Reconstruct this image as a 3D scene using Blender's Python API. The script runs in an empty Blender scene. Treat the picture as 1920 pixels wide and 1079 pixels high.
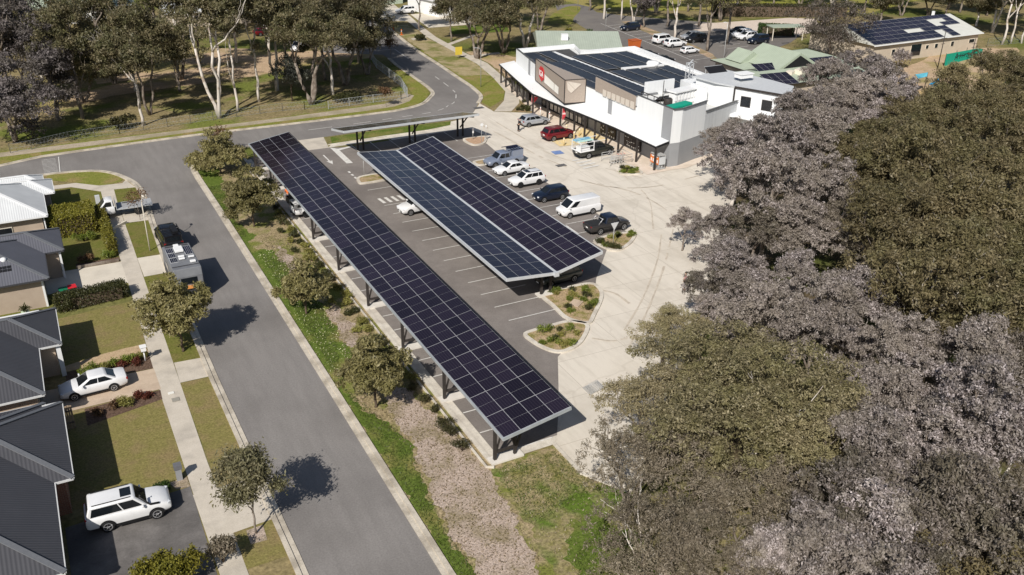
import bpy, bmesh, math, random
import numpy as np
from mathutils import Vector, Matrix
from mathutils.geometry import tessellate_polygon
R = math.radians
random.seed(11)
scene = bpy.context.scene
COL = scene.collection

# ------------------------------------------------------------------ camera
CAM_F, CAM_H = 1693.96, 35.66          # focal length in photo pixels, height in metres
CX, CY = 960.0, 539.5
_p, _yw, _rl = R(26.555), R(28.388), R(0.995)
_F = Vector((math.sin(_yw)*math.cos(_p), math.cos(_yw)*math.cos(_p), -math.sin(_p)))
_R = Vector((math.cos(_yw), -math.sin(_yw), 0)); _U = _R.cross(_F)
_R, _U = _R*math.cos(_rl)+_U*math.sin(_rl), _U*math.cos(_rl)-_R*math.sin(_rl)
def at(px, py, z=0.0):
    """survey: point of the photograph -> world point at height z"""
    d = _F*CAM_F + _R*(px-CX) - _U*(py-CY)
    return Vector((0, 0, CAM_H)) + d*((z-CAM_H)/d.z)
def xy(px, py, z=0.0):
    v = at(px, py, z); return (v.x, v.y)
cam_data = bpy.data.cameras.new('camera'); cam = bpy.data.objects.new('camera', cam_data)
COL.objects.link(cam); scene.camera = cam
cam_data.sensor_width = 36.0; cam_data.lens = 36.0*CAM_F/1920.0
cam_data.clip_start = 0.5; cam_data.clip_end = 3000
m = Matrix((_R, _U, -_F)).transposed().to_4x4(); m.translation = (0, 0, CAM_H)
cam.matrix_world = m

# ------------------------------------------------------------------ light
SUN_EL = 40.5
sdir = Vector((0.84, 0.80, 0)).normalized()      # the way shadows fall
w = bpy.data.worlds.new('World'); scene.world = w; w.use_nodes = True
nt = w.node_tree; bg = nt.nodes['Background']
sky = nt.nodes.new('ShaderNodeTexSky'); sky.sky_type = 'NISHITA'; sky.sun_disc = False
sky.sun_elevation = R(SUN_EL)
sky.sun_rotation = math.atan2(-sdir.x, -sdir.y)
sky.altitude = 150; sky.air_density = 1.0; sky.dust_density = 1.2
nt.links.new(sky.outputs[0], bg.inputs[0]); bg.inputs[1].default_value = 0.07
sl = bpy.data.lights.new('sun', 'SUN'); sl.energy = 5.0; sl.angle = R(0.55); sl.color = (1.0, 0.955, 0.89)
so = bpy.data.objects.new('sun', sl); COL.objects.link(so)
sd = Vector((sdir.x*math.cos(R(SUN_EL)), sdir.y*math.cos(R(SUN_EL)), -math.sin(R(SUN_EL))))
so.rotation_euler = sd.to_track_quat('-Z', 'Y').to_euler(); so.location = (-60, -60, 90)
scene.view_settings.view_transform = 'Standard'; scene.view_settings.look = 'None'
scene.view_settings.exposure = 0; scene.view_settings.gamma = 1
scene.cycles.max_bounces = 6; scene.cycles.diffuse_bounces = 3; scene.cycles.transparent_max_bounces = 4

# ------------------------------------------------------------------ materials
MATS = {}
def _node(nt, t, **k):
    n = nt.nodes.new(t)
    for a, b in k.items(): setattr(n, a, b)
    return n
def mat(name, c1, c2=None, scale=6.0, detail=8.0, rough=0.85, spec=0.25, metal=0.0, bump=0.0,
        c3=None, scale3=0.35, lo3=0.45, hi3=0.62, fine=0.0, fscale=40.0, stretch=None, coat=0.0, lo=0.35, hi=0.65, emit=None):
    """layered noise material: c1/c2 at 'scale', patches of c3 at 'scale3', fine grain"""
    if name in MATS: return MATS[name]
    m = bpy.data.materials.new(name); m.use_nodes = True; MATS[name] = m
    nt = m.node_tree; b = nt.nodes['Principled BSDF']
    b.inputs['Roughness'].default_value = rough; b.inputs['Metallic'].default_value = metal
    b.inputs['Specular IOR Level'].default_value = spec; b.inputs['Coat Weight'].default_value = coat
    b.inputs['Coat Roughness'].default_value = 0.08
    if c2 is None and c3 is None and not fine:
        c2 = tuple(min(1, v*1.12+.004) for v in c1); fine = .06
    tc = _node(nt, 'ShaderNodeTexCoord'); src = tc.outputs['Object']
    if stretch:
        mp = _node(nt, 'ShaderNodeMapping'); mp.inputs['Scale'].default_value = stretch
        nt.links.new(src, mp.inputs[0]); src2 = mp.outputs[0]
    else: src2 = src
    def noise(sc, s, det=detail, ro=0.6):
        n = _node(nt, 'ShaderNodeTexNoise'); n.inputs['Scale'].default_value = sc
        n.inputs['Detail'].default_value = det; n.inputs['Roughness'].default_value = ro
        nt.links.new(s, n.inputs['Vector']); return n.outputs['Fac']
    def ramp(fac, a, b2):
        r = _node(nt, 'ShaderNodeMapRange'); r.inputs[1].default_value = a; r.inputs[2].default_value = b2
        nt.links.new(fac, r.inputs[0]); return r.outputs[0]
    def mix(f, a, c):
        x = _node(nt, 'ShaderNodeMix', data_type='RGBA')
        nt.links.new(f, x.inputs['Factor'])
        for i, v in (('A', a), ('B', c)):
            s = x.inputs[6 if i == 'A' else 7]
            if isinstance(v, tuple): s.default_value = (*v, 1)
            else: nt.links.new(v, s)
        return x.outputs[2]
    n1 = noise(scale, src2)
    cur = mix(ramp(n1, lo, hi), c1, c2 or c1)
    if c3: cur = mix(ramp(noise(scale3, src, 5, .55), lo3, hi3), cur, c3)
    if fine:
        nf = noise(fscale, src, 3, .7)
        mr = _node(nt, 'ShaderNodeMapRange'); mr.inputs[1].default_value = .25; mr.inputs[2].default_value = .75
        mr.inputs[3].default_value = 1-fine*2; mr.inputs[4].default_value = 1+fine*2
        nt.links.new(nf, mr.inputs[0])
        vm = _node(nt, 'ShaderNodeVectorMath', operation='SCALE')
        nt.links.new(cur, vm.inputs[0]); nt.links.new(mr.outputs[0], vm.inputs['Scale']); cur = vm.outputs[0]
    nt.links.new(cur, b.inputs['Base Color'])
    if bump:
        bn = _node(nt, 'ShaderNodeBump'); bn.inputs['Strength'].default_value = bump; bn.inputs['Distance'].default_value = .05
        nt.links.new(noise(fscale*.6, src, 4, .7), bn.inputs['Height']); nt.links.new(bn.outputs[0], b.inputs['Normal'])
    return m
def leafmat(name, ca, cb, cc, transl=.3, tint=None):
    """foliage: colour varies leaf by leaf (attribute) and clump by clump (noise) and tree by tree"""
    m = bpy.data.materials.new(name); m.use_nodes = True; MATS[name] = m
    nt = m.node_tree; nt.nodes.clear()
    out = _node(nt, 'ShaderNodeOutputMaterial')
    at_ = _node(nt, 'ShaderNodeAttribute', attribute_name='leaf')
    tc = _node(nt, 'ShaderNodeTexCoord'); ns = _node(nt, 'ShaderNodeTexNoise'); ns.inputs['Scale'].default_value = .55
    ns.inputs['Detail'].default_value = 3; nt.links.new(tc.outputs['Object'], ns.inputs['Vector'])
    oi = _node(nt, 'ShaderNodeObjectInfo')
    def mix(f, a, c):
        x = _node(nt, 'ShaderNodeMix', data_type='RGBA'); nt.links.new(f, x.inputs['Factor'])
        for s, v in ((x.inputs[6], a), (x.inputs[7], c)):
            if isinstance(v, tuple): s.default_value = (*v, 1)
            else: nt.links.new(v, s)
        return x.outputs[2]
    pw = _node(nt, 'ShaderNodeMath', operation='POWER'); pw.inputs[1].default_value = 1.5; nt.links.new(at_.outputs['Fac'], pw.inputs[0])
    c = mix(pw.outputs[0], ca, cb)
    mr = _node(nt, 'ShaderNodeMapRange'); mr.inputs[1].default_value = .42; mr.inputs[2].default_value = .62
    mr.inputs[4].default_value = .8; nt.links.new(ns.outputs['Fac'], mr.inputs[0]); c = mix(mr.outputs[0], c, cc)
    if tint:
        m3 = _node(nt, 'ShaderNodeMath', operation='MULTIPLY'); m3.inputs[1].default_value = 7.31; nt.links.new(oi.outputs['Random'], m3.inputs[0])
        m4 = _node(nt, 'ShaderNodeMath', operation='FRACT'); nt.links.new(m3.outputs[0], m4.inputs[0])
        m5 = _node(nt, 'ShaderNodeMath', operation='MULTIPLY'); m5.inputs[1].default_value = .6; nt.links.new(m4.outputs[0], m5.inputs[0]); c = mix(m5.outputs[0], c, tint)
    hs = _node(nt, 'ShaderNodeHueSaturation'); nt.links.new(c, hs.inputs['Color'])
    mv = _node(nt, 'ShaderNodeMapRange'); mv.inputs[3].default_value = .78; mv.inputs[4].default_value = 1.18
    nt.links.new(oi.outputs['Random'], mv.inputs[0]); nt.links.new(mv.outputs[0], hs.inputs['Value'])
    d = _node(nt, 'ShaderNodeBsdfPrincipled'); d.inputs['Roughness'].default_value = .5; d.inputs['Specular IOR Level'].default_value = .35
    t = _node(nt, 'ShaderNodeBsdfTranslucent'); mx = _node(nt, 'ShaderNodeMixShader'); mx.inputs[0].default_value = transl
    nt.links.new(hs.outputs[0], d.inputs['Base Color']); nt.links.new(hs.outputs[0], t.inputs[0])
    nt.links.new(d.outputs[0], mx.inputs[1]); nt.links.new(t.outputs[0], mx.inputs[2]); nt.links.new(mx.outputs[0], out.inputs[0])
    return m
def ribmat(name, c, pitch=.2, depth=.35, rough=.55, amt=.16):
    """ribbed roof sheet: ribs run down the slope"""
    m = bpy.data.materials.new(name); m.use_nodes = True; MATS[name] = m
    nt = m.node_tree; b = nt.nodes['Principled BSDF']; b.inputs['Roughness'].default_value = rough; b.inputs['Specular IOR Level'].default_value = .3
    g = _node(nt, 'ShaderNodeNewGeometry'); sp = _node(nt, 'ShaderNodeSeparateXYZ'); nt.links.new(g.outputs['True Normal'], sp.inputs[0])
    tc = _node(nt, 'ShaderNodeTexCoord'); so_ = _node(nt, 'ShaderNodeSeparateXYZ'); nt.links.new(tc.outputs['Object'], so_.inputs[0])
    ax = _node(nt, 'ShaderNodeMath', operation='ABSOLUTE'); nt.links.new(sp.outputs[0], ax.inputs[0])
    ay = _node(nt, 'ShaderNodeMath', operation='ABSOLUTE'); nt.links.new(sp.outputs[1], ay.inputs[0])
    gt = _node(nt, 'ShaderNodeMath', operation='GREATER_THAN'); nt.links.new(ay.outputs[0], gt.inputs[0]); nt.links.new(ax.outputs[0], gt.inputs[1])
    mf = _node(nt, 'ShaderNodeMix', data_type='FLOAT'); nt.links.new(gt.outputs[0], mf.inputs[0])
    nt.links.new(so_.outputs[1], mf.inputs[2]); nt.links.new(so_.outputs[0], mf.inputs[3])
    mu = _node(nt, 'ShaderNodeMath', operation='MULTIPLY'); mu.inputs[1].default_value = 2*math.pi/pitch; nt.links.new(mf.outputs[0], mu.inputs[0])
    sn = _node(nt, 'ShaderNodeMath', operation='SINE'); nt.links.new(mu.outputs[0], sn.inputs[0])
    mr = _node(nt, 'ShaderNodeMapRange'); mr.inputs[1].default_value = -1; mr.inputs[3].default_value = 1-amt; mr.inputs[4].default_value = 1+amt
    nt.links.new(sn.outputs[0], mr.inputs[0])
    ns = _node(nt, 'ShaderNodeTexNoise'); ns.inputs['Scale'].default_value = .8; ns.inputs['Detail'].default_value = 6; nt.links.new(tc.outputs['Object'], ns.inputs[0])
    m2 = _node(nt, 'ShaderNodeMapRange'); m2.inputs[3].default_value = .86; m2.inputs[4].default_value = 1.14; nt.links.new(ns.outputs[0], m2.inputs[0])
    pm = _node(nt, 'ShaderNodeMath', operation='MULTIPLY'); nt.links.new(mr.outputs[0], pm.inputs[0]); nt.links.new(m2.outputs[0], pm.inputs[1])
    vs = _node(nt, 'ShaderNodeVectorMath', operation='SCALE'); vs.inputs[0].default_value = c; nt.links.new(pm.outputs[0], vs.inputs['Scale'])
    nt.links.new(vs.outputs[0], b.inputs['Base Color'])
    bn = _node(nt, 'ShaderNodeBump'); bn.inputs['Strength'].default_value = depth; bn.inputs['Distance'].default_value = .02
    nt.links.new(sn.outputs[0], bn.inputs['Height']); nt.links.new(bn.outputs[0], b.inputs['Normal'])
    return m
def brickmat(name, c1, c2, mortar, bw=.24, bh=.086):
    m = bpy.data.materials.new(name); m.use_nodes = True; MATS[name] = m
    nt = m.node_tree; b = nt.nodes['Principled BSDF']; b.inputs['Roughness'].default_value = .9
    tc = _node(nt, 'ShaderNodeTexCoord'); s = _node(nt, 'ShaderNodeSeparateXYZ'); nt.links.new(tc.outputs['Object'], s.inputs[0])
    ad = _node(nt, 'ShaderNodeMath', operation='ADD'); nt.links.new(s.outputs[0], ad.inputs[0]); nt.links.new(s.outputs[1], ad.inputs[1])
    cb = _node(nt, 'ShaderNodeCombineXYZ'); nt.links.new(ad.outputs[0], cb.inputs[0]); nt.links.new(s.outputs[2], cb.inputs[1])
    br = _node(nt, 'ShaderNodeTexBrick'); br.inputs['Scale'].default_value = 1; br.inputs['Brick Width'].default_value = bw
    br.inputs['Row Height'].default_value = bh; br.inputs['Mortar Size'].default_value = .011
    br.inputs['Color1'].default_value = (*c1, 1); br.inputs['Color2'].default_value = (*c2, 1); br.inputs['Mortar'].default_value = (*mortar, 1)
    nt.links.new(cb.outputs[0], br.inputs[0]); nt.links.new(br.outputs[0], b.inputs['Base Color'])
    return m
def cellmat(name, c, line, sp=.19, rough=.16):
    """solar cells: dark glass with faint busbar lines along the long side"""
    m = bpy.data.materials.new(name); m.use_nodes = True; MATS[name] = m
    nt = m.node_tree; b = nt.nodes['Principled BSDF']; b.inputs['Roughness'].default_value = rough; b.inputs['Specular IOR Level'].default_value = .55
    tc = _node(nt, 'ShaderNodeTexCoord'); s = _node(nt, 'ShaderNodeSeparateXYZ'); nt.links.new(tc.outputs['Object'], s.inputs[0])
    def stripe(o, sp, wd):
        mo = _node(nt, 'ShaderNodeMath', operation='MODULO'); mo.inputs[1].default_value = sp
        ad = _node(nt, 'ShaderNodeMath', operation='ADD'); ad.inputs[1].default_value = 50*sp; nt.links.new(o, ad.inputs[0]); nt.links.new(ad.outputs[0], mo.inputs[0])
        lt = _node(nt, 'ShaderNodeMath', operation='LESS_THAN'); lt.inputs[1].default_value = wd; nt.links.new(mo.outputs[0], lt.inputs[0]); return lt.outputs[0]
    f = stripe(s.outputs[0], sp, .016)
    oi = _node(nt, 'ShaderNodeObjectInfo')
    mv = _node(nt, 'ShaderNodeMapRange'); mv.inputs[3].default_value = .7; mv.inputs[4].default_value = 1.35; nt.links.new(oi.outputs['Random'], mv.inputs[0])
    x = _node(nt, 'ShaderNodeMix', data_type='RGBA'); x.inputs[6].default_value = (*c, 1); x.inputs[7].default_value = (*line, 1); nt.links.new(f, x.inputs[0])
    vs = _node(nt, 'ShaderNodeVectorMath', operation='SCALE'); nt.links.new(x.outputs[2], vs.inputs[0]); nt.links.new(mv.outputs[0], vs.inputs['Scale'])
    nt.links.new(vs.outputs[0], b.inputs['Base Color'])
    return m
def slabmat(name, base, dark, seam, sx=6.0, sy=4.6, rot=.02):
    """poured concrete: slabs with joints, stains, tyre scuffs and wandering cracks"""
    m = bpy.data.materials.new(name); m.use_nodes = True; MATS[name] = m
    nt = m.node_tree; b = nt.nodes['Principled BSDF']; b.inputs['Roughness'].default_value = .85; b.inputs['Specular IOR Level'].default_value = .2
    tc = _node(nt, 'ShaderNodeTexCoord'); mp = _node(nt, 'ShaderNodeMapping'); mp.inputs['Rotation'].default_value = (0, 0, rot); nt.links.new(tc.outputs['Object'], mp.inputs[0])
    def noise(sc, src, det=6, ro=.6):
        n = _node(nt, 'ShaderNodeTexNoise'); n.inputs['Scale'].default_value = sc; n.inputs['Detail'].default_value = det; n.inputs['Roughness'].default_value = ro
        nt.links.new(src, n.inputs[0]); return n.outputs[0]
    def rng(f, a, c, lo=0., hi=1.):
        r = _node(nt, 'ShaderNodeMapRange'); r.inputs[1].default_value = a; r.inputs[2].default_value = c; r.inputs[3].default_value = lo; r.inputs[4].default_value = hi
        nt.links.new(f, r.inputs[0]); return r.outputs[0]
    def mix(f, a, c):
        x = _node(nt, 'ShaderNodeMix', data_type='RGBA'); nt.links.new(f, x.inputs[0])
        for s, v in ((x.inputs[6], a), (x.inputs[7], c)):
            if isinstance(v, tuple): s.default_value = (*v, 1)
            else: nt.links.new(v, s)
        return x.outputs[2]
    br = _node(nt, 'ShaderNodeTexBrick'); br.offset = 0; br.inputs['Scale'].default_value = 1; br.inputs['Brick Width'].default_value = sx; br.inputs['Row Height'].default_value = sy
    br.inputs['Mortar Size'].default_value = .02; br.inputs['Bias'].default_value = 0
    k = .965
    br.inputs['Color1'].default_value = (*base, 1); br.inputs['Color2'].default_value = (base[0]*k, base[1]*k, base[2]*k, 1); br.inputs['Mortar'].default_value = (*seam, 1)
    nt.links.new(mp.outputs[0], br.inputs[0])
    cur = br.outputs[0]
    ms = _node(nt, 'ShaderNodeMapping'); ms.inputs['Scale'].default_value = (1.2, .16, 1); ms.inputs['Rotation'].default_value = (0, 0, -.25); nt.links.new(tc.outputs['Object'], ms.inputs[0])
    cur = mix(rng(noise(.9, ms.outputs[0], 7, .65), .48, .76, 0, .85), cur, dark)
    cur = mix(rng(noise(.22, tc.outputs['Object'], 5), .48, .7, 0, .6), cur, dark)
    wp = _node(nt, 'ShaderNodeTexNoise'); wp.inputs['Scale'].default_value = .35; wp.inputs['Detail'].default_value = 4; nt.links.new(tc.outputs['Object'], wp.inputs[0])
    va = _node(nt, 'ShaderNodeVectorMath', operation='MULTIPLY_ADD'); va.inputs[1].default_value = (3, 3, 0); nt.links.new(wp.outputs['Color'], va.inputs[0]); nt.links.new(tc.outputs['Object'], va.inputs[2])
    vo = _node(nt, 'ShaderNodeTexVoronoi', feature='DISTANCE_TO_EDGE'); vo.inputs['Scale'].default_value = .085; nt.links.new(va.outputs[0], vo.inputs['Vector'])
    cur = mix(rng(vo.outputs['Distance'], .010, .002, 0, .26), cur, seam)
    cur = mix(rng(noise(9, tc.outputs['Object'], 4, .8), .35, .75, 0, .3), cur, dark)
    nt.links.new(cur, b.inputs['Base Color'])
    return m

# ------------------------------------------------------------------ mesh building
class MB:
    """collects faces (world or local coordinates) and links them as ONE mesh object"""
    def __init__(s): s.v = []; s.f = []; s.m = []; s.s = []
    def add(s, vs, fs, mi=0, smooth=False):
        o = len(s.v); s.v += [tuple(v) for v in vs]
        for f in fs: s.f.append([i+o for i in f]); s.m.append(mi); s.s.append(smooth)
        return s
    def box(s, c, d, rz=0.0, mi=0, rot=None):
        hx, hy, hz = d[0]/2, d[1]/2, d[2]/2
        M_ = rot or Matrix.Rotation(rz, 3, 'Z'); c = Vector(c)
        vs = [c + M_ @ Vector((x, y, z)) for z in (-hz, hz) for x, y in ((-hx, -hy), (hx, -hy), (hx, hy), (-hx, hy))]
        return s.add(vs, [(3, 2, 1, 0), (4, 5, 6, 7), (0, 1, 5, 4), (1, 2, 6, 5), (2, 3, 7, 6), (3, 0, 4, 7)], mi)
    def bar(s, a, b, wd, ht=None, mi=0):
        a, b = Vector(a), Vector(b); d = b-a; L = d.length; ht = ht or wd
        q = d.to_track_quat('X', 'Z').to_matrix()
        return s.box((a+b)/2, (L, wd, ht), mi=mi, rot=q)
    def poly(s, pts, mi=0):
        return s.add(pts, [tuple(range(len(pts)))], mi)
    def prism(s, pts, z0, z1, mi=0, mi_top=None):
        pts = [Vector((p[0], p[1])) for p in pts]
        ar = sum(pts[i].x*pts[(i+1) % len(pts)].y-pts[(i+1) % len(pts)].x*pts[i].y for i in range(len(pts)))
        if ar < 0: pts = pts[::-1]
        n = len(pts); top = z1 if callable(z1) else (lambda x, y: z1)
        vs = [(p.x, p.y, z0) for p in pts]+[(p.x, p.y, top(p.x, p.y)) for p in pts]
        s.add(vs, [(i, (i+1) % n, n+(i+1) % n, n+i) for i in range(n)], mi)
        tri = tessellate_polygon([[Vector((p.x, p.y, 0)) for p in pts]])
        fs = []
        for t in tri:
            a, b, c = (pts[i] for i in t)
            fs.append(t if (b-a).cross(c-a) > 0 else t[::-1])
        s.add(vs[n:], fs, mi if mi_top is None else mi_top)
        return s
    def sheet(s, pts, z, mi=0):
        pts = [Vector((p[0], p[1], 0)) for p in pts]
        fs = []
        for t in tessellate_polygon([pts]):
            a, b, c = (pts[i] for i in t)
            fs.append(t if (b-a).cross(c-a).z > 0 else t[::-1])
        return s.add([(p.x, p.y, z) for p in pts], fs, mi)
    def tube(s, path, radii, n=8, mi=0, cap=True):
        path = [Vector(p) for p in path]; vs = []
        up = Vector((0, 0, 1))
        for i, p in enumerate(path):
            d = (path[min(i+1, len(path)-1)]-path[max(i-1, 0)]).normalized()
            a = d.cross(up if abs(d.z) < .95 else Vector((1, 0, 0))).normalized(); b = d.cross(a)
            r = radii[i] if hasattr(radii, '__len__') else radii
            for k in range(n):
                t = 2*math.pi*k/n; vs.append(p + a*math.cos(t)*r + b*math.sin(t)*r)
        fs = [(i*n+k, i*n+(k+1) % n, (i+1)*n+(k+1) % n, (i+1)*n+k) for i in range(len(path)-1) for k in range(n)]
        if cap: fs += [tuple(range(n))[::-1], tuple(range((len(path)-1)*n, len(path)*n))]
        return s.add(vs, fs, mi, True)
    def cyl(s, a, b, r, n=12, mi=0): return s.tube([a, b], r, n, mi)
    def rings(s, rings, mi=0, caps=True, smooth=True, closed=True):
        n = len(rings[0]); vs = [p for r in rings for p in r]
        fs = []
        for i in range(len(rings)-1):
            for k in range(n if closed else n-1):
                fs.append((i*n+k, i*n+(k+1) % n, (i+1)*n+(k+1) % n, (i+1)*n+k))
        if caps: fs += [tuple(range(n))[::-1], tuple(range((len(rings)-1)*n, len(rings)*n))]
        return s.add(vs, fs, mi, smooth)
    def build(s, name, mats, parent=None, bevel=0.0, sharp=None, base=None, **props):
        me = bpy.data.meshes.new(name)
        o = Vector(base) if base is not None else (parent_world(parent) if parent else Vector((0, 0, 0)))
        rel = getattr(s, 'local', False)
        me.from_pydata([tuple(Vector(v)-o) if not rel else v for v in s.v], [], s.f)
        if not isinstance(mats, (list, tuple)): mats = [mats]
        for mm in mats: me.materials.append(mm)
        me.polygons.foreach_set('material_index', s.m); me.polygons.foreach_set('use_smooth', s.s)
        me.update()
        if sharp: me.set_sharp_from_angle(angle=R(sharp))
        ob = bpy.data.objects.new(name, me); COL.objects.link(ob)
        if parent: ob.parent = parent
        elif not rel: ob.location = o
        if bevel:
            bv = ob.modifiers.new('bevel', 'BEVEL'); bv.width = bevel; bv.segments = 2; bv.limit_method = 'ANGLE'; bv.angle_limit = R(40)
        for k, v in props.items(): ob[k] = v
        return ob
def LB():
    b = MB(); b.local = True; return b
def parent_world(o):
    v = Vector((0, 0, 0))
    while o is not None: v = v + o.location; o = o.parent
    return v
def thing(name, label, cat, loc=(0, 0, 0), rz=0.0, group=None):
    o = bpy.data.objects.new(name, None); o.empty_display_size = .3; COL.objects.link(o)
    o.location = loc; o.rotation_euler = (0, 0, rz); o['label'] = label; o['category'] = cat
    if group: o['group'] = group
    return o
def tag(o, label, cat, group=None, kind=None):
    o['label'] = label; o['category'] = cat
    if group: o['group'] = group
    if kind: o['kind'] = kind
    return o
def copy_tree(o, parent=None):
    c = o.copy(); COL.objects.link(c)
    if parent: c.parent = parent
    for ch in list(o.children): copy_tree(ch, c)
    return c
ORD = 'first second third fourth fifth sixth seventh eighth ninth tenth eleventh twelfth thirteenth fourteenth fifteenth sixteenth seventeenth eighteenth nineteenth twentieth'.split()
def nth(i):
    if i < 20: return ORD[i]
    k = i+1; return '%d%s' % (k, {1: 'st', 2: 'nd', 3: 'rd'}.get(k % 10, 'th') if k//10 % 10 != 1 else 'th')
def spline(pts, per=8, closed=False):
    P = [Vector((p[0], p[1])) for p in pts]; n = len(P); out = []
    rngi = range(n if closed else n-1)
    for i in rngi:
        p1, p2 = P[i], P[(i+1) % n]
        p0 = P[(i-1) % n] if closed or i > 0 else p1*2-p2
        p3 = P[(i+2) % n] if closed or i+2 < n else p2*2-p1
        for k in range(per):
            t = k/per; t2 = t*t; t3 = t2*t
            out.append(.5*((2*p1)+(p2-p0)*t+(2*p0-5*p1+4*p2-p3)*t2+(3*p1-p0-3*p2+p3)*t3))
    if not closed: out.append(P[-1])
    return [(p.x, p.y) for p in out]
def offset(line, d):
    P = [Vector((p[0], p[1])) for p in line]; out = []
    for i, p in enumerate(P):
        t = (P[min(i+1, len(P)-1)]-P[max(i-1, 0)]).normalized()
        out.append((p.x - t.y*d, p.y + t.x*d))
    return out
# ------------------------------------------------------------------ setting: materials
ASPH = mat('asphalt_street', (.212, .197, .184), (.243, .226, .211), 1.6, c3=(.165, .152, .142), scale3=.13, lo3=.42, hi3=.72, fine=.09, fscale=9, stretch=(1.0, .12, 1), rough=.9, spec=.15)
ASPH2 = mat('asphalt_car_park', (.205, .182, .165), (.24, .214, .195), 1.1, c3=(.17, .15, .137), scale3=.16, lo3=.45, hi3=.68, fine=.08, fscale=8, rough=.9, spec=.15)
ASPH3 = mat('asphalt_drive', (.145, .134, .126), (.19, .176, .166), 1.4, c3=(.11, .102, .096), scale3=.3, fine=.08, fscale=9, rough=.9, spec=.15)
CONC = slabmat('concrete_forecourt', (.70, .64, .55), (.50, .45, .375), (.42, .37, .30))
CONC2 = mat('concrete_path', (.52, .465, .385), (.58, .52, .435), 1.2, c3=(.39, .35, .295), scale3=.5, lo3=.5, hi3=.75, fine=.06, fscale=14, rough=.88, spec=.2)
CONC3 = mat('concrete_drive', (.66, .60, .50), (.61, .55, .455), .9, c3=(.52, .47, .39), scale3=.4, lo3=.5, hi3=.75, fine=.05, fscale=12, rough=.88, spec=.2)
TAN = mat('tan_concrete', (.50, .39, .29), (.55, .44, .33), 1.2, c3=(.42, .325, .24), scale3=.5, fine=.06, fscale=14)
KERB = mat('kerb_concrete', (.50, .445, .36), (.58, .52, .43), 1.8, c3=(.36, .315, .25), scale3=.7, fine=.1, fscale=10)
KERB2 = mat('kerb_concrete_clean', (.66, .61, .53), (.59, .54, .46), 1.8, c3=(.5, .45, .38), scale3=.7, fine=.08, fscale=10)
GRASS = mat('grass_green', (.080, .118, .020), (.125, .165, .034), 2.2, c3=(.20, .185, .06), scale3=.33, lo3=.5, hi3=.66, fine=.28, fscale=6, bump=.6, rough=.95, spec=.05)
GRASSB = mat('grass_yellow', (.165, .18, .035), (.22, .22, .055), 1.8, c3=(.27, .21, .085), scale3=.4, lo3=.48, hi3=.66, fine=.24, fscale=6, bump=.5, rough=.95, spec=.05)
LAWN = mat('lawn_dry', (.185, .165, .055), (.235, .20, .075), 2.5, c3=(.235, .18, .085), scale3=.55, lo3=.46, hi3=.64, fine=.2, fscale=7, bump=.5, rough=.95, spec=.05)
LAWN2 = mat('lawn_green', (.125, .135, .03), (.17, .165, .045), 2.0, c3=(.17, .15, .05), scale3=.5, fine=.2, fscale=7, bump=.5, rough=.95, spec=.05)
PATCHY = mat('patchy_grass', (.19, .175, .06), (.31, .25, .145), 1.3, c3=(.10, .15, .025), scale3=.27, lo3=.5, hi3=.62, fine=.3, fscale=5, bump=.6, rough=.95, spec=.05)
MULCH = mat('pebble_mulch', (.36, .28, .222), (.48, .39, .325), 5.0, c3=(.28, .225, .15), scale3=.55, lo3=.44, hi3=.64, fine=.3, fscale=9, bump=.8, rough=.95, spec=.1)
BARK = mat('bark_mulch', (.28, .195, .115), (.37, .265, .165), 4.0, c3=(.24, .2, .085), scale3=.7, fine=.3, fscale=9, bump=.7, rough=.95, spec=.05)
BARKD = mat('dark_mulch', (.10, .065, .045), (.15, .10, .075), 5.0, fine=.3, fscale=9, bump=.7, rough=.95, spec=.05)
DIRT = mat('bare_dirt', (.42, .30, .19), (.52, .385, .26), .8, c3=(.3, .25, .1), scale3=.12, lo3=.48, hi3=.62, fine=.15, fscale=4, rough=.95, spec=.05)
LITTER = mat('leaf_litter', (.075, .058, .035), (.13, .10, .06), 1.2, c3=(.09, .10, .03), scale3=.12, lo3=.5, hi3=.62, fine=.3, fscale=4, bump=.7, rough=.95, spec=.05)
GROUND = mat('ground_dry_grass', (.20, .165, .075), (.28, .22, .115), .5, c3=(.125, .14, .035), scale3=.05, lo3=.47, hi3=.6, fine=.25, fscale=3, rough=.95, spec=.05)
OVAL = mat('sports_grass', (.20, .21, .035), (.26, .25, .06), .6, c3=(.3, .25, .09), scale3=.08, fine=.15, fscale=3, rough=.95, spec=.05)
PAINT = mat('road_paint', (.72, .70, .66), (.6, .58, .54), 4.0, c3=(.42, .4, .37), scale3=2.5, lo3=.55, hi3=.75, rough=.8)
PAINTY = mat('yellow_paint', (.78, .60, .28), (.70, .55, .30), 3.0, c3=(.62, .54, .38), scale3=1.5, rough=.8)
PAINTB = mat('blue_paint', (.12, .2, .42), (.2, .28, .5), 3.0, rough=.8)

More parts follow.
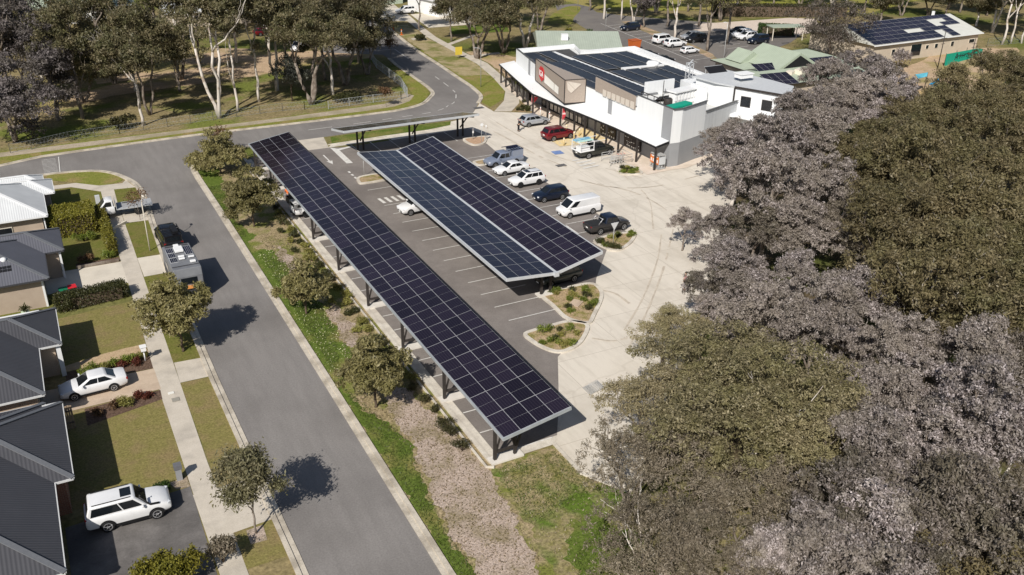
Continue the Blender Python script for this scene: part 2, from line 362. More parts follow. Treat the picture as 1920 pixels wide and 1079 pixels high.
_lay = [0]
def lay(name, pts, material, z=None):
    """one sheet of the ground, each about 1.5 mm above the one before"""
    if z is None: _lay[0] += 1; z = .002 + .0005*_lay[0]
    b = MB(); b.sheet(pts, z); o = b.build(name, material); o['kind'] = 'structure'; return o
def rect(x0, x1, y0, y1): return [(x0, y0), (x1, y0), (x1, y1), (x0, y1)]
def wob(pts, amp=.25, step=.8, seed=1):
    """closed outline with an uneven edge (pushed in and out along its normal)"""
    r = random.Random(seed); out = []; n = len(pts); ph = [r.uniform(0, 6.28) for _ in range(4)]; run = 0.0
    for i in range(n):
        a, b = Vector((pts[i][0], pts[i][1])), Vector((pts[(i+1) % n][0], pts[(i+1) % n][1]))
        L = (b-a).length; k = max(1, int(L/step)); t = (b-a)/max(L, 1e-6); nv = Vector((-t.y, t.x))
        for j in range(k):
            q = run+L*j/k
            d = amp*(.5*math.sin(q*1.7+ph[0])+.35*math.sin(q*4.1+ph[1])+.25*math.sin(q*9.3+ph[2]))+r.uniform(-.25, .25)*min(amp, step)
            if j == 0: d *= .3
            p = a.lerp(b, j/k)+nv*d; out.append((p.x, p.y))
        run += L
    return out
def kerb(line, w_=.28, h=.11, material=None, side=1, gutter=.34, name='kerb'):
    material = material or KERB
    inner = line; outer = offset(line, side*w_)
    b = MB()
    for i in range(len(line)-1):
        q = [inner[i], inner[i+1], outer[i+1], outer[i]]
        b.prism(q, 0.0, h)
    if gutter:
        g = offset(line, -side*gutter); _lay[0] += 1; z = .05
        for i in range(len(line)-1):
            b.prism([line[i], line[i+1], g[i+1], g[i]], 0.0, .045)
    o = b.build(name, material); o['kind'] = 'structure'; return o

# ------------------------------------------------------------------ ground and big surfaces
g = MB(); g.sheet(rect(-900, 1500, -500, 2000), 0.0); g = g.build('ground', GROUND); g['kind'] = 'structure'
lay('woodland_floor', [(27, 5), (27, 34), (34, 42), (44, 50), (55, 60), (66, 72), (78, 82), (92, 92), (118, 100), (150, 100), (240, 135), (240, 5)], LITTER)
lay('park_ground', [(-60, 123.4), (47, 123.4), (53, 133), (55, 158), (40, 166), (-60, 166)], wob and mat('park_floor', (.20, .165, .08), (.28, .22, .12), .7, c3=(.15, .17, .04), scale3=.12, lo3=.47, hi3=.6, fine=.28, fscale=3, rough=.95, spec=.05))
lay('dirt_track', wob([xy(*q) for q in [(700, 92), (480, 100), (380, 120), (290, 146), (190, 163), (60, 200), (90, 215), (210, 180), (300, 168), (430, 150), (560, 128), (700, 108)]], .5, 4, 3), DIRT)
lay('dirt_yard', wob([xy(*q) for q in [(470, 92), (480, 118), (330, 138), (180, 158), (170, 120), (330, 88)]], .8, 4, 4), DIRT)
# streets
KL = [(7.6, 8), (7.62, 39), (7.46, 59), (7.5, 70), (7.7, 81), (8.02, 91.6)] + spline([(8.02, 91.6), (8.3, 99.0), (8.12, 104.1), (7.13, 107.5), (5.7, 110.0), (3.6, 111.4), (0.2, 112.0), (-6, 112.5)], 6)[1:] + [(-80, 113.5)]
TOPK = [(-80, 116.0), (-5.2, 117.6)] + spline([(-0.7, 119.2), (6.7, 119.8), (18, 120.35), (31, 120.15), (42, 120.24), (46.2, 120.5), (50.25, 122.1), (52.8, 125), (54.3, 127.3), (55.0, 130.5), (55.3, 134), (56.1, 146.3), (56.9, 152.7)], 5)
RK = spline([(58.2, 119.2), (60.3, 122.6), (61.45, 128.2), (62.1, 135.2), (63.0, 144.3), (64.0, 157), (66.3, 174.6), (67.65, 180.8), (68.7, 186.9), (71.5, 206), (77, 240)], 5)
SRK = [(14.6, 8), (14.64, 33.6), (14.74, 57), (14.8, 93), (14.75, 103.3)] + spline([(14.75, 103.3), (14.9, 107), (15.7, 109.8), (17.4, 111.6), (20, 112.4), (22.7, 112.7), (29, 112.5)], 5)[1:]
lay('street_road', KL + TOPK + [(57, 156), (48, 162), (48, 168), (59.5, 167), (62, 186), (70, 240)] + RK[::-1] + [(55.5, 115.2), (53.4, 112.7), (39.5, 112.9), (32.4, 112.55)] + SRK[::-1], ASPH)
# verges and gardens east of the street
lay('verge_strip', [(14.9, 5), (21.0, 5), (27, 34), (25.6, 38), (25.6, 41), (21, 41.2), (20.9, 108), (22, 112.2), (17.4, 111.4), (15.7, 109.6), (15.0, 107), (14.9, 103)], mat('verge_soil', (.27, .215, .115), (.35, .275, .165), 1.5, c3=(.17, .18, .045), scale3=.4, lo3=.47, hi3=.6, fine=.3, fscale=6, bump=.6, rough=.95, spec=.05))
lay('verge_grass', wob([(14.95, 5), (15.9, 5), (16.0, 31), (15.8, 37), (16.5, 42), (17.3, 46), (16.4, 49), (15.4, 52.4), (15.5, 54), (17.5, 57), (17.8, 63), (18.1, 70), (17.9, 76), (17.2, 80), (15.9, 80.5), (15.6, 83), (16.6, 84), (15.7, 88), (16.4, 96), (16.8, 100), (17.6, 106), (14.98, 106)], .3, .22, 5), GRASS)
lay('pebble_bed', wob([(15.4, 5), (16.2, 31), (16.1, 37), (16.8, 42), (17.5, 46), (17.2, 49.5), (18.5, 52.5), (19.4, 52), (20.2, 46), (20.6, 42), (20.2, 38), (19.6, 34), (18.6, 30), (18.2, 5)], .34, .22, 6), MULCH)
lay('pebble_patch', wob([(17.7, 59), (19.0, 58.5), (19.2, 62), (18.9, 67), (18.0, 66)], .3, .22, 7), MULCH)
lay('pebble_patch', wob([(17.5, 73), (18.7, 72), (18.7, 77), (17.9, 80.5), (17.2, 79)], .3, .22, 8), MULCH)
lay('rough_grass', wob([(19.6, 30), (20.4, 36), (20.9, 40.8), (25.4, 40.6), (25.5, 37.8), (27.2, 35), (34, 33), (34, 8), (19, 8)], .38, .25, 9), PATCHY)
lay('grass_patch', wob([(19.9, 26), (21, 31.5), (22.3, 34.2), (24.5, 34.4), (25.6, 31), (25, 26)], .5, .25, 10), GRASS)
lay('bush_grass', wob([at(x, y).xy[:] for x, y in [(1270, 880), (1330, 870), (1350, 960), (1330, 1030), (1290, 1020)]], .3, .4, 12), GRASSB)
# forecourt concrete and car park asphalt
lay('forecourt', [(25.75, 41.3), (25.75, 37.6), (27.2, 35.2), (34, 40), (42, 48), (53, 58), (66, 71), (78, 82), (84, 90), (66, 119), (63.6, 110.6), (62.8, 111.2), (58.2, 114), (58.3, 119.0), (55.5, 115.2), (53.4, 112.7), (40, 110), (40, 60), (25.7, 46)], CONC)
lay('entry_apron', [(29.0, 107.8), (31.65, 107.9), (32.4, 112.6), (29, 112.55)], CONC2)
lay('car_park_road', [(21.2, 41.95), (26.3, 42.0), (27.45, 43.8), (29.2, 46.7), (31.5, 50.7), (35.5, 53.6), (40.9, 60.0), (41.6, 61.0), (45.95, 65.9), (50.3, 68.2), (50.2, 84), (50.05, 97.3), (50.5, 101), (48.5, 104.1), (52.0, 103.6), (51.3, 108.3), (34.2, 107.2), (31.7, 107.96), (22, 108.2), (21.2, 107.5)], ASPH2)
lay('island_grass', [(32.5, 109.3), (39.6, 109.5), (46, 109.6), (49.5, 110.2), (50.5, 112.2), (40, 112.4), (33.2, 112.2)], GRASS)
lay('concrete_strip', [(31.6, 108.0), (50, 108.6), (50.6, 109.9), (46, 109.4), (32.3, 109.1)], KERB2)
# west side: footpath, lawns, driveways
lay('lawn', rect(-1.6, 3.8, 39, 47.9), LAWN)
lay('lawn', [(-6, 48.3), (3.7, 48.3), (3.86, 59.5), (-6, 58.5)], LAWN)
lay('lawn', [(-6, 65), (3.85, 66.6), (3.95, 74.6), (-6, 73.6)], LAWN)
lay('lawn', [(-6, 76.2), (3.9, 77.2), (4.0, 78.5), (-6, 78.9)], LAWN2)
lay('lawn', [(-6, 83.6), (4.0, 83.5), (4.2, 91.5), (4.25, 98.8), (-6, 97)], LAWN2)
lay('lawn', [(-6, 96.9), (1.1, 97.0), (4.2, 98.9), (4.45, 103.4), (1.7, 106.3), (-6, 106)], LAWN2)
lay('verge_lawn', [(5.2, 48.2), (7.25, 48.2), (7.2, 59.6), (5.2, 59.7)], LAWN)
lay('verge_lawn', [(5.1, 39), (7.3, 39), (7.3, 42.3), (5.1, 42.5)], LAWN)
lay('verge_lawn', [(5.25, 62.8), (7.2, 62.6), (7.3, 72), (7.3, 79.1), (5.4, 79.1)], LAWN2)
lay('verge_lawn', [(5.45, 83.6), (7.55, 83.5), (7.8, 92.6), (5.6, 92.8)], LAWN2)
lay('verge_lawn', [(5.55, 98.6), (7.9, 99), (7.9, 103.4), (5.75, 103.7)], LAWN2)
lay('corner_lawn', spline([(-0.3, 109.9), (-0.2, 111.7), (3.5, 111.1), (5.5, 109.8), (6.9, 107.3), (6.6, 105.9), (4.3, 105.6), (2.2, 107.7)], 4, True), GRASSB)
lay('footpath', [(3.75, 8), (5.1, 8), (5.1, 50), (5.25, 62.7), (5.4, 78), (5.5, 86), (5.6, 99.4), (5.75, 103.7), (4.4, 103.5), (4.28, 99), (4.2, 91), (4.05, 83.6), (4.05, 78), (3.87, 67), (3.72, 58)], CONC2)
lay('footpath', [(-0.2, 106.4), (1.6, 106.4), (4.4, 103.5), (5.75, 103.6), (7.95, 103.3), (7.3, 106.3), (6.8, 105.3), (4.4, 105.6), (2.2, 107.6), (-0.1, 107.7)], CONC2)
lay('footpath', [(-60, 107.0), (-0.1, 106.4), (-0.1, 107.7), (-60, 108.4)], CONC2)
lay('driveway', [(-0.9, 39), (3.6, 39), (3.7, 47.5), (-3.3, 46.9), (-3.3, 40)], ASPH3)
lay('driveway', [(-5, 59.3), (3.86, 59.5), (3.84, 62.6), (-5, 62.9)], TAN)
lay('driveway', [(-2.4, 79.05), (4.05, 78.45), (4.05, 83.35), (-2.4, 83.4)], CONC3)
lay('driveway', [(-1, 92.2), (4.25, 91.9), (4.28, 98.2), (-1, 96.8)], ASPH3)
lay('garden_path', wob([(-2, 64.9), (1.7, 65.2), (3.83, 64.75), (3.83, 66.7), (0.8, 66.5), (-2, 65.8)], .06, .5, 3), mat('tan_gravel', (.42, .30, .18), (.5, .37, .23), 3, fine=.15, fscale=9))
lay('garden_bed', [(-2, 63.0), (3.8, 62.65), (3.83, 64.7), (1.7, 65.1), (-2, 64.8)], BARKD)
lay('garden_bed', [(-1.2, 57.0), (3.74, 58.1), (3.8, 59.4), (-1.2, 59.2)], BARKD)
lay('garden_bed', [(0.3, 83.5), (4.0, 83.5), (4.0, 84.5), (0.3, 84.6)], BARKD)
lay('pebble_bed', [(2.9, 47.6), (3.68, 47.5), (3.68, 48.5), (2.6, 48.4)], MULCH)
lay('crossover', [(3.72, 42.1), (7.3, 42.35), (7.3, 46.7), (3.68, 46.6)], CONC2)
lay('crossover', [(5.22, 59.72), (7.4, 59.67), (7.4, 62.6), (5.3, 62.77)], CONC2)
lay('crossover', [(5.47, 79.1), (7.5, 79.1), (7.75, 83.4), (5.48, 83.5)], CONC3)
lay('crossover', [(5.6, 92.9), (7.9, 92.7), (8.1, 98.8), (5.6, 98.4)], CONC2)
lay('pebble_square', [(5.75, 40.8), (6.66, 40.75), (6.75, 42.1), (5.78, 42.05)], MULCH)
# north side of the cross road
lay('verge_strip', [(-60, 118.4), (-5.2, 118.0), (6.7, 120.1), (18, 120.65), (31, 120.45), (42, 120.5), (46.2, 120.8), (49.8, 122.3), (52.3, 125), (53.8, 127.4), (54.6, 130.5), (55, 134), (55.9, 146.3), (54, 146), (52.6, 135), (51.2, 130), (49, 127), (45.5, 125.2), (31, 124), (6.7, 123.6), (-60, 122)], GRASSB)
lay('footpath', [(-60, 120.0), (6, 121.3), (18, 122.0), (31, 122.0), (42, 122.1), (46.2, 122.6), (49.3, 124.4), (51.2, 127.2), (50.4, 129.2), (48.4, 126.6), (45.5, 124.6), (31, 123.7), (6, 123.2), (-60, 121.8)], mat('old_path', (.36, .30, .22), (.45, .38, .29), 1.5, c3=(.3, .26, .17), scale3=.3, fine=.12, fscale=6))
lay('verge_grass', [(64.5, 157.2), (63.5, 144.4), (62.6, 135.2), (61.9, 128.2), (60.7, 122.6), (58.8, 119.3), (58.8, 116.4), (62.5, 119.5), (65.4, 124.5), (67.5, 132), (69.2, 143), (69.9, 155)], GRASSB)
lay('verge_dirt', wob([(62.9, 136), (63.6, 144), (65, 158), (67, 175), (68.6, 181), (72, 181), (70.2, 167), (70, 154), (69.2, 143), (67.6, 134)], .35, 1.2, 4), mat('dry_verge', (.30, .245, .12), (.4, .32, .19), .8, c3=(.17, .175, .045), scale3=.22, lo3=.48, hi3=.6, fine=.2, fscale=4))
lay('footpath', [(58.2, 114.1), (60.5, 113.1), (63.7, 116.6), (66.8, 122.4), (69, 131.5), (71.2, 142.3), (71.2, 152), (72.2, 167), (74.6, 182), (80, 215), (78, 216), (72.9, 182), (70.5, 167.5), (69.8, 154), (69.3, 142.6), (67.3, 132.3), (65, 123.6), (62.2, 118.7)], CONC2)
lay('garden_bed', [(60.7, 113.1), (63.3, 110.6), (63.7, 111), (64.9, 117.5), (66.2, 122), (66.6, 121.6), (63.9, 116.3)], BARK)
lay('bare_ground', wob([(66.5, 122.5), (69.3, 131), (71.4, 142), (71.6, 152), (74, 152), (80, 141), (78, 131), (70, 128.5)], .4, 1.5, 5), DIRT)
lay('side_path', [(71.3, 158.5), (80, 165), (80, 166.2), (71.4, 160)], CONC2)
lay('side_path', [(71.1, 147.5), (77, 148.2), (77, 149.4), (71.2, 149)], CONC2)
lay('side_path', [(66.8, 165.6), (70.4, 167.2), (70.5, 168.6), (67, 167.3)], CONC2)
lay('white_driveway', [(74.5, 176), (77, 192), (98, 192), (96, 182), (84, 176)], CONC3)
lay('white_driveway', [(68.8, 186.5), (75, 184), (78, 200), (71.5, 206)], CONC3)
lay('yard_lawn', [(76, 168), (79, 175.5), (92, 175), (88, 166)], GRASS)
# far car park behind the shop
lay('far_car_park', [(86, 99.5), (91, 118.5), (100, 133), (102, 148), (103, 158), (106, 170), (108, 180), (113, 190), (121, 190), (117, 178), (121, 171), (140, 150), (146, 142), (134, 134), (112, 124), (100, 100)], mat('far_asphalt', (.15, .135, .125), (.18, .165, .152), .6, c3=(.2, .18, .16), scale3=.1, fine=.08, fscale=4))
lay('tree_bed', wob([(115.5, 166), (117.5, 166), (116.5, 156), (116, 150), (114.5, 140), (112.8, 132), (110.6, 127.5), (109.6, 128), (110.8, 132.5), (112, 140), (113, 150), (114, 158)], .15, 2, 3), mat('tan_bed', (.36, .25, .16), (.45, .33, .22), .8, c3=(.22, .18, .09), scale3=.3, fine=.2, fscale=4))
lay('round_lawn', spline([xy(*q) for q in [(1030, 45), (1035, 28), (1060, 14), (1085, 12), (1088, 20), (1076, 34), (1070, 46)]], 4, True), GRASSB)
lay('playing_field', [(118, 195), (120, 180), (150, 166), (175, 152), (260, 180), (300, 330), (120, 330)], OVAL)
lay('gravel_yard', [xy(*q) for q in [(1300, 46), (1395, 40), (1480, 34), (1530, 36), (1540, 62), (1500, 64), (1440, 60), (1390, 56), (1300, 60)]], mat('pale_gravel', (.6, .5, .41), (.66, .56, .47), .8, fine=.08, fscale=4))
lay('yard_dirt', wob([(112, 99), (160, 118), (172, 112), (150, 96), (128, 90)], .5, 3, 6), DIRT)

# ------------------------------------------------------------------ kerbs
kerb([p for p in KL if p[1] < 112.6], side=1)
kerb(TOPK, side=1)
kerb(RK, side=-1)
kerb(SRK, side=-1, w_=.32)
kerb([(21.25, 108), (21.2, 41.3)], side=-1, w_=.3, h=.12, material=KERB2, gutter=0)
kerb([(20.62, 104), (20.6, 41.0), (21.0, 40.8)], side=-1, w_=.1, h=.16, material=KERB2, gutter=0, name='edging')
lay('kerb_apron', rect(20.92, 21.75, 41.2, 107.5), KERB2)
lay('kerb_apron', [(21.0, 41.15), (25.8, 41.2), (25.8, 42.0), (21.0, 41.9)], KERB2)
kerb([(25.72, 41.2), (25.7, 37.8), (27.2, 35.0), (34.0, 39.6)], side=-1, w_=.22, h=.12, material=KERB2, gutter=0)
kerb([(31.9, 109.1), (39.6, 109.5), (46, 109.6), (49.6, 110.3)], side=-1, w_=.15, h=.1, material=KERB2, gutter=0)
def island(pts, label_mat, inset=.34, sm=True):
    P = spline(pts, 4, True) if sm else pts
    ar = sum(P[i][0]*P[(i+1) % len(P)][1]-P[(i+1) % len(P)][0]*P[i][1] for i in range(len(P)))
    if ar < 0: P = P[::-1]
    b = MB(); n = len(P)
    V = [Vector(p) for p in P]
    inn = []
    for i in range(n):
        t = (V[(i+1) % n]-V[i-1]).normalized(); inn.append(V[i]+Vector((-t.y, t.x))*inset)
    for i in range(n):
        j = (i+1) % n; b.prism([V[i], V[j], inn[j], inn[i]], 0, .15)
    o = b.build('kerb', KERB2); o['kind'] = 'structure'
    o = MB().sheet([(p.x, p.y) for p in inn], .11).build('island_soil', label_mat); o['kind'] = 'structure'
    return inn
ISOIL = mat('island_soil', (.34, .25, .145), (.44, .33, .21), 3.0, c3=(.23, .2, .07), scale3=.8, lo3=.47, hi3=.62, fine=.3, fscale=8, bump=.6, rough=.95, spec=.05)
IA = island([(35.5, 60.7), (35.2, 57.9), (35.15, 55.5), (36.4, 54.0), (37.8, 55.1), (40.1, 57.5), (40.85, 59.2), (40.5, 60.4), (38, 60.6)], ISOIL)
IB = island([(30.85, 55.0), (33, 55.2), (35.1, 55.2), (36.3, 53.85), (34.5, 51.8), (32.9, 51.05), (31.8, 51.1), (31.1, 52.0), (30.7, 53.6)], ISOIL)
IC = island([(45.85, 68.2), (48.3, 68.75), (50.5, 68.4), (50.55, 67.5), (49, 66.1), (47.5, 65.3), (46.4, 65.2), (45.9, 66.2)], ISOIL)
ID = island([(48.45, 103.9), (48.4, 101), (49.9, 100.8), (51.0, 102), (51.6, 103.8)], mat('red_soil', (.42, .27, .17), (.5, .34, .23), 3, fine=.2, fscale=8))
IE = island([(45.7, 95.1), (45.5, 93.7), (46.3, 93.3), (48.2, 93.7), (48.2, 95.2)], ISOIL)
IF = island([(59.4, 83.6), (60.7, 85.7), (62.2, 86.1), (62.4, 84.6), (62.1, 82.6), (60.6, 82.7)], ISOIL)
IG = island([(30.6, 94.0), (31.4, 95.8), (34.5, 95.7), (34.5, 93.6), (31.2, 93.3)], ISOIL)

# ------------------------------------------------------------------ painted markings
mk = MB()
def line(a, b, w_=.1, z=.05, mi=0):
    a, b = Vector((*a, z)), Vector((*b, z)); d = (b-a).normalized(); n = Vector((-d.y, d.x, 0))*w_/2
    mk.poly([a-n, b-n, b+n, a+n], mi)
for k in range(26):                                    # bays under the long canopy
    y = 41.9+2.6*k
    if y < 106: line((21.8, y), (25.9, y))
for k in range(15):                                    # bays under the middle canopy, both sides
    y = 57.45+2.6*k
    if k < 12 or k > 12: line((30.8, y), (35.2, y))
    if y > 61: line((36.8, y), (41, y))
for k in range(12): line((45.6, 67.9+2.6*k), (50.1, 67.9+2.6*k))
for k in range(6): line((34.5+2.6*k, 103.4), (34.5+2.6*k, 107.9))
for y0 in (70.4, 80.8):                                # solid white bay ends
    mk.poly([(44.9, y0, .051), (45.6, y0, .051), (45.6, y0+2.4, .051), (44.9, y0+2.4, .051)])
mk.poly([(45.0, 88.8, .051), (45.5, 88.8, .051), (45.5, 91.2, .051), (45.0, 91.2, .051)])
for i in range(4): mk.poly([(30.95+.75*i, 86.7, .051), (31.3+.75*i, 86.7, .051), (31.15+.75*i, 88.3, .051), (30.8+.75*i, 88.3, .051)])
mk.poly([(31.65, 101.0, .051), (32.4, 100.9, .051), (32.5, 106.9, .051), (31.75, 107.8, .051)])   # edge island
mk.poly([(32.5, 106.2, .052), (34.4, 106.9, .052), (34.2, 107.3, .052), (32.5, 106.9, .052)])
for y0 in (95.4, 96.5, 97.6): mk.poly([(30.8, y0, .051), (31.05, y0, .051), (31.05, y0+.6, .051), (30.8, y0+.6, .051)])
line((30.1, 105.3), (30.07, 102.7), .18); mk.poly([(29.7, 102.8, .051), (30.45, 102.8, .051), (30.07, 101.4, .051)])
dash = spline([(58.9, 136.8), (58.5, 132.6), (57.9, 127.7), (57.2, 125), (55.2, 121.2), (53.5, 119.7), (52.2, 118.5), (49.7, 117.4), (46.8, 117.1), (43.6, 116.9), (40.4, 116.6), (34.8, 116.4), (28, 116.3)], 8)
for i in range(0, len(dash)-1):
    if (i//4) % 2 == 0: line(dash[i], dash[i+1], .12, .05)
line((57.4, 159.7), (60.6, 159.3), .14, .05); line((60.6, 159.3), (59.9, 150.8), .14, .05); line((59.6, 166.2), (64.8, 164.5), .14, .05); line((61, 169.8), (65.4, 168.3), .14, .05); line((64, 175), (67, 174.6), .14, .05)
for k in range(12):                                    # stripes by the corner house
    y = 112.4+.48*k; line((-.75, y), (.75, y), .1, .05)
line((.9, 112.2), (1.15, 118.2), .1, .05)
for k in range(5): line((-6.4, 112.8+.8*k), (-5.2, 112.8+.8*k), .1, .05)
for k in range(4): line((56.6+.1*k, 87.2+1.0*k), (58.9+.1*k, 87.4+1.0*k), .34, .052)
line((110.2, 166), (105.6, 127.4), .12, .052)
for k in range(14): line((109.8-.25*k, 163-2.6*k), (114.2-.22*k, 163.6-2.6*k), .1, .052)
for k in range(8): line((119-.1*k, 150-2.6*k), (124, 150.4-2.6*k), .1, .052)
o = mk.build('painted_lines', [PAINT]); o['kind'] = 'structure'
tm = MB(); rt = random.Random(8)
def scuff(pts, wd):
    P = spline(pts, 6)
    for i in range(len(P)-1):
        if rt.random() < .16: continue
        w1 = wd*rt.uniform(.5, 1.15); a, c = Vector((*P[i], .049)), Vector((*P[i+1], .049)); n_ = (c-a).normalized(); n_ = Vector((-n_.y, n_.x, 0))*w1/2
        tm.poly([a-n_, c-n_, c+n_, a+n_], 0)
for pts, wd in (([(905, 236), (965, 268), (1010, 293), (1062, 314)], .22), ([(1120, 345), (1190, 362), (1250, 395), (1290, 440)], .16), ([(1085, 338), (1150, 352), (1230, 350), (1310, 330)], .18), ([(1170, 330), (1215, 372), (1225, 430)], .16), ([(1262, 430), (1245, 500), (1215, 580), (1180, 650)], .2), ([(1240, 440), (1232, 490), (1205, 560), (1170, 620)], .14), ([(1130, 545), (1155, 552), (1180, 570)], .25), ([(1110, 635), (1150, 640), (1190, 630)], .16), ([(1000, 275), (1060, 300), (1150, 320), (1230, 342)], .12), ([(930, 230), (985, 262), (1020, 280)], .15)):
    scuff([xy(*q) for q in pts], wd)
o = tm.build('tyre_marks', mat('tyre_scuff', (.50, .435, .35), (.62, .55, .455), 2.5, c3=(.42, .36, .29), scale3=.9, lo3=.5, hi3=.7, rough=.9)); o['kind'] = 'structure'
yb = MB(); yb.sheet([(58.4, 95.8), (62.4, 95.4), (62.6, 97.2), (60.6, 98.6), (58.6, 98.2)], .0585); yb.sheet([(62.6, 97.2), (63.0, 95.4), (65.7, 95.4), (65.7, 101.5), (63.2, 101)], .0595)
o = yb.build('painted_yellow_bay', PAINTY); o['kind'] = 'structure'
o = MB().sheet([(56.2, 93.2), (57.5, 93.1), (57.6, 94.4), (56.3, 94.5)], .053).build('painted_blue_square', PAINTB); o['kind'] = 'structure'
lay('shop_footpath', [(62.3, 82.0), (66.0, 82.2), (68, 82), (75, 84.2), (75, 85), (66, 83.5), (66, 116.2), (68.7, 127.2), (67.0, 129), (63.2, 111.5), (61.9, 104), (62.6, 99), (62.5, 92)], mat('pink_concrete', (.66, .56, .46), (.72, .62, .52), 1.2, c3=(.6, .5, .4), scale3=.5, fine=.05, fscale=12), z=.056)
pit = MB(); pit.box((4.55, 57.6, .045), (.5, .5, .02)); pit.box((4.4, 58.6, .045), (.4, .3, .02), mi=1)
o = pit.build('pit_lid', [mat('pit_frame', (.28, .26, .22)), mat('pit_white', (.7, .68, .62))]); tag(o, 'square service pit lid set in the footpath beside the dry lawn', 'pit lid')
# ------------------------------------------------------------------ solar canopies
ALU = mat('aluminium', (.55, .57, .58), (.62, .63, .64), 2.0, rough=.5, metal=.2, spec=.4)
GALV = mat('galvanised_edge', (.40, .43, .45), (.48, .51, .53), 1.5, rough=.5, metal=.3)
STEEL = mat('dark_steel', (.035, .03, .028), (.05, .043, .04), 2.0, rough=.6)
BLACK = mat('black_metal', (.012, .012, .014), (.018, .018, .02), 3.0, rough=.5)
CELL = cellmat('solar_cells', (.0145, .0100, .0180), (.045, .038, .050))
PFRAME = mat('panel_frame', (.44, .445, .46), (.50, .505, .52), 2.0, rough=.5, metal=.2)
WHITE = mat('white_paint', (.80, .80, .79), (.76, .76, .75), .7, rough=.6)
PADM = mat('footing_concrete', (.62, .58, .52), (.7, .66, .6), 2.0, rough=.85)
def panel_mesh(wd, ln):
    """one framed panel lying flat, long side along y, centre at the origin"""
    b = LB(); t = .035
    b.box((0, 0, -t/2), (wd, ln, t), mi=0)
    e = .011; gp = .0055
    for s in (-1, 1):
        y0, y1 = (gp, ln/2-e) if s > 0 else (-ln/2+e, -gp)
        b.poly([(-wd/2+e, y0, .003), (wd/2-e, y0, .003), (wd/2-e, y1, .003), (-wd/2+e, y1, .003)], 1)
    return b
PANEL_CACHE = {}
def panels(parent, mats4, wd, ln, cell=None):
    """mats4: placements relative to parent; the 100 nearest the camera are parts of their own, the rest one part"""
    key = (round(wd, 3), round(ln, 3), cell.name if cell else '')
    base = parent_world(parent)
    mats4 = sorted(mats4, key=lambda m_: ((m_.translation+base)-cam.location).length)
    first = None
    for m_ in mats4[:100]:
        if key not in PANEL_CACHE:
            o = panel_mesh(wd, ln).build('solar_panel', [PFRAME, cell or CELL], parent); PANEL_CACHE[key] = o.data
        else:
            o = bpy.data.objects.new('solar_panel', PANEL_CACHE[key]); COL.objects.link(o); o.parent = parent
        o.matrix_local = m_
    if len(mats4) > 100:
        b = LB(); p = panel_mesh(wd, ln)
        for m_ in mats4[100:]:
            k = len(b.v); b.v += [tuple(m_ @ Vector(v)) for v in p.v]
            b.f += [[i+k for i in f] for f in p.f]; b.m += p.m; b.s += p.s
        o = b.build('solar_panel', [PFRAME, cell or CELL], parent); o['kind'] = 'stuff'
def wing(parent, x0, z0, x1, z1, y0, y1, nx, ny, fascia=True):
    """a sloping bed of panels between edge (x0,z0) and edge (x1,z1); returns placements"""
    base = parent_world(parent); out = []; rj = random.Random(int(x0*10))
    sl_ = Vector((x1-x0, 0, z1-z0)); L = sl_.length; ang = math.atan2(z1-z0, x1-x0)
    pw, ly = L/nx, (y1-y0)/ny
    for i in range(nx):
        for j in range(ny):
            c = Vector((x0, 0, z0)) + sl_*((i+.5)/nx) + Vector((0, y0+ly*(j+.5), 0))
            out.append(Matrix.Translation(c-base+Vector((0, 0, rj.uniform(0, .006)))) @ Matrix.Rotation(-ang+rj.uniform(-.006, .006), 4, 'Y') @ Matrix.Rotation(rj.uniform(-.005, .005), 4, 'X'))
    return out, pw-.012, ly-.014
# long canopy beside the street
T = thing('solar_canopy', 'long single-slope solar carport of four panel columns beside the street verge', 'solar carport', (21.3, 41.3, 0), 0, 'solar carports')
X0, Z0, X1, Z1, Y0, Y1 = 21.05, 3.02, 25.75, 3.85, 39.70, 104.1
pl, pw, plen = wing(T, X0, Z0, X1, Z1, Y0, Y1, 4, 27)
panels(T, pl, pw, plen)
b = MB(); sl_ = (Z1-Z0)/(X1-X0)
for x in (X0+.5, X0+1.6, X0+2.8, X0+4.1): b.box((x, (Y0+Y1)/2, Z0+(x-X0)*sl_-.14), (.08, Y1-Y0-.1, .16))
b.build('purlins', GALV, T)
b = MB()
b.box((X0-.05, (Y0+Y1)/2, Z0-.09), (.07, Y1-Y0+.1, .2))
b.bar((X0-.05, Y0-.05, Z0-.1), (X1+.05, Y0-.05, Z1-.1), .06, .24); b.bar((X0-.05, Y1+.05, Z0-.1), (X1+.05, Y1+.05, Z1-.1), .06, .24)
b.build('gutter', GALV, T)
b = MB(); b.box((X1+.06, (Y0+Y1)/2, Z1-.1), (.07, Y1-Y0+.1, .22)); b.build('rear_beam', BLACK, T)
for k in range(9):
    y = 41.35+7.8*k
    if k == 8: y = 103.2
    b = MB()
    b.box((21.32, y, 1.5), (.19, .19, 3.0)); b.box((22.75, y, 1.4), (.17, .17, 3.1-.28))
    b.bar((21.4, y, .75), (22.7, y, .75), .13, .16)
    b.bar((22.75, y, .8), (22.05, y, 3.0), .12); b.bar((22.75, y, .3), (23.6, y, 3.2), .13); b.bar((21.4, y, .7), (22.0, y, 2.9), .1)
    b.bar((X0+.1, y, Z0-.3), (X1-.1, y, Z1-.3), .16, .26)
    b.build('post_frame', STEEL, T)
    b = MB(); b.box((22.1, y, .1), (2.3, .75, .14)); b.build('footing', PADM, T)
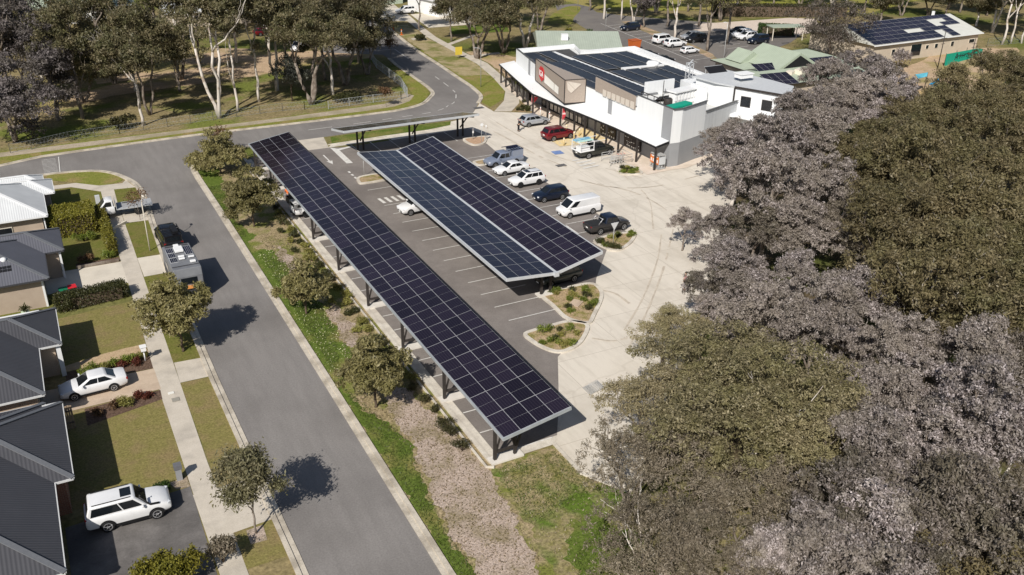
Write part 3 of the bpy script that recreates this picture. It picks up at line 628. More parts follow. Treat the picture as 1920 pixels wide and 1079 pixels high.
# middle canopy: two wings meeting in a valley
T = thing('solar_canopy', 'wide butterfly solar carport with two panel wings meeting in a valley gutter', 'solar carport', (35.9, 60.2, 0), 0, 'solar carports')
Y0, Y1 = 58.75, 95.15
plL, pw, plen = wing(T, 31.27, 3.22, 35.78, 2.84, Y0, Y1, 4, 15)
plR, pw2, _ = wing(T, 36.02, 2.84, 40.45, 3.86, Y0, Y1, 4, 15)
panels(T, plL+plR, pw, plen)
b = MB(); b.box((35.9, (Y0+Y1)/2, 2.80), (.24, Y1-Y0+.2, .10)); b.box((35.9, Y0-.15, 2.7), (.42, .25, .4)); b.build('valley_gutter', ALU, T)
b = MB()
b.box((31.2, (Y0+Y1)/2, 3.12), (.14, Y1-Y0+.1, .26)); b.box((40.52, (Y0+Y1)/2, 3.76), (.08, Y1-Y0+.1, .22))
for y in (Y0-.06, Y1+.06):
    b.bar((31.2, y, 3.1), (35.75, y, 2.72), .07, .26); b.bar((36.05, y, 2.72), (40.5, y, 3.74), .07, .26)
b.build('edge_trim', ALU, T)
b = MB()
for x, z in ((32.2, 3.0), (33.4, 2.9), (34.7, 2.8), (37.1, 2.95), (38.3, 3.22), (39.5, 3.5)): b.box((x, (Y0+Y1)/2, z-.08), (.08, Y1-Y0-.2, .14))
b.build('purlins', GALV, T)
for k in range(5):
    y = 60.25+7.9*k; b = MB()
    for x in (35.45, 36.35): b.box((x, y, 1.35), (.2, .2, 2.7))
    b.bar((35.45, y, 1.3), (33.6, y, 2.75), .14); b.bar((36.35, y, 1.3), (38.3, y, 3.0), .14)
    b.bar((31.4, y, 2.96), (35.9, y, 2.6), .16, .24); b.bar((35.9, y, 2.6), (40.3, y, 3.6), .16, .24)
    b.build('post_frame', STEEL, T)
    b = MB(); b.box((35.9, y, .1), (1.7, .8, .14)); b.build('footing', PADM, T)
# far canopy across the end of the car park
T = thing('solar_canopy', 'narrow solar carport seen almost edge-on at the far end of the car park', 'solar carport', (41.5, 105.7, 0), 0, 'solar carports')
base = parent_world(T); XA, XB = 31.6, 49.4
e0, e1 = Vector((0, 101.1, 4.05)), Vector((0, 105.9, 3.05))
ang = math.atan2(e1.z-e0.z, e1.y-e0.y); L = (e1-e0).length; plc = []
nx, ny = 7, 4
for i in range(nx):
    for j in range(ny):
        c = e0.lerp(e1, (j+.5)/ny) + Vector((XA+(XB-XA)*(i+.5)/nx, 0, 0))
        plc.append(Matrix.Translation(c-base) @ Matrix.Rotation(ang, 4, 'X') @ Matrix.Rotation(math.pi/2, 4, 'Z'))
panels(T, plc, L/ny-.02, (XB-XA)/nx-.03)
b = MB()
b.bar((XA, 101.04, 3.93), (XB, 101.04, 3.93), .07, .24); b.bar((XA, 105.96, 2.93), (XB, 105.96, 2.93), .07, .24)
for x in (XA-.04, XB+.04): b.bar((x, 101.1, 3.94), (x, 105.9, 2.94), .07, .24)
b.build('edge_trim', ALU, T)
for x in (34.6, 41.6, 48.4):
    b = MB()
    b.box((x, 105.4, 1.5), (.2, .2, 3.0)); b.box((x+.75, 105.4, 1.5), (.2, .2, 3.0))
    b.bar((x+.37, 105.8, 2.75), (x+.37, 101.3, 3.7), .18, .24); b.bar((x+.37, 105.4, 1.2), (x+.37, 103, 3.3), .12)
    b.build('post_frame', STEEL, T)

# ------------------------------------------------------------------ houses on the west side
ROOFD = ribmat('dark_roof_sheet', (.066, .066, .073), amt=.08); ROOFG = ribmat('grey_roof_sheet', (.115, .117, .135), amt=.08); ROOFW = ribmat('pale_roof_sheet', (.60, .61, .61), amt=.05)
BRICK = brickmat('red_brick', (.23, .075, .04), (.30, .11, .06), (.33, .27, .21)); BRICKC = brickmat('cream_brick', (.42, .31, .22), (.47, .36, .26), (.5, .42, .33))
RENDER_ = mat('beige_render', (.40, .32, .25), (.45, .365, .285), 1.2, rough=.9)
GUT = mat('pale_gutter', (.55, .55, .54), rough=.5); GUTD = mat('dark_gutter', (.05, .05, .055), rough=.5)
GLASS = mat('dark_glass', (.012, .014, .017), (.018, .02, .024), 1.0, rough=.06, spec=.6)
GLASSB = mat('shop_glass', (.03, .035, .04), (.06, .065, .07), .7, rough=.08, spec=.6)
CREAM = mat('cream_paint', (.66, .6, .5), rough=.7)
def hip(b, x0, x1, y0, y1, ze, pitch, mi=0, thick=.16):
    """hip roof over a rectangle with boxed eaves"""
    t = math.tan(R(pitch)); wx, wy = x1-x0, y1-y0
    if wx >= wy:
        h = wy/2*t; a, c = (x0+wy/2, (y0+y1)/2, ze+h), (x1-wy/2, (y0+y1)/2, ze+h)
    else:
        h = wx/2*t; a, c = ((x0+x1)/2, y0+wx/2, ze+h), ((x0+x1)/2, y1-wx/2, ze+h)
    p = [(x0, y0, ze), (x1, y0, ze), (x1, y1, ze), (x0, y1, ze)]
    if wx >= wy: fs = [[p[0], p[1], c, a], [p[1], p[2], c], [p[2], p[3], a, c], [p[3], p[0], a]]
    else: fs = [[p[0], p[1], a], [p[1], p[2], c, a], [p[2], p[3], c], [p[3], p[0], a, c]]
    for f in fs: b.poly(f, mi)
    b.poly([(q[0], q[1], ze-.02) for q in p][::-1], mi)
    return p, a, c
def capline(b, p, q, mi=0): b.bar(Vector(p)+Vector((0, 0, .02)), Vector(q)+Vector((0, 0, .02)), .3, .06, mi)
def house(label, rects, wallm, roofm, gutm, ze=2.72, pitch=22.5, capm=None, loc=None, inset=.5, name='house', windows=(), cat='house', caps=True):
    x0, x1, y0, y1 = rects[0]
    T = thing(name, label, cat, loc or ((x0+x1)/2, (y0+y1)/2, 0))
    rb, gb, wb, cb = MB(), MB(), MB(), MB()
    for i, (x0, x1, y0, y1) in enumerate(rects):
        zz = ze + .006*i
        p, a, c = hip(rb, x0, x1, y0, y1, zz, pitch)
        if caps:
            for q in p: capline(cb, q, a if (Vector(q)-Vector(a)).length < (Vector(q)-Vector(c)).length else c)
            if (Vector(a)-Vector(c)).length > .3: capline(cb, a, c)
        for q, r in ((p[0], p[1]), (p[1], p[2]), (p[2], p[3]), (p[3], p[0])):
            gb.bar(Vector(q)-Vector((0, 0, .07)), Vector(r)-Vector((0, 0, .07)), .12, .13)
        wb.prism([(x0+inset, y0+inset), (x1-inset, y0+inset), (x1-inset, y1-inset), (x0+inset, y1-inset)], 0, zz-.05-.003*i)
    wb.build('wall', wallm, T); ro = rb.build('roof', roofm, T)
    gb.build('gutter', gutm, ro); 
    if caps: cb.build('ridge_cap', capm or roofm, ro)
    for (cx_, cy_, cz_, wd, ht, ax) in windows:
        f = MB(); d = (.06, wd, ht) if ax == 'x' else (wd, .06, ht)
        f.box((cx_, cy_, cz_), d); f = f.build('window', CREAM, T)
        g_ = MB(); k = .045
        d2 = (.03, wd-.14, ht-.14) if ax == 'x' else (wd-.14, .03, ht-.14)
        off = Vector((k, 0, 0)) if ax == 'x' else Vector((0, -k, 0))
        g_.box(Vector((cx_, cy_, cz_))+off, d2); g_.build('pane', GLASS, f)
    return T, ro
CAPG = mat('roof_cap_grey', (.14, .145, .155), rough=.5)
H4, r4 = house('dark-roofed red brick house nearest the bottom left corner of the photo', [(-16, -3.3, 39.9, 56.6), (-11, -2.32, 47.65, 56.2)], BRICK, ROOFD, GUT, capm=CAPG, windows=[(-2.8, 52, 1.4, 2.6, 1.5, 'x'), (-3.79, 44, 1.2, 3.8, 2.1, 'x')])
b = MB(); b.box((-5.9, 56.16, 2.74), (7.0, .16, .1)); b.build('gutter', GUT, r4)
H3, r3 = house('dark-roofed house whose driveway holds the white sedan', [(-16, -3.25, 57.7, 70.0), (-10, -1.8, 64.25, 70.3)], BRICKC, ROOFD, GUT, capm=CAPG, windows=[(-2.28, 67.2, 1.4, 2.4, 1.5, 'x'), (-3.7, 60.7, 1.15, 3.6, 2.0, 'x')])
b = MB(); b.box((-6.0, 70.26, 2.76), (6.2, .18, .1)); b.build('gutter', WHITE, r3)
b = MB(); b.box((-2.05, 64.55, 1.3), (.3, .3, 2.6)); b.build('porch_post', WHITE, H3)
H2, r2 = house('grey-roofed beige house with a rotating vent on its roof beside the two wheelie bins', [(-16, -1.9, 76.2, 85.8), (-9, -.4, 81.7, 87.2)], RENDER_, ROOFG, GUTD, capm=CAPG, windows=[(-2.35, 79, 1.2, 3.4, 2.1, 'x'), (-.88, 84.4, 1.4, 2.0, 1.4, 'x')])
vb = MB(); vb.tube([(-4.9, 78.9, 3.2), (-4.9, 78.9, 3.75), (-4.9, 78.9, 3.95), (-4.9, 78.9, 4.05)], [.2, .2, .28, .1], 10); vb.build('roof_vent', WHITE, r2)
vb = MB()
for i in range(4):
    for j in range(2): vb.box((-5.6+.34*i, 77.75+.32*j, 3.38+.13*j), (.3, .28, .03), rot=Matrix.Rotation(R(22.5), 3, 'X'))
vb.build('solar_collector', BLACK, r2)
b = MB(); b.box((-2.45, 76.75, 1.3), (.16, .16, 2.6)); b.box((-.75, 81.95, 1.3), (.16, .16, 2.6)); b.build('porch_post', WHITE, H2)
H1, r1 = house('white-roofed house on the street corner at the left edge of the photo', [(-16, -1.15, 91, 101.2), (-9, -.14, 97.45, 101.75), (-8, -.9, 100.4, 103.6)], RENDER_, ROOFW, WHITE, capm=WHITE, windows=[(-1.6, 94, 1.4, 2.2, 1.5, 'x'), (-.6, 99.6, 1.4, 1.6, 1.4, 'x'), (-5, 91.45, 1.5, 1.4, .9, 'y')])
b = MB(); b.box((-1.5, 91.38, 1.3), (.1, .1, 2.6)); b.build('downpipe', WHITE, H1)
b = MB(); b.box((-2.4, 91.3, .75), (.9, .35, .75)); b.build('air_conditioner', CREAM, H1)

# ------------------------------------------------------------------ shop
SW = mat('white_wall_panel', (.78, .79, .79), (.72, .735, .74), 1.2, rough=.7, stretch=(1.6, 1.6, .12), lo=.4, hi=.7); SG = mat('grey_wall_panel', (.27, .275, .285), (.30, .305, .315), .5, rough=.75)
SL = mat('light_grey_panel', (.54, .555, .565), (.47, .485, .495), 1.4, rough=.75, stretch=(2.0, 2.0, .1), lo=.4, hi=.7)
ROOFM = ribmat('shop_roof_sheet', (.66, .66, .64), amt=.06); AWN = mat('white_awning_sheet', (.80, .80, .79), (.77, .77, .76), .4, rough=.55)
MESHM = mat('perforated_screen', (.33, .275, .23), (.37, .31, .26), 6.0, fine=.12, fscale=30, rough=.6)
MESHL = mat('screen_light', (.55, .49, .42), (.60, .54, .47), 4.0, rough=.6)
RED = mat('sign_red', (.58, .03, .035), (.5, .025, .03), 2.0, rough=.5); SIGNW = mat('sign_white', (.86, .83, .76), (.82, .79, .72), 1.0, rough=.5)
A, B_, C_, D_, D2, E_, F_ = (66.1, 83.15), (66.1, 116), (68.7, 127.1), (79.1, 126.6), (77.4, 121.9), (87.3, 121.2), (85.5, 99)
T = thing('supermarket', 'large white supermarket with solar-covered roof, long white awning and red emblem sign', 'supermarket', (75, 104, 0))
SHOP = T
RZ = 5.15
def wallrun(name, pts, z0, z1, m_, th=.25, side=1, parent=T):
    q = offset(pts, side*th); bb = MB()
    for i in range(len(pts)-1): bb.prism([pts[i], pts[i+1], q[i+1], q[i]], z0, z1)
    return bb.build(name, m_, parent)
# outer walls: white upper part, grey lower band set back 2 cm
wallrun('wall', [(66.1, 90.4), (66.1, 102.0)], 3.0, 5.62, SW, side=-1)
wallrun('wall', [(66.1, 102.0), (66.1, 116), (68.7, 127.1)], 3.0, 5.62, SW, side=-1)
wallrun('wall', [(68.7, 127.1), (79.1, 126.6), (77.4, 121.9), (87.3, 121.2), (85.5, 99), (85, 92)], 0, 5.62, SW, side=-1)
wallrun('wall', [(66.1, 83.2), (66.1, 90.4)], 3.0, 7.15, SW, side=-1)
wallrun('lower_wall', [(66.12, 83.2), (66.12, 103), (66.12, 116), (68.72, 127.1)], 0, 3.0, SG, side=-1)
wallrun('wall_stripe', [(66.07, 83.18), (66.07, 85.0)], 3.0, 7.13, SG, side=-1, th=.03)
wallrun('wall_stripe', [(66.07, 95.8), (66.07, 96.7)], 3.2, 5.6, SG, side=-1, th=.03)
bb = MB(); bb.prism([(66.75, 119.0), (66.95, 119.9), (67.05, 119.88), (66.85, 118.98)], 3.2, 5.6); bb.build('wall_stripe', SG, T)
wallrun('wall', [(66.1, 83.17), (67.5, 83.1), (70.8, 84.2), (72.4, 84.75)], 3.0, 7.13, SW, side=1)
wallrun('wall', [(72.4, 84.75), (79.4, 87.1)], 3.0, 5.8, SL, side=1)
wallrun('lower_wall', [(66.12, 83.2), (67.5, 83.13), (70.8, 84.23), (79.4, 87.13)], 0, 3.0, SG, side=1)
bb = MB()
for a, c, z in (((66.2, 90.35), (66.2, 83.1), 7.18), ((66.1, 83.12), (67.5, 83.05), 7.18), ((67.5, 83.05), (72.4, 84.7), 7.16), ((72.4, 84.7), (79.4, 87.05), 5.84), ((66.2, 116), (66.2, 90.5), 5.65), ((68.8, 127.1), (66.2, 116), 5.65)):
    bb.bar((*a, z), (*c, z), .3, .06)
bb.build('coping', mat('dark_coping', (.09, .09, .09), rough=.5), T)
rb = MB(); rb.sheet([(66.3, 90), (66.3, 116), (68.9, 126.9), (78.9, 126.4), (77.2, 121.8), (87.1, 121), (85.3, 96), (80, 95.5), (73, 95)], 0)
rb.v = [(x, y, RZ-.012*abs(x-73.9)) for x, y, z in rb.v]
ROOF = rb.build('roof', ROOFM, T)
ub = MB(); ub.sheet([(66.6, 96.2), (66.6, 116), (69.0, 126), (77.6, 125.6), (76.6, 121.4), (85.2, 120.6), (84.9, 96.2)], RZ+.03); ub.v = [(x, y, RZ-.012*abs(x-73.9)+.02) for x, y, z in ub.v]; ub.build('painted_panel_shade', mat('painted_roof_shade', (.06, .06, .06), (.09, .088, .085), 2.0), ROOF)  # dark sheet laid under the panels: shade between rows put in as colour
rb = MB(); rb.bar((73.95, 124.3, RZ+.06), (73.9, 96.5, RZ+.06), .55, .1); rb.build('ridge_cap', WHITE, ROOF)
rb = MB(); rb.bar((86.3, 120, 5.0+.1), (85.2, 97, 5.1), .35, .5); rb.build('edge_flashing', WHITE, ROOF)
rb = MB(); rb.bar((77, 109.6, RZ+.18), (84, 109.2, RZ+.14), .8, .3); rb.build('roof_duct', WHITE, ROOF)
rb = MB(); rb.tube([(82.6, 109.8, RZ+.1), (82.6, 109.8, RZ+.5), (82.6, 109.8, RZ+.75), (82.6, 109.8, RZ+.8)], [1.0, 1.0, .8, .2], 12); rb.build('roof_ventilator', WHITE, ROOF)
pm = []
base = parent_world(T)
def rowpanels(xa, xb, y, tilt):
    n = int((xb-xa)/2.3)
    for i in range(n):
        c = Vector((xa+(i+.5)*(xb-xa)/n, y, RZ-.012*abs(xa+(i+.5)*(xb-xa)/n-73.9)+.25))
        pm.append(Matrix.Translation(c-base) @ Matrix.Rotation(R(tilt), 4, 'X') @ Matrix.Rotation(math.pi/2, 4, 'Z'))
y = 96.5; r_ = 0
while y < 124.5:
    xl = 66.4 if y < 116 else 66.5+(y-116)*.235
    xr_ = 85.0
    for dy in (0, 1.135):
        rowpanels(xl, 73.6, y+dy, 3)
        if y < 120 and not (109.0 < y+dy < 110.3):
            rowpanels(74.3, 85.0, y+dy, 3)
        elif y < 119.5: rowpanels(74.6, 76.6, y+dy, 3)
    y += 2.4
panels(T, pm, 1.125, 2.24, cellmat('shop_solar_cells', (.018, .016, .017), (.05, .047, .047), rough=.3))
# plant deck on the south end
pb = MB(); pb.sheet([(66.3, 83.5), (66.3, 95.2), (80.3, 95.2), (80, 87.3), (72.4, 85), (67.5, 83.4)], 4.35); pb.build('plant_deck', mat('deck_sheet', (.6, .6, .58), (.5, .5, .49), 1.0), T)
wallrun('plant_wall', [(71.5, 96.2), (76.3, 96.3)], 4.3, 6.9, SW)
wallrun('plant_wall', [(77.4, 94.2), (77.6, 91.2)], 4.3, 6.6, SW)
bb = MB(); bb.prism([(77.7, 94.3), (84.2, 95.4), (84.6, 98.0), (78, 97.2)], 4.3, 6.4); bb.build('plant_room', SW, T)
cool = MB(); cool.box((75.6, 93.3, 5.2), (4.6, 1.0, 1.5), rz=R(12)); cool.box((75.6, 93.3, 6.25), (4.9, 1.6, .18), rz=R(12))
for i in range(7): cool.box((73.6+.63*i, 92.25+.14*i, 5.5), (.4, .12, .7), rz=R(12))
cool.build('roof_chiller', [WHITE], T)
for px, py in ((1253, 186), (1269, 181), (1286, 179), (1304, 176)):
    v = at(px, py, 5.3); f = MB(); f.tube([(v.x, v.y, 4.5), (v.x, v.y, 5.25), (v.x, v.y, 5.4)], [.6, .6, .5], 12); f.tube([(v.x, v.y, 5.41), (v.x, v.y, 5.46)], [.42, .42], 12, mi=1); f.build('fan_unit', [STEEL, BLACK], T)
v = at(1272, 196, 6.9); tk = MB(); tk.box((v.x, v.y, 6.4), (4.1, 1.3, 1.15), rz=R(14)); tk.build('green_tank', mat('tank_green', (.01, .30, .19), (.012, .34, .22), 1.0, rough=.4), T, bevel=.18)
tw = MB(); v = at(1286, 178, 4.4); tx, ty = v.x+.6, v.y+.5
for sx in (-.35, .35):
    for sy in (-.35, .35): tw.bar((tx+sx, ty+sy, 4.3), (tx+sx, ty+sy, 8.6), .06)
for i in range(8):
    z = 4.4+.52*i
    for (a, c) in (((-.35, -.35), (.35, -.35)), ((.35, -.35), (.35, .35)), ((.35, .35), (-.35, .35)), ((-.35, .35), (-.35, -.35))):
        tw.bar((tx+a[0], ty+a[1], z), (tx+c[0], ty+c[1], z+.5), .04)
tw.bar((tx-.5, ty, 8.6), (tx+.5, ty, 8.6), .1); tw.bar((tx-.6, ty-.2, 8.3), (tx+.6, ty+.2, 8.9), .1)
tw.build('lattice_ladder', ALU, T)
for px, py in ((1242, 188), (1303, 182)):
    v = at(px, py, 4.6); q = MB(); q.cyl((v.x, v.y, 4.3), (v.x, v.y, 7.2), .05, 6); q.build('pipe', STEEL, T)
# two-window block
bb = MB(); P4 = [(79.4, 87.7), (82.5, 81.4), (86.0, 85.1), (85.6, 88.6), (84.1, 95.2), (78.2, 94.2), (78.7, 90.6)]
bb.prism(P4, 0, 7.3); bb.build('wall', SW, T)
bb = MB(); bb.prism([(79.4, 87.7), (82.6, 81.0), (86.4, 84.7), (86.0, 88.6), (84.4, 95.5), (77.8, 94.5), (78.3, 90.6)], 7.31, 7.5); bb.build('roof', SL, T)
bb = MB(); bb.bar((79.25, 87.75, 7.4), (82.5, 81.0, 7.4), .16, .26); bb.bar((79.3, 87.75, 7.3), (79.3, 87.75, 4.6), .16); bb.build('edge_trim', STEEL, T)
nrm = Vector((82.5-79.4, 81.4-87.7, 0)).normalized()
for px0, px1, py0, py1 in ((1383, 1402, 182, 200), (1418, 1436, 189, 206)):
    u = .22 if px0 < 1400 else .62
    c = Vector((79.4, 87.7, 0)).lerp(Vector((82.5, 81.4, 0)), u) + Vector((0, 0, 5.75))
    f = MB(); f.box(c, (1.35, .12, 1.35), rz=math.atan2(nrm.y, nrm.x)); f = f.build('window', STEEL, T)
    out = Vector((nrm.y, -nrm.x, 0)); g_ = MB(); g_.box(c+out*.06, (1.15, .03, 1.15), rz=math.atan2(nrm.y, nrm.x)); g_.build('pane', GLASS, f)
bb = MB(); q0, q1 = Vector((79.0, 88.2, 4.15)), Vector((82.3, 81.2, 4.15)); out = Vector((nrm.y, -nrm.x, 0))
bb.prism([q0.xy, q1.xy, (q1+out*1.6).xy, (q0+out*1.6).xy], 4.0, 4.35); bb.build('awning', SW, T)
# front awning with posts
aw = MB(); OUT = [(63.75, 82.9), (63.75, 91.5), (63.3, 98), (62.75, 104.5), (62.45, 110.5), (64.3, 119), (66.6, 128.9)]
INN = [(66.05, 83.3), (66.05, 91.5), (66.05, 98), (66.05, 104.5), (66.05, 110.5), (66.75, 119), (69.4, 129.0)]
for i in range(6):
    q = [(*OUT[i], 3.02), (*OUT[i+1], 3.02), (*INN[i+1], 3.3), (*INN[i], 3.3)]
    aw.poly(q[::-1] if False else q, 0); aw.poly([(x, y_, z-.12) for x, y_, z in q][::-1], 0)
    aw.bar((*OUT[i], 2.95), (*OUT[i+1], 2.95), .1, .2, 1)
aw.poly([(63.75, 82.9, 2.8), (66.9, 84.1, 2.9), (66.05, 83.3, 3.3), (63.75, 82.9, 3.02)], 1)
aw.poly([(63.75, 82.9, 3.02), (66.05, 83.3, 3.3), (66.05, 83.25, 3.0), (63.75, 82.85, 2.8)], 1)
AW = aw.build('awning', [AWN, BLACK], T)
posts = [(63.83, 82.95), (63.6, 86.4), (63.55, 90.3), (63.5, 93), (63.45, 95.6), (63.2, 97.7), (62.95, 99.9), (62.8, 103.3), (62.6, 106.5), (62.4, 110.3), (63.3, 113.4), (64.2, 116.5), (64.9, 119.7), (65.5, 122.5), (66.2, 125.9), (66.75, 128.6)]
for i, (x, y_) in enumerate(posts):
    pb = MB(); pb.box((x+.12, y_+.05, 1.48), (.2, .2, 2.95)); pb.build('awning_post', STEEL, T)
# steel tree braces along the north-west end
bb = MB()
for i in range(10, 15):
    a, c = Vector((*posts[i], 0)), Vector((*posts[i+1], 0))
    bb.bar(a+Vector((.15, 0, .2)), a.lerp(c, .9)+Vector((.1, 0, 2.2)), .09); bb.bar(a+Vector((.15, 0, 2.3)), c+Vector((.1, 0, 2.3)), .07)
bb.build('cross_brace', STEEL, T)
# glazed entry and dark shopfront
gl = MB(); gl.box((65.95, 107.5, 1.5), (.12, 12.5, 2.9)); gl.build('glazing', GLASSB, T)
fm = MB()
for k in range(12): fm.box((65.88, 101.5+1.1*k, 1.5), (.09, .09, 2.9))
fm.box((65.89, 107.5, 2.3), (.06, 12.4, .08)); fm.box((65.89, 107.5, .1), (.06, 12.4, .14)); fm.build('mullion', STEEL, T)
for k in range(8):
    q = MB(); q.box((65.86, 103+1.1*k, .7), (.03, .85, .8)); q.build('window_poster', mat('poster_pale', (.6, .55, .46), (.75, .72, .66), 3.0), T)
dk = MB(); dk.box((65.93, 120.5, 1.4), (.3, 8, 2.8), rz=R(-13)); dk.build('glazing', GLASSB, T)
TXT = mat('sign_text_white', (.8, .8, .78), rough=.5)
for yc in (96.15, 90.55):
    q = MB(); q.box((65.97, yc, 1.55), (.14, 3.6, 2.5)); P_ = q.build('shop_window', mat('black_window', (.012, .01, .012), (.03, .022, .024), 2.0, rough=.25), T)
    q = MB()
    q.box((65.885, yc+.15, 2.35), (.02, 1.1, .22)); q.box((65.885, yc+1.2, 2.38), (.02, .32, .3)); q.box((65.885, yc-1.05, 2.3), (.02, .35, .2)); q.box((65.885, yc-1.5, 2.3), (.02, .22, .2))
    r_ = random.Random(int(yc))
    for k in range(16): q.box((65.885, yc+r_.uniform(-1.6, 1.6), r_.uniform(.45, 1.9)), (.02, r_.uniform(.06, .3), r_.uniform(.05, .12)))
    for k in range(6): q.box((65.883, yc-1.5+.5*k, .5), (.02, .22, .16))
    q.build('window_lettering', TXT, P_)
pr_ = MB(); pr_.tube([(65.7, 102, 2.7), (65.7, 101.2, 2.7)], .05, 6); pr_.build('light_fitting', WHITE, T)
# big sign box over the entry
sgn = MB(); S1, S2, S3 = Vector((65.95, 115.9, 0)), Vector((63.1, 102.85, 0)), Vector((66.1, 102.3, 0))
sgn.prism([S1.xy, S2.xy, S3.xy, (66.1, 115.9)], 3.42, 6.55); SB = sgn.build('sign_box', [MESHM], T)
bb = MB()
for p in (S1, S2, S3): bb.bar(p+Vector((-.02, -.02, 3.4)), p+Vector((-.02, -.02, 6.58)), .09)
for z in (3.4, 6.57): bb.bar(S1+Vector((0, 0, z)), S2+Vector((0, 0, z)), .08); bb.bar(S2+Vector((0, 0, z)), S3+Vector((0, 0, z)), .08)
bb.build('sign_frame', STEEL, SB)
du = (S2-S1).normalized(); nv = Vector((du.y, -du.x, 0)); nv = nv if nv.x < 0 else -nv
fr = lambda u, z, off: S1 + du*u + nv*off + Vector((0, 0, z))
q = MB(); q.add([fr(2.0, 4.55, .1), fr(2.0, 5.5, .1), fr(2.6, 6.05, .1), fr(3.7, 6.05, .1), fr(4.3, 5.6, .1), fr(4.3, 4.55, .1), fr(3.2, 3.95, .1)], [tuple(range(7))]); q.add([fr(2.0, 4.55, .03), fr(2.0, 5.5, .03), fr(2.6, 6.05, .03), fr(3.7, 6.05, .03), fr(4.3, 5.6, .03), fr(4.3, 4.55, .03), fr(3.2, 3.95, .03)], [tuple(range(7))])
for i in range(7): j = (i+1) % 7; q.f.append([i, j, 7+j, 7+i]); q.m.append(0); q.s.append(False)
EMB = q.build('emblem', [RED], SB)
q = MB(); q.add([fr(4.55, 4.15, .07), fr(9.0, 4.05, .07), fr(9.0, 5.1, .07), fr(4.55, 5.35, .07)], [(0, 1, 2, 3)]); q.add([fr(9.15, 4.05, .07), fr(11.0, 4.0, .07), fr(11.0, 5.05, .07), fr(9.15, 5.1, .07)], [(0, 1, 2, 3)]); q.build('sign_panel', SIGNW, SB)
def text_part(s, size, origin, xdir, ydir, m_, parent, name='lettering', extr=.01):
    cu = bpy.data.curves.new('t', 'FONT'); cu.body = s; cu.size = size; cu.align_x = 'CENTER'; cu.align_y = 'CENTER'; cu.extrude = extr; cu.offset = .012*size
    ob = bpy.data.objects.new('t', cu); COL.objects.link(ob); dg = bpy.context.evaluated_depsgraph_get(); dg.update()
    me = bpy.data.meshes.new_from_object(ob.evaluated_get(dg)); bpy.data.objects.remove(ob)
    xd, yd = Vector(xdir).normalized(), Vector(ydir).normalized(); zd = xd.cross(yd)
    M4 = Matrix((xd, yd, zd)).transposed().to_4x4(); M4.translation = Vector(origin)-parent_world(parent)
    me.transform(M4); me.materials.clear(); me.materials.append(m_)
    o = bpy.data.objects.new(name, me); COL.objects.link(o); o.parent = parent; return o
text_part('IGA', 1.15, fr(3.15, 5.05, .13), du, (0, 0, 1), TXT, EMB)
q = MB()   # pale folded shape on the short side of the box
e = (S3-S2).normalized(); n2 = Vector((e.y, -e.x, 0)); n2 = n2 if n2.y < 0 else -n2
f2 = lambda u, z: S2 + e*u + n2*.04 + Vector((0, 0, z))
q.add([f2(.25, 6.4), f2(2.4, 5.95), f2(.95, 4.75), f2(.4, 5.3)], [(0, 1, 2, 3)]); q.build('sign_motif', MESHL, SB)
q = MB(); q.bar(f2(.25, 6.4), f2(1.5, 5.2), .04); q.bar(f2(2.4, 5.95), f2(.95, 4.75), .04); q.build('motif_line', MESHM, SB)
# second perforated screen on the parapet
q = MB(); q.add([(66.02, 99.8, 5.6), (66.02, 99.8, 7.4), (66.02, 90.55, 7.0), (66.02, 90.55, 5.3), (65.95, 99.8, 5.6), (65.95, 99.8, 7.4), (65.95, 90.55, 7.0), (65.95, 90.55, 5.3)], [(0, 1, 2, 3), (7, 6, 5, 4), (0, 3, 7, 4), (1, 5, 6, 2), (0, 4, 5, 1), (3, 2, 6, 7)]); SC = q.build('screen', MESHM, T)
q = MB()
for k in range(7): q.box((65.93, 91.2+1.05*k, 5.75), (.03, .82, .85 if k > 0 else .9))
q.build('screen_panel', MESHL, SC)
q = MB(); q.bar((66.6, 90.3, 6.2), (66.6, 86.2, 7.6), .08); q.bar((66.6, 90.3, 7.6), (66.6, 86.2, 7.6), .08)
for k in range(4): q.bar((66.6, 90.3-1.3*k, 7.1), (66.6, 90.3-1.3*k, 7.6), .06)
q.build('roof_rail', STEEL, T)
# flat collector on the plant room
v = at(1345, 140, 7.2); q = MB(); rr = Matrix.Rotation(R(28), 3, 'X'); q.box((v.x, v.y, 7.6), (3.0, 2.2, .08), rot=rr, mi=0); q.bar((v.x-1.4, v.y+.8, 6.6), (v.x-1.4, v.y+.8, 7.95), .07, mi=1); q.bar((v.x+1.4, v.y+.8, 6.6), (v.x+1.4, v.y+.8, 7.95), .07, mi=1); q.bar((v.x-1.5, v.y+1, 8.12), (v.x+1.5, v.y+1, 8.12), .1, mi=1)
q.build('roof_collector', [BLACK, ALU], T)
q = MB(); v = at(1394, 146, 7.9); q.box((v.x, v.y, 8.2), (2.0, 1.3, .5)); q.box((v.x, v.y, 8.5), (2.2, 1.5, .1)); q.build('roof_hatch', WHITE, T)
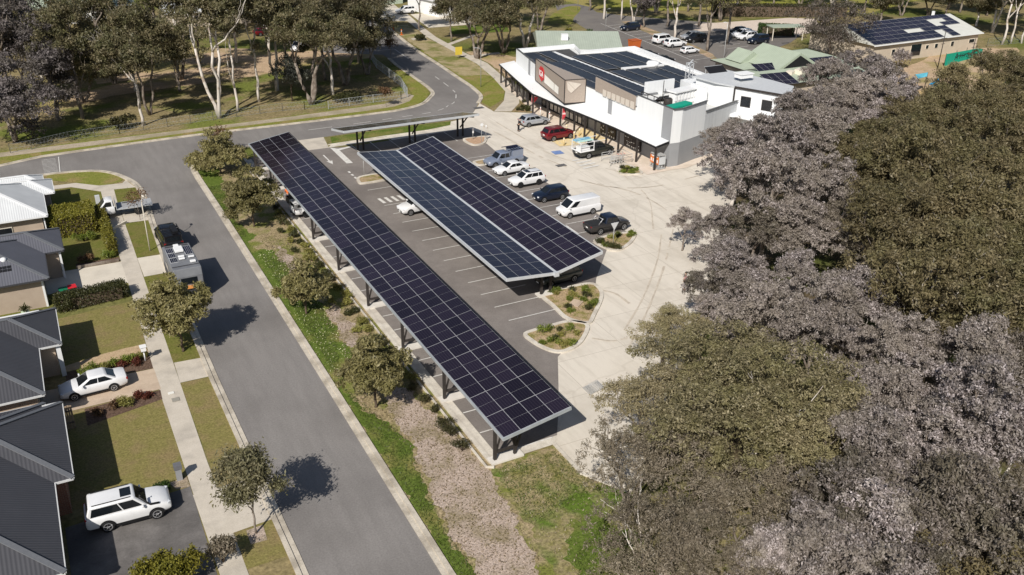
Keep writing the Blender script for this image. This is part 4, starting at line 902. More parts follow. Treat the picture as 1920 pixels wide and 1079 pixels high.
# ------------------------------------------------------------------ vehicles
TYRE = mat('tyre', (.012, .012, .012), (.02, .02, .02), 9.0, rough=.85); RIM = mat('alloy', (.45, .45, .46), (.5, .5, .51), 4.0, rough=.35, metal=.6)
RIMD = mat('dark_alloy', (.05, .05, .052), rough=.4, metal=.4)
ARCH = mat('arch_black', (.008, .008, .009), rough=.9); LAMPW = mat('headlamp', (.55, .57, .6), (.7, .72, .74), 6.0, rough=.15); LAMPR = mat('tail_lamp', (.32, .012, .012), (.22, .01, .01), 6.0, rough=.2)
PLATE = mat('plate_white', (.75, .75, .73), rough=.5); TRIM = mat('black_trim', (.02, .02, .021), (.03, .03, .03), 5.0, rough=.6)
CGLASS = mat('car_glass', (.008, .010, .012), (.014, .017, .02), 2.0, rough=.05, spec=.7)
def paint(name, c, metal=0.0, rough=.28): return mat('paint_'+name, c, tuple(v*.93 for v in c), 1.5, rough=rough, metal=metal, spec=.5, coat=.5)
PWHITE = paint('white', (.78, .78, .78)); PSILV = paint('silver', (.42, .44, .47), .3); PRED = paint('red', (.14, .006, .012), .1); PNAVY = paint('navy', (.008, .013, .028)); PBLACK = paint('black', (.01, .01, .012)); PDGREY = paint('dark_grey', (.045, .042, .042), .2); PGBLUE = paint('grey_blue', (.27, .31, .40), .3); PGREEN = paint('dark_green', (.018, .020, .016))
SPEC = {
 # L, W, H, wb, wheel r, front overhang, belt z, lower-body stations (x 0 rear..1 front, zbottom, ztop, width), cabin (rear base, front base, rear roof, front roof, roof width factor), windows
 'sedan': (4.78, 1.82, 1.45, 2.77, .33, .93, .95, [(0, .48, .86, .80), (.015, .34, .97, .90), (.07, .26, 1.03, .96), (.18, .24, 1.03, 1), (.35, .22, .96, 1), (.66, .22, .96, 1), (.74, .23, .97, 1), (.86, .24, .88, .97), (.95, .27, .77, .91), (.985, .32, .68, .84), (1, .42, .60, .74)], (.12, .735, .29, .56, .76), [(.10, .50), (.53, .93)]),
 'hatch': (4.3, 1.78, 1.46, 2.62, .32, .88, .94, [(0, .46, .88, .82), (.015, .33, .98, .92), (.06, .26, 1.0, .97), (.25, .23, .95, 1), (.66, .22, .95, 1), (.76, .23, .95, 1), (.88, .25, .84, .96), (.96, .28, .74, .89), (.99, .34, .66, .82), (1, .42, .6, .74)], (.015, .76, .12, .58, .76), [(.06, .26), (.29, .60), (.63, .94)]),
 'suv': (4.62, 1.85, 1.68, 2.68, .36, .93, 1.08, [(0, .5, 1.0, .84), (.012, .38, 1.09, .93), (.05, .3, 1.12, .98), (.3, .27, 1.08, 1), (.66, .27, 1.08, 1), (.75, .28, 1.09, 1), (.87, .29, 1.0, .97), (.955, .32, .9, .91), (.988, .38, .8, .85), (1, .48, .7, .77)], (.012, .755, .09, .58, .78), [(.05, .25), (.28, .60), (.63, .94)]),
 'wagon': (4.95, 1.97, 1.88, 2.85, .40, .92, 1.17, [(0, .55, 1.1, .88), (.01, .42, 1.2, .95), (.04, .36, 1.22, .98), (.3, .34, 1.17, 1), (.68, .34, 1.17, 1), (.745, .34, 1.19, 1), (.87, .35, 1.13, .98), (.955, .38, 1.02, .94), (.99, .44, .9, .89), (1, .54, .8, .82)], (.008, .735, .055, .60, .82), [(.05, .60), (.625, .955)]),
 'ute': (5.3, 1.87, 1.80, 3.15, .39, .92, 1.10, [(0, .62, 1.06, .92), (.008, .5, 1.12, .97), (.03, .44, 1.13, 1), (.34, .36, 1.12, 1), (.38, .34, 1.10, 1), (.72, .34, 1.10, 1), (.765, .34, 1.12, 1), (.88, .36, 1.05, .97), (.96, .39, .95, .92), (.99, .45, .85, .87), (1, .54, .75, .8)], (.355, .765, .395, .655, .80), [(.07, .44), (.48, .94)]),
 'van': (5.27, 1.95, 1.99, 3.2, .35, .92, 1.15, [(0, .45, 1.1, .93), (.006, .35, 1.16, .98), (.03, .28, 1.18, 1), (.5, .26, 1.16, 1), (.80, .26, 1.15, 1), (.88, .27, 1.08, .98), (.95, .3, .97, .94), (.985, .36, .86, .88), (1, .45, .74, .8)], (.005, .90, .012, .72, .90), [(.76, .95)]),
}
def car_ring(x, zb, zt, hw):
    mid = zb+(zt-zb)*.55
    half = [(0, zb), (hw*.84, zb), (hw*.95, zb+.09), (hw*.99, mid-.12), (hw, mid+.05), (hw*.975, zt-.13), (hw*.92, zt-.035), (hw*.80, zt), (0, zt+.025)]
    return [(x, -y, z) for y, z in half[:-1]] + [(x, 0, half[-1][1])] + [(x, y, z) for y, z in half[-2:0:-1]]
def lerp3(a, b, t): return Vector(a).lerp(Vector(b), t)
def wheel(parent, x, y, r, wd, side, rimm):
    b = LB(); pts = []
    prof = [(-wd/2, r*.62), (-wd/2, r*.9), (-wd/2+.03, r), (wd/2-.03, r), (wd/2, r*.9), (wd/2, r*.62)]
    n = 20; rg = []
    for py, pr in prof: rg.append([(math.cos(2*math.pi*k/n)*pr, py, math.sin(2*math.pi*k/n)*pr) for k in range(n)])
    b.rings(rg, 0, caps=True)
    wh = b.build('wheel', [TYRE], parent, sharp=40); wh.location = (x, y, r)
    q = LB(); yo = side*(wd/2+.004)
    def disc(rad, yy, mi):
        q.add([(math.cos(2*math.pi*k/n)*rad, yy, math.sin(2*math.pi*k/n)*rad) for k in range(n)], [tuple(range(n)) if side < 0 else tuple(range(n))[::-1]], mi)
    disc(r*.66, yo, 1); disc(r*.2, yo+side*.012, 0)
    for k in range(5):
        a = 2*math.pi*k/5+.3; c, s_ = math.cos(a), math.sin(a)
        q.bar((c*r*.1, yo+side*.008, s_*r*.1), (c*r*.64, yo+side*.008, s_*r*.64), r*.2, .012, 0)
    rg = [[(math.cos(2*math.pi*k/n)*rr, yo+side*.008, math.sin(2*math.pi*k/n)*rr) for k in range(n)] for rr in (r*.56, r*.68)]
    q.rings(rg, 0, caps=False); q.build('rim', [rimm, ARCH], wh)
def car(kind, label, cat, loc, rz, pm_, name=None, rimm=None, sunroof=False, roofbars=False, cabin_paint=None, tail=True, group=None, snorkel=False, simple=False):
    L, W, H, wb, r, fo, zb_, st, cab, wins = SPEC[kind]
    T = thing(name or {'sedan': 'white_sedan', 'hatch': 'hatchback', 'suv': 'suv', 'wagon': 'four_wheel_drive', 'ute': 'utility_truck', 'van': 'van'}[kind], label, cat, loc, rz, group)
    rimm = rimm or RIM
    X = lambda t: -L/2 + t*L
    hw = W/2
    xf = L/2-fo; xr = xf-wb
    b = LB()
    b.rings([car_ring(X(t), a, c, hw*f) for t, a, c, f in st], 0)
    # cabin shell
    rb_, fb, rr_, fr_, rw = cab
    zb0 = zb_-.02; zt = H; cw = hw*.89; rwid = hw*rw
    c = .10
    def ring(x0, x1, wd, z, ch): return [(x0+ch*.4, -wd+ch, z), (x0+ch, -wd, z), (x1-ch*.8, -wd, z), (x1, -wd+ch, z), (x1, wd-ch, z), (x1-ch*.8, wd, z), (x0+ch, wd, z), (x0+ch*.4, wd-ch, z)]
    zs = H-.075
    b.rings([ring(X(rb_), X(fb), cw, zb0, c), ring(X(rr_), X(fr_), rwid, zs, c), ring(X(rr_)+.05, X(fr_)-.03, rwid-.05, H-.028, c), ring(X(rr_)+.16, X(fr_)-.13, rwid-.2, H, c)], 2 if cabin_paint else 0)
    # wheel arches, sills, grille
    for x in (xf, xr):
        for s in (-1, 1):
            n = 18; y = s*(hw*1.0+.004)
            pts = [(x+math.cos(math.pi*k/n)*r*1.2, y, max(.28, r+math.sin(math.pi*k/n)*r*1.2)) for k in range(n+1)]
            b.add(pts, [tuple(range(n+1)) if s < 0 else tuple(range(n+1))[::-1]], 1)
    for s in (-1, 1): b.box((0.5*(xf+xr), s*(hw*.955), .30), (wb-2.4*r, .05, .12), mi=1)
    b.box((L/2-.02, 0, .5), (.05, W*.52, .16), mi=1); b.box((-L/2+.02, 0, .45), (.05, W*.66, .14), mi=1)
    body = b.build('body', [pm_, ARCH, cabin_paint or pm_], T, sharp=38)
    # glass
    def pane(nm, q, u0, u1, v0, v1, off, shear=0):
        P = lambda u, v: lerp3(lerp3(q[0], q[1], u), lerp3(q[3], q[2], u), v)
        n_ = (Vector(q[1])-Vector(q[0])).cross(Vector(q[3])-Vector(q[0])).normalized()*off
        g_ = LB(); g_.poly([P(u0, v0)+n_, P(u1, v0)+n_, P(u1-shear, v1)+n_, P(u0+shear*.4, v1)+n_]); return g_.build(nm, [CGLASS], T)
    zf0, zf1 = zb0, zs
    qf = [(X(fb), -cw+.05, zf0), (X(fb), cw-.05, zf0), (X(fr_), rwid-.05, zf1), (X(fr_), -rwid+.05, zf1)]
    pane('windscreen', qf, .06, .94, .1, .97, .012)
    qr = [(X(rb_)+.04, cw-.05, zf0), (X(rb_)+.04, -cw+.05, zf0), (X(rr_)+.04, -rwid+.05, zf1), (X(rr_)+.04, rwid-.05, zf1)]
    if kind != 'van': pane('rear_window', qr, .08, .92, .16, .93, .012)
    else: pane('rear_window', qr, .1, .47, .3, .9, .012); pane('rear_window', qr, .53, .9, .3, .9, .012)
    for s in (-1, 1):
        a0, a1, b1, b0 = (X(rb_)+.1, s*cw, zf0), (X(fb)-.08, s*cw, zf0), (X(fr_)-.08, s*rwid, zf1), (X(rr_)+.1, s*rwid, zf1)
        for u0, u1 in wins:
            if s < 0: pane('side_window', [a0, a1, b1, b0], u0, u1, .14, .93, .012)
            else: pane('side_window', [a1, a0, b0, b1], 1-u1, 1-u0, .14, .93, .012)
    # lamps, plates, mirrors
    zl = st[-3][2]-.06
    for s in (-1, 1):
        q = LB(); q.box((X(.962), s*hw*.70, zl-.06), (.22, .36, .15), rz=-s*.5); q.build('headlight', [LAMPW], T, bevel=.03)
        zt_ = st[1][2]-.16
        q = LB(); q.box((X(.012), s*hw*.80, zt_), (.12, .22, .28 if kind in ('suv', 'wagon', 'van', 'ute') else .17)); q.build('taillight', [LAMPR], T, bevel=.02)
        q = LB(); q.box((X(fb)-.32, s*(hw*.97+.1), zb_+.1), (.12, .2, .15)); q.build('mirror', [pm_], T, bevel=.03)
    q = LB(); q.box((-L/2-.005, 0, .72 if kind not in ('suv', 'wagon', 'ute') else .8), (.02, .37, .13)); q.build('number_plate', [PLATE], T)
    q = LB(); q.box((L/2+.012, 0, .46), (.02, .37, .13)); q.build('number_plate', [PLATE], T)
    if sunroof: q = LB(); q.box((X(.50), 0, H+.004), (.62, .86, .02)); q.build('sunroof', [CGLASS], T)
    if roofbars:
        for s in (-1, 1): q = LB(); q.bar((X(rr_)+.25, s*rwid*.82, H+.03), (X(fr_)-.25, s*rwid*.82, H+.03), .04); q.build('roof_rail', [TRIM], T)
    if snorkel:
        q = LB(); q.tube([(X(.86), -hw*.93, 1.14), (X(.755), -hw*.95, 1.2), (X(.73), -hw*.92, 1.32), (X(.64), -rwid-.03, 1.84), (X(.66), -rwid-.03, 1.95)], .065, 8); q.build('snorkel', [TRIM], T)
    for x in (xf, xr):
        for s in (-1, 1): wheel(T, x, s*(hw-.10), r, .23, s, rimm)
    return T
def place(kind, px_r, px_f, W):
    """rear and front contact points of the camera-side wheels -> centre and heading"""
    a, b = at(*px_r), at(*px_f); L, W_, H, wb, r, fo = SPEC[kind][:6]
    d = (b-a); d.z = 0; k = d.length/wb; k = k if .84 < k < 1.02 else .92; d.normalize()
    n = Vector((-d.y, d.x, 0)); mid = (a+b)/2
    tocam = (Vector((0, 0, 0))-mid); tocam.z = 0
    if n.dot(tocam) > 0: n = -n
    c = mid + n*(W_/2-.08)*k + d*((L/2-fo-wb/2)*-k)
    return (c.x, c.y, .03), math.atan2(d.y, d.x), k
def snap(rz, base, keep=.5): return base + (rz-base+math.pi) % (2*math.pi)*1 - math.pi if False else base + keep*(((rz-base+math.pi) % (2*math.pi))-math.pi)
def pcar(kind, label, cat, pr, pf, pm_, base=None, **k):
    loc, rz, ks = place(kind, pr, pf, 0)
    if base is not None: rz = snap(rz, base)
    T = car(kind, label, cat, loc, rz, pm_, **k); T.scale = (ks, ks, min(1.0, ks*1.04)); return T
PI = math.pi
# west side
pcar('wagon', 'white four-wheel drive wagon with black snorkel and sunroof on the dark asphalt driveway', 'four-wheel drive', (204, 997), (296, 974), PWHITE, 0, sunroof=True, snorkel=True, roofbars=True)
pcar('sedan', 'white sedan parked nose-in on the tan driveway between garden beds', 'sedan', (216, 733), (143, 753), PWHITE, PI, name='sedan')
C0 = car('ute', 'black tow vehicle hitched in front of the caravan on the street', 'tow vehicle', (8.75, 85.7, .03), PI/2+.03, PBLACK, rimm=RIMD, name='tow_vehicle')
# car park
C1 = pcar('ute', 'white dual-cab with white rear canopy backed out from under the long solar canopy', 'utility truck', (569.7, 410.5), (630, 396), PWHITE, 0, rimm=RIMD)
def tray_canopy(T, m_, wm, z1=1.78, rack=None, glass=True):
    b = LB(); L = 5.3
    b.prism([(-2.62, -.80), (-.88, -.86), (-.88, .86), (-2.62, .80)], 1.08, lambda x, y: z1-.04*abs(y)); o = b.build('canopy', [m_], T, bevel=.06)
    if glass:
        for s in (-1, 1):
            q = LB(); q.poly([(-2.35, s*.852, 1.26), (-1.05, s*.872, 1.26), (-1.1, s*.872, 1.62), (-2.2, s*.852, 1.62)][::1 if s < 0 else -1]); q.build('canopy_window', [CGLASS], o)
        q = LB(); q.poly([(-2.632, .62, 1.28), (-2.632, -.62, 1.28), (-2.632, -.55, 1.64), (-2.632, .55, 1.64)]); q.build('canopy_window', [CGLASS], o)
    if rack:
        q = LB()
        for i in range(5): q.bar((-2.5+.38*i, -.82, z1+.1), (-2.5+.38*i, .82, z1+.1), .05)
        for s in (-1, 1): q.bar((-2.6, s*.8, z1+.08), (-.2, s*.8, z1+.12), .07)
        q.box((-1.5, -.35, z1+.17), (1.7, .5, .12)); q.build('roof_rack', [rack], o)
tray_canopy(C1, PWHITE, None)
pcar('suv', 'white SUV half hidden beneath the near wing of the middle solar canopy', 'suv', (806, 397), (775, 405), PWHITE, PI)
C2 = pcar('ute', 'grey-blue dual-cab with box canopy and dark roof rack', 'utility truck', (975, 307.5), (921.7, 319), PGBLUE, PI)
tray_canopy(C2, PGBLUE, None, z1=1.92, rack=mat('rack_navy', (.012, .014, .035), rough=.6), glass=False)
pcar('sedan', 'white sedan beside the grey-blue dual-cab with box canopy', 'sedan', (980, 324.5), (947, 331.5), PWHITE, PI, name='sedan')
pcar('suv', 'white crossover with dark sunroof between the white sedan and the navy SUV', 'crossover', (1010, 347), (976, 353.5), PWHITE, PI, rimm=RIMD, sunroof=True, roofbars=True)
pcar('suv', 'dark navy SUV parked beside the white van', 'suv', (1054, 375), (1019.8, 381), PNAVY, PI)
pcar('van', 'white cargo van in the open bays of the car park', 'van', (1110.8, 402), (1068.4, 410.8), PWHITE, PI)
C3 = pcar('ute', 'dark grey pickup with roll bar and covered tray behind the give way sign', 'utility truck', (1125.3, 441.5), (1169, 432), PDGREY, 0, cabin_paint=PNAVY)
b = LB(); b.box((-1.72, 0, 1.15), (1.62, 1.5, .06)); b.build('tonneau_cover', [TRIM], C3, bevel=.02)
b = LB()
for s in (-1, 1): b.tube([(-1.6, s*.72, 1.12), (-1.05, s*.66, 1.62), (-.9, s*.62, 1.66)], .04, 8)
b.tube([(-1.02, -.66, 1.63), (-1.02, .66, 1.63)], .04, 8); b.build('roll_bar', [RIM], C3)
car('suv', 'dark hatch-backed car in the shade under the near end of the middle solar canopy', 'suv', (38.15, 62.0, .03), PI+.05, paint('dark_olive', (.035, .042, .040))).scale = (.93, .93, .95)
# shop front
pcar('hatch', 'silver hatchback with a person standing at its open boot', 'hatchback', (991.8, 239.6), (1021.8, 234.6), PSILV, 0)
pcar('suv', 'dark red SUV parked near the shop entry', 'suv', (1039, 266.3), (1069, 260.3), PRED, 0)
C4 = pcar('ute', 'dark green dual-cab with white flat tray carrying blue-wrapped ladders', 'flat tray truck', (1105, 299), (1141, 290.5), PGREEN, 0)
b = LB(); b.box((-1.7, 0, 1.05), (2.1, 1.95, .14)); b.box((-1.9, -.3, 1.35), (1.5, .9, .45)); b.build('tray', [PWHITE], C4, bevel=.02)
b = LB()
for x in (-2.7, -.7):
    for s in (-1, 1): b.bar((x, s*.9, 1.1), (x, s*.9, 2.15), .07)
    b.bar((x, -.9, 2.15), (x, .9, 2.15), .07)
for s in (-1, 1): b.bar((-2.7, s*.9, 2.15), (1.0, s*.9, 2.15), .06); b.bar((-2.7, s*.9, 1.65), (-.7, s*.9, 1.65), .05)
b.build('ladder_rack', [PWHITE], C4)
BLUEW = mat('blue_wrap', (.10, .30, .50), (.32, .55, .62), 2.0, lo=.4, hi=.6, rough=.5)
b = LB(); b.box((-1.7, .3, 2.26), (2.3, .6, .16)); b.box((-1.6, -.4, 2.25), (2.1, .3, .12), mi=1); LD = b.build('ladder_load', [BLUEW, mat('aqua_wrap', (.45, .66, .60), rough=.5)], C4)
# far car park and beyond
pcar('suv', 'dark navy hatch alone at the far left of the rear car park', 'hatchback', (1194, 58), (1174.7, 59.5), PNAVY, PI+.1)
pcar('wagon', 'white SUV furthest left of three white cars in the rear car park', 'suv', (1243, 84.8), (1262, 81.5), PWHITE, 0)
pcar('suv', 'white SUV in the middle of three white cars in the rear car park', 'suv', (1259.8, 91), (1281, 89.0), PWHITE, 0)
pcar('hatch', 'small white hatchback at the near end of three white cars in the rear car park', 'hatchback', (1287.7, 103), (1306, 101), PWHITE, 0)
pcar('suv', 'pale silver SUV parked nose-left under the trees of the rear car park', 'suv', (1309, 75.5), (1289, 77), PSILV, PI)
pcar('suv', 'black SUV in tree shade beside the pale silver SUV', 'suv', (1319, 79.5), (1300, 82), PBLACK, PI)
pcar('suv', 'white SUV at the back of the row beside the pale gravel yard', 'suv', (1405, 71), (1386, 73), PWHITE, PI)
pcar('suv', 'white SUV next to the dark SUV beside the clipped hedge', 'suv', (1414, 75.5), (1395, 77.5), PWHITE, PI)
pcar('wagon', 'dark SUV beside the clipped green hedge behind the pale green roofs', 'suv', (1436, 82.5), (1414, 85), PNAVY, PI)
pcar('hatch', 'black car at the rear of the row beside the pale gravel yard', 'hatchback', (1396, 64), (1380, 66), PBLACK, PI)
v = at(1214, 103, .6); car('hatch', 'black car just visible past the right edge of the shop roof, nearer the orange bin', 'hatchback', (v.x, v.y, .03), 0.1, PBLACK)
v = at(1244, 113, .6); car('hatch', 'black car almost hidden by the shop roof edge, behind the other black one', 'hatchback', (v.x, v.y, .03), 0.1, PBLACK)
pcar('suv', 'white SUV on the pale driveway of the house at the top of the photo', 'suv', (773, 26.5), (752.5, 28), PWHITE, PI)
v = at(560, 95); car('suv', 'white car glimpsed among the eucalypt trunks at the top', 'suv', (v.x, v.y, .03), PI/2+2.6, PWHITE)
v = at(497, 66); car('hatch', 'red car glimpsed behind the trees at the top', 'hatchback', (v.x, v.y, .03), .2, PRED)
# tray truck on the corner driveway
T = thing('tray_truck', 'white single-cab truck with long grey flat tray on the corner driveway', 'truck', (5.95, 95.6, .03), PI-.02)
b = LB()
b.rings([car_ring(x, z0, z1, w_) for x, z0, z1, w_ in ((.95, .5, 1.2, .9), (1.05, .42, 1.25, .93), (1.9, .4, 1.22, .95), (2.35, .42, 1.12, .93), (2.6, .46, 1.0, .88), (2.7, .55, .85, .8))], 0)
def ring8(x0, x1, wd, z, ch=.1): return [(x0+ch*.4, -wd+ch, z), (x0+ch, -wd, z), (x1-ch, -wd, z), (x1, -wd+ch, z), (x1, wd-ch, z), (x1-ch, wd, z), (x0+ch, wd, z), (x0+ch*.4, wd-ch, z)]
b.rings([ring8(.97, 2.35, .86, 1.17), ring8(.99, 1.75, .76, 1.82), ring8(1.1, 1.6, .6, 1.88)], 0)
b.box((-.6, 0, .62), (3.6, .8, .18), mi=1)
b.build('body', [PWHITE, ARCH], T, sharp=38)
b = LB(); b.poly([(2.31, -.74, 1.24), (2.31, .74, 1.24), (1.80, .66, 1.78), (1.80, -.66, 1.78)]); b.build('windscreen', [CGLASS], T)
for s in (-1, 1):
    b = LB(); b.poly([(1.2, s*.868, 1.27), (2.1, s*.868, 1.27), (1.68, s*.79, 1.72), (1.2, s*.79, 1.72)][::1 if s < 0 else -1]); b.build('side_window', [CGLASS], T)
    b = LB(); b.box((2.6, s*.62, .92), (.2, .34, .15)); b.build('headlight', [LAMPW], T)
    b = LB(); b.box((1.95, s*1.04, 1.3), (.1, .18, .2)); b.build('mirror', [TRIM], T)
b = LB(); b.box((-.95, 0, .88), (3.5, 2.05, .1)); b.box((.78, 0, 1.25), (.06, 2.0, .7)); b.box((-.7, -.62, .96), (1.7, .12, .06), mi=1); b.box((-1.0, .2, .95), (2.4, 1.2, .04), mi=2)
b.build('tray', [mat('tray_grey', (.36, .37, .38), (.42, .43, .44), 1.5, rough=.5), TRIM, mat('tray_floor', (.28, .285, .29), (.36, .36, .365), 3.0)], T)
for x in (1.85, -1.2):
    for s in (-1, 1): wheel(T, x, s*.82, .35, .22, s, RIMD)
# caravan
T = thing('caravan', 'grey caravan with roof solar panels and white hatch parked at the kerb', 'caravan', (8.42, 75.55, .03), PI/2)
CGREY = mat('caravan_grey', (.155, .16, .172), (.20, .205, .215), 1.0, rough=.5); CDARK = mat('caravan_dark', (.05, .05, .055), rough=.6)
b = LB(); prof = [(-3.05, .5), (3.0, .5), (3.15, 1.1), (3.1, 2.1), (2.75, 2.85), (-2.9, 2.95), (-3.1, 2.3), (-3.1, 1.0)]
n = len(prof)
for s, w_ in ((-1, 1.15), (1, 1.15)): pass
vs = [(x, -1.15, z) for x, z in prof]+[(x, 1.15, z) for x, z in prof]
b.add(vs, [tuple(range(n)), tuple(range(n, 2*n))[::-1]]+[(i, n+i, n+(i+1) % n, (i+1) % n) for i in range(n)])
b.build('body', [CGREY], T, bevel=.06)
b = LB()
for s in (-1, 1): b.box((0, s*1.156, .95), (6.0, .02, .8))
b.box((-3.105, 0, 1.0), (.03, 2.1, .8)); b.build('dark_panel', [CDARK], T)
for x, y in ((1.3, .72), (.25, .72), (-.8, .72), (1.35, -.72), (.45, -.72)):
    b = LB(); b.box((x, y, 2.93), (.95, .62, .04), mi=0); b.box((x, y, 2.955), (.9, .56, .012), mi=1)
    for k in range(3): b.box((x, y-.14+.14*k, 2.963), (.9, .012, .006), mi=0)
    b.build('solar_panel', [ALU, CELL], T)
for x, y, d in ((1.15, .0, (1.05, .72, .2)), (2.05, .05, (.4, .42, .16)), (-.35, .02, (.3, .5, .1)), (-.85, .05, (.3, .5, .1)), (-.65, -.75, (.35, .5, .06)), (-1.75, -.7, (.36, .46, .12))):
    b = LB(); b.box((x, y, 2.97+d[2]/2), d); b.build('roof_hatch', [WHITE], T, bevel=.03)
b = LB(); b.box((2.35, 0, 2.9), (.14, 1.9, .06)); b.box((-2.3, 0, 2.96), (.1, 2.2, .05)); b.build('roof_trim', [CDARK], T)
for s in (-1, 1):
    b = LB(); b.box((.6, s*1.16, 1.85), (1.4, .04, .6)); b.build('window', [CGLASS], T)
    for x in (-.45, .45): wheel(T, x, s*1.0, .36, .22, s, RIMD)
b = LB(); b.box((-3.13, 0, 1.9), (.04, 1.3, .55)); b.build('window', [CGLASS], T)
b = LB(); b.box((-3.2, -.3, 1.35), (.16, 1.3, .25)); b.build('orange_panel', [mat('orange_panel', (.62, .27, .08), rough=.5)], T)
for s in (-1, 1): b = LB(); b.box((-3.12, s*.95, 1.1), (.05, .14, .4)); b.build('taillight', [LAMPR], T)
b = LB(); b.bar((3.0, -.4, .45), (4.3, 0, .5), .1); b.bar((3.0, .4, .45), (4.3, 0, .5), .1); b.build('drawbar', [BLACK], T)
tray_canopy(C0, PBLACK, None, z1=1.84, rack=BLACK)
# dark covered trailer with gear under the long canopy
T = thing('equipment_trailer', 'dark box trailer under the long solar canopy beside the worker in orange', 'trailer', (22.6, 89.4, .03), .05)
b = LB(); b.box((0, 0, .75), (2.4, 1.7, .1)); 
for s in (-1, 1): b.box((0, s*.82, 1.0), (2.4, .06, .5)); b.box((s*1.17, 0, 1.0), (.06, 1.7, .5))
b.bar((1.2, -.3, .65), (2.2, 0, .6), .08); b.bar((1.2, .3, .65), (2.2, 0, .6), .08)
b.build('trailer_body', [PBLACK], T)
b = LB(); b.box((-.2, .1, 1.25), (1.5, 1.2, .5)); b.box((.5, -.3, 1.6), (.6, .5, .3)); b.build('machine', [CDARK], T, bevel=.04)
for s in (-1, 1): wheel(T, -.1, s*.92, .33, .2, s, RIM)
# ------------------------------------------------------------------ vegetation
LEAF = {
 'street': leafmat('leaf_street', (.165, .145, .056), (.41, .355, .17), (.24, .215, .08)),
 'lilac':  leafmat('leaf_lilac', (.125, .10, .09), (.72, .64, .63), (.27, .235, .195), tint=(.31, .265, .215)),
 'olive':  leafmat('leaf_olive', (.15, .13, .062), (.52, .445, .27), (.27, .245, .11), tint=(.31, .255, .155)),
 'mixed':  leafmat('leaf_mixed', (.10, .082, .068), (.46, .40, .375), (.17, .15, .10), tint=(.22, .185, .13)),
 'thin':   leafmat('leaf_thin', (.12, .098, .066), (.42, .355, .27), (.19, .165, .105), tint=(.2, .165, .12)),
 'dark':   leafmat('leaf_dark', (.088, .072, .036), (.32, .265, .15), (.15, .14, .06), tint=(.195, .155, .078)),
 'gum':    leafmat('leaf_gum', (.085, .073, .035), (.27, .225, .13), (.115, .115, .05)),
 'darkgum': leafmat('leaf_darkgum', (.07, .056, .045), (.20, .165, .145), (.085, .075, .05)),
 'gumgrey': leafmat('leaf_gum_grey', (.10, .085, .082), (.28, .245, .24), (.11, .095, .075)),
 'hedge':  leafmat('leaf_hedge', (.15, .145, .018), (.37, .335, .055), (.2, .175, .025)),
 'hedged': leafmat('leaf_hedge_dark', (.045, .05, .016), (.10, .10, .035), (.06, .06, .02)),
 'clipped': leafmat('leaf_clipped', (.035, .07, .012), (.07, .12, .025), (.05, .09, .015)),
 'shrub':  leafmat('leaf_shrub', (.05, .05, .018), (.12, .11, .05), (.06, .05, .02)),
 'tuft':   leafmat('leaf_tuft', (.20, .18, .045), (.36, .33, .10), (.22, .22, .05)),
 'green':  leafmat('leaf_green', (.12, .16, .02), (.24, .28, .05), (.16, .18, .03)),
 'red':    leafmat('leaf_red', (.12, .03, .018), (.21, .06, .04), (.10, .04, .02)),
 'bluegrey': leafmat('leaf_bluegrey', (.11, .115, .095), (.22, .225, .19), (.12, .125, .09)),
 'redbrown': leafmat('leaf_redbrown', (.12, .065, .03), (.22, .13, .075), (.14, .09, .04)),
}
BARKP = mat('bark_pale', (.55, .49, .43), (.66, .61, .55), 2.0, c3=(.36, .29, .23), scale3=.8, lo3=.5, hi3=.62, stretch=(3, 3, .6), rough=.85)
BARKG = mat('bark_grey', (.20, .165, .135), (.29, .25, .21), 3.0, c3=(.13, .1, .08), scale3=1.2, stretch=(3, 3, .6), rough=.9)
BARKB = mat('bark_brown', (.09, .065, .045), (.14, .105, .075), 4.0, stretch=(3, 3, .6), rough=.9)
def leaves(name, centers, ln, wd, seed, up=.25, droop=0.0, out=None, outw=1.1):
    """many small leaf-sized faces around the given points"""
    rg = np.random.default_rng(seed); n = len(centers)
    c = np.asarray(centers, dtype=np.float64)
    d = rg.normal(size=(n, 3)); d[:, 2] -= droop; d /= np.linalg.norm(d, axis=1)[:, None]
    nr = rg.normal(size=(n, 3)); nr[:, 2] += up
    if out is not None:                    # leaves face out of their clump, so clumps take light and shade
        nr = nr*.62+out*outw; d = d-(d*nr).sum(1)[:, None]*nr/((nr*nr).sum(1)[:, None]+1e-9)*.8; d /= np.linalg.norm(d, axis=1)[:, None]+1e-9
    s = np.cross(d, nr); s /= np.linalg.norm(s, axis=1)[:, None]+1e-9
    L = ln*rg.uniform(.6, 1.35, (n, 1)); W = wd*rg.uniform(.6, 1.35, (n, 1))
    v = np.empty((n, 4, 3)); v[:, 0] = c-d*L/2; v[:, 1] = c+s*W/2-d*L*.05; v[:, 2] = c+d*L/2; v[:, 3] = c-s*W/2-d*L*.05
    me = bpy.data.meshes.new(name)
    me.vertices.add(n*4); me.vertices.foreach_set('co', v.reshape(-1))
    me.loops.add(n*4); me.loops.foreach_set('vertex_index', np.arange(n*4, dtype=np.int32))
    me.polygons.add(n); me.polygons.foreach_set('loop_start', np.arange(0, n*4, 4, dtype=np.int32)); me.polygons.foreach_set('loop_total', np.full(n, 4, dtype=np.int32))
    me.update(calc_edges=True)
    a = me.attributes.new('leaf', 'FLOAT', 'POINT'); a.data.foreach_set('value', np.repeat(rg.random(n), 4).astype(np.float32))
    return me
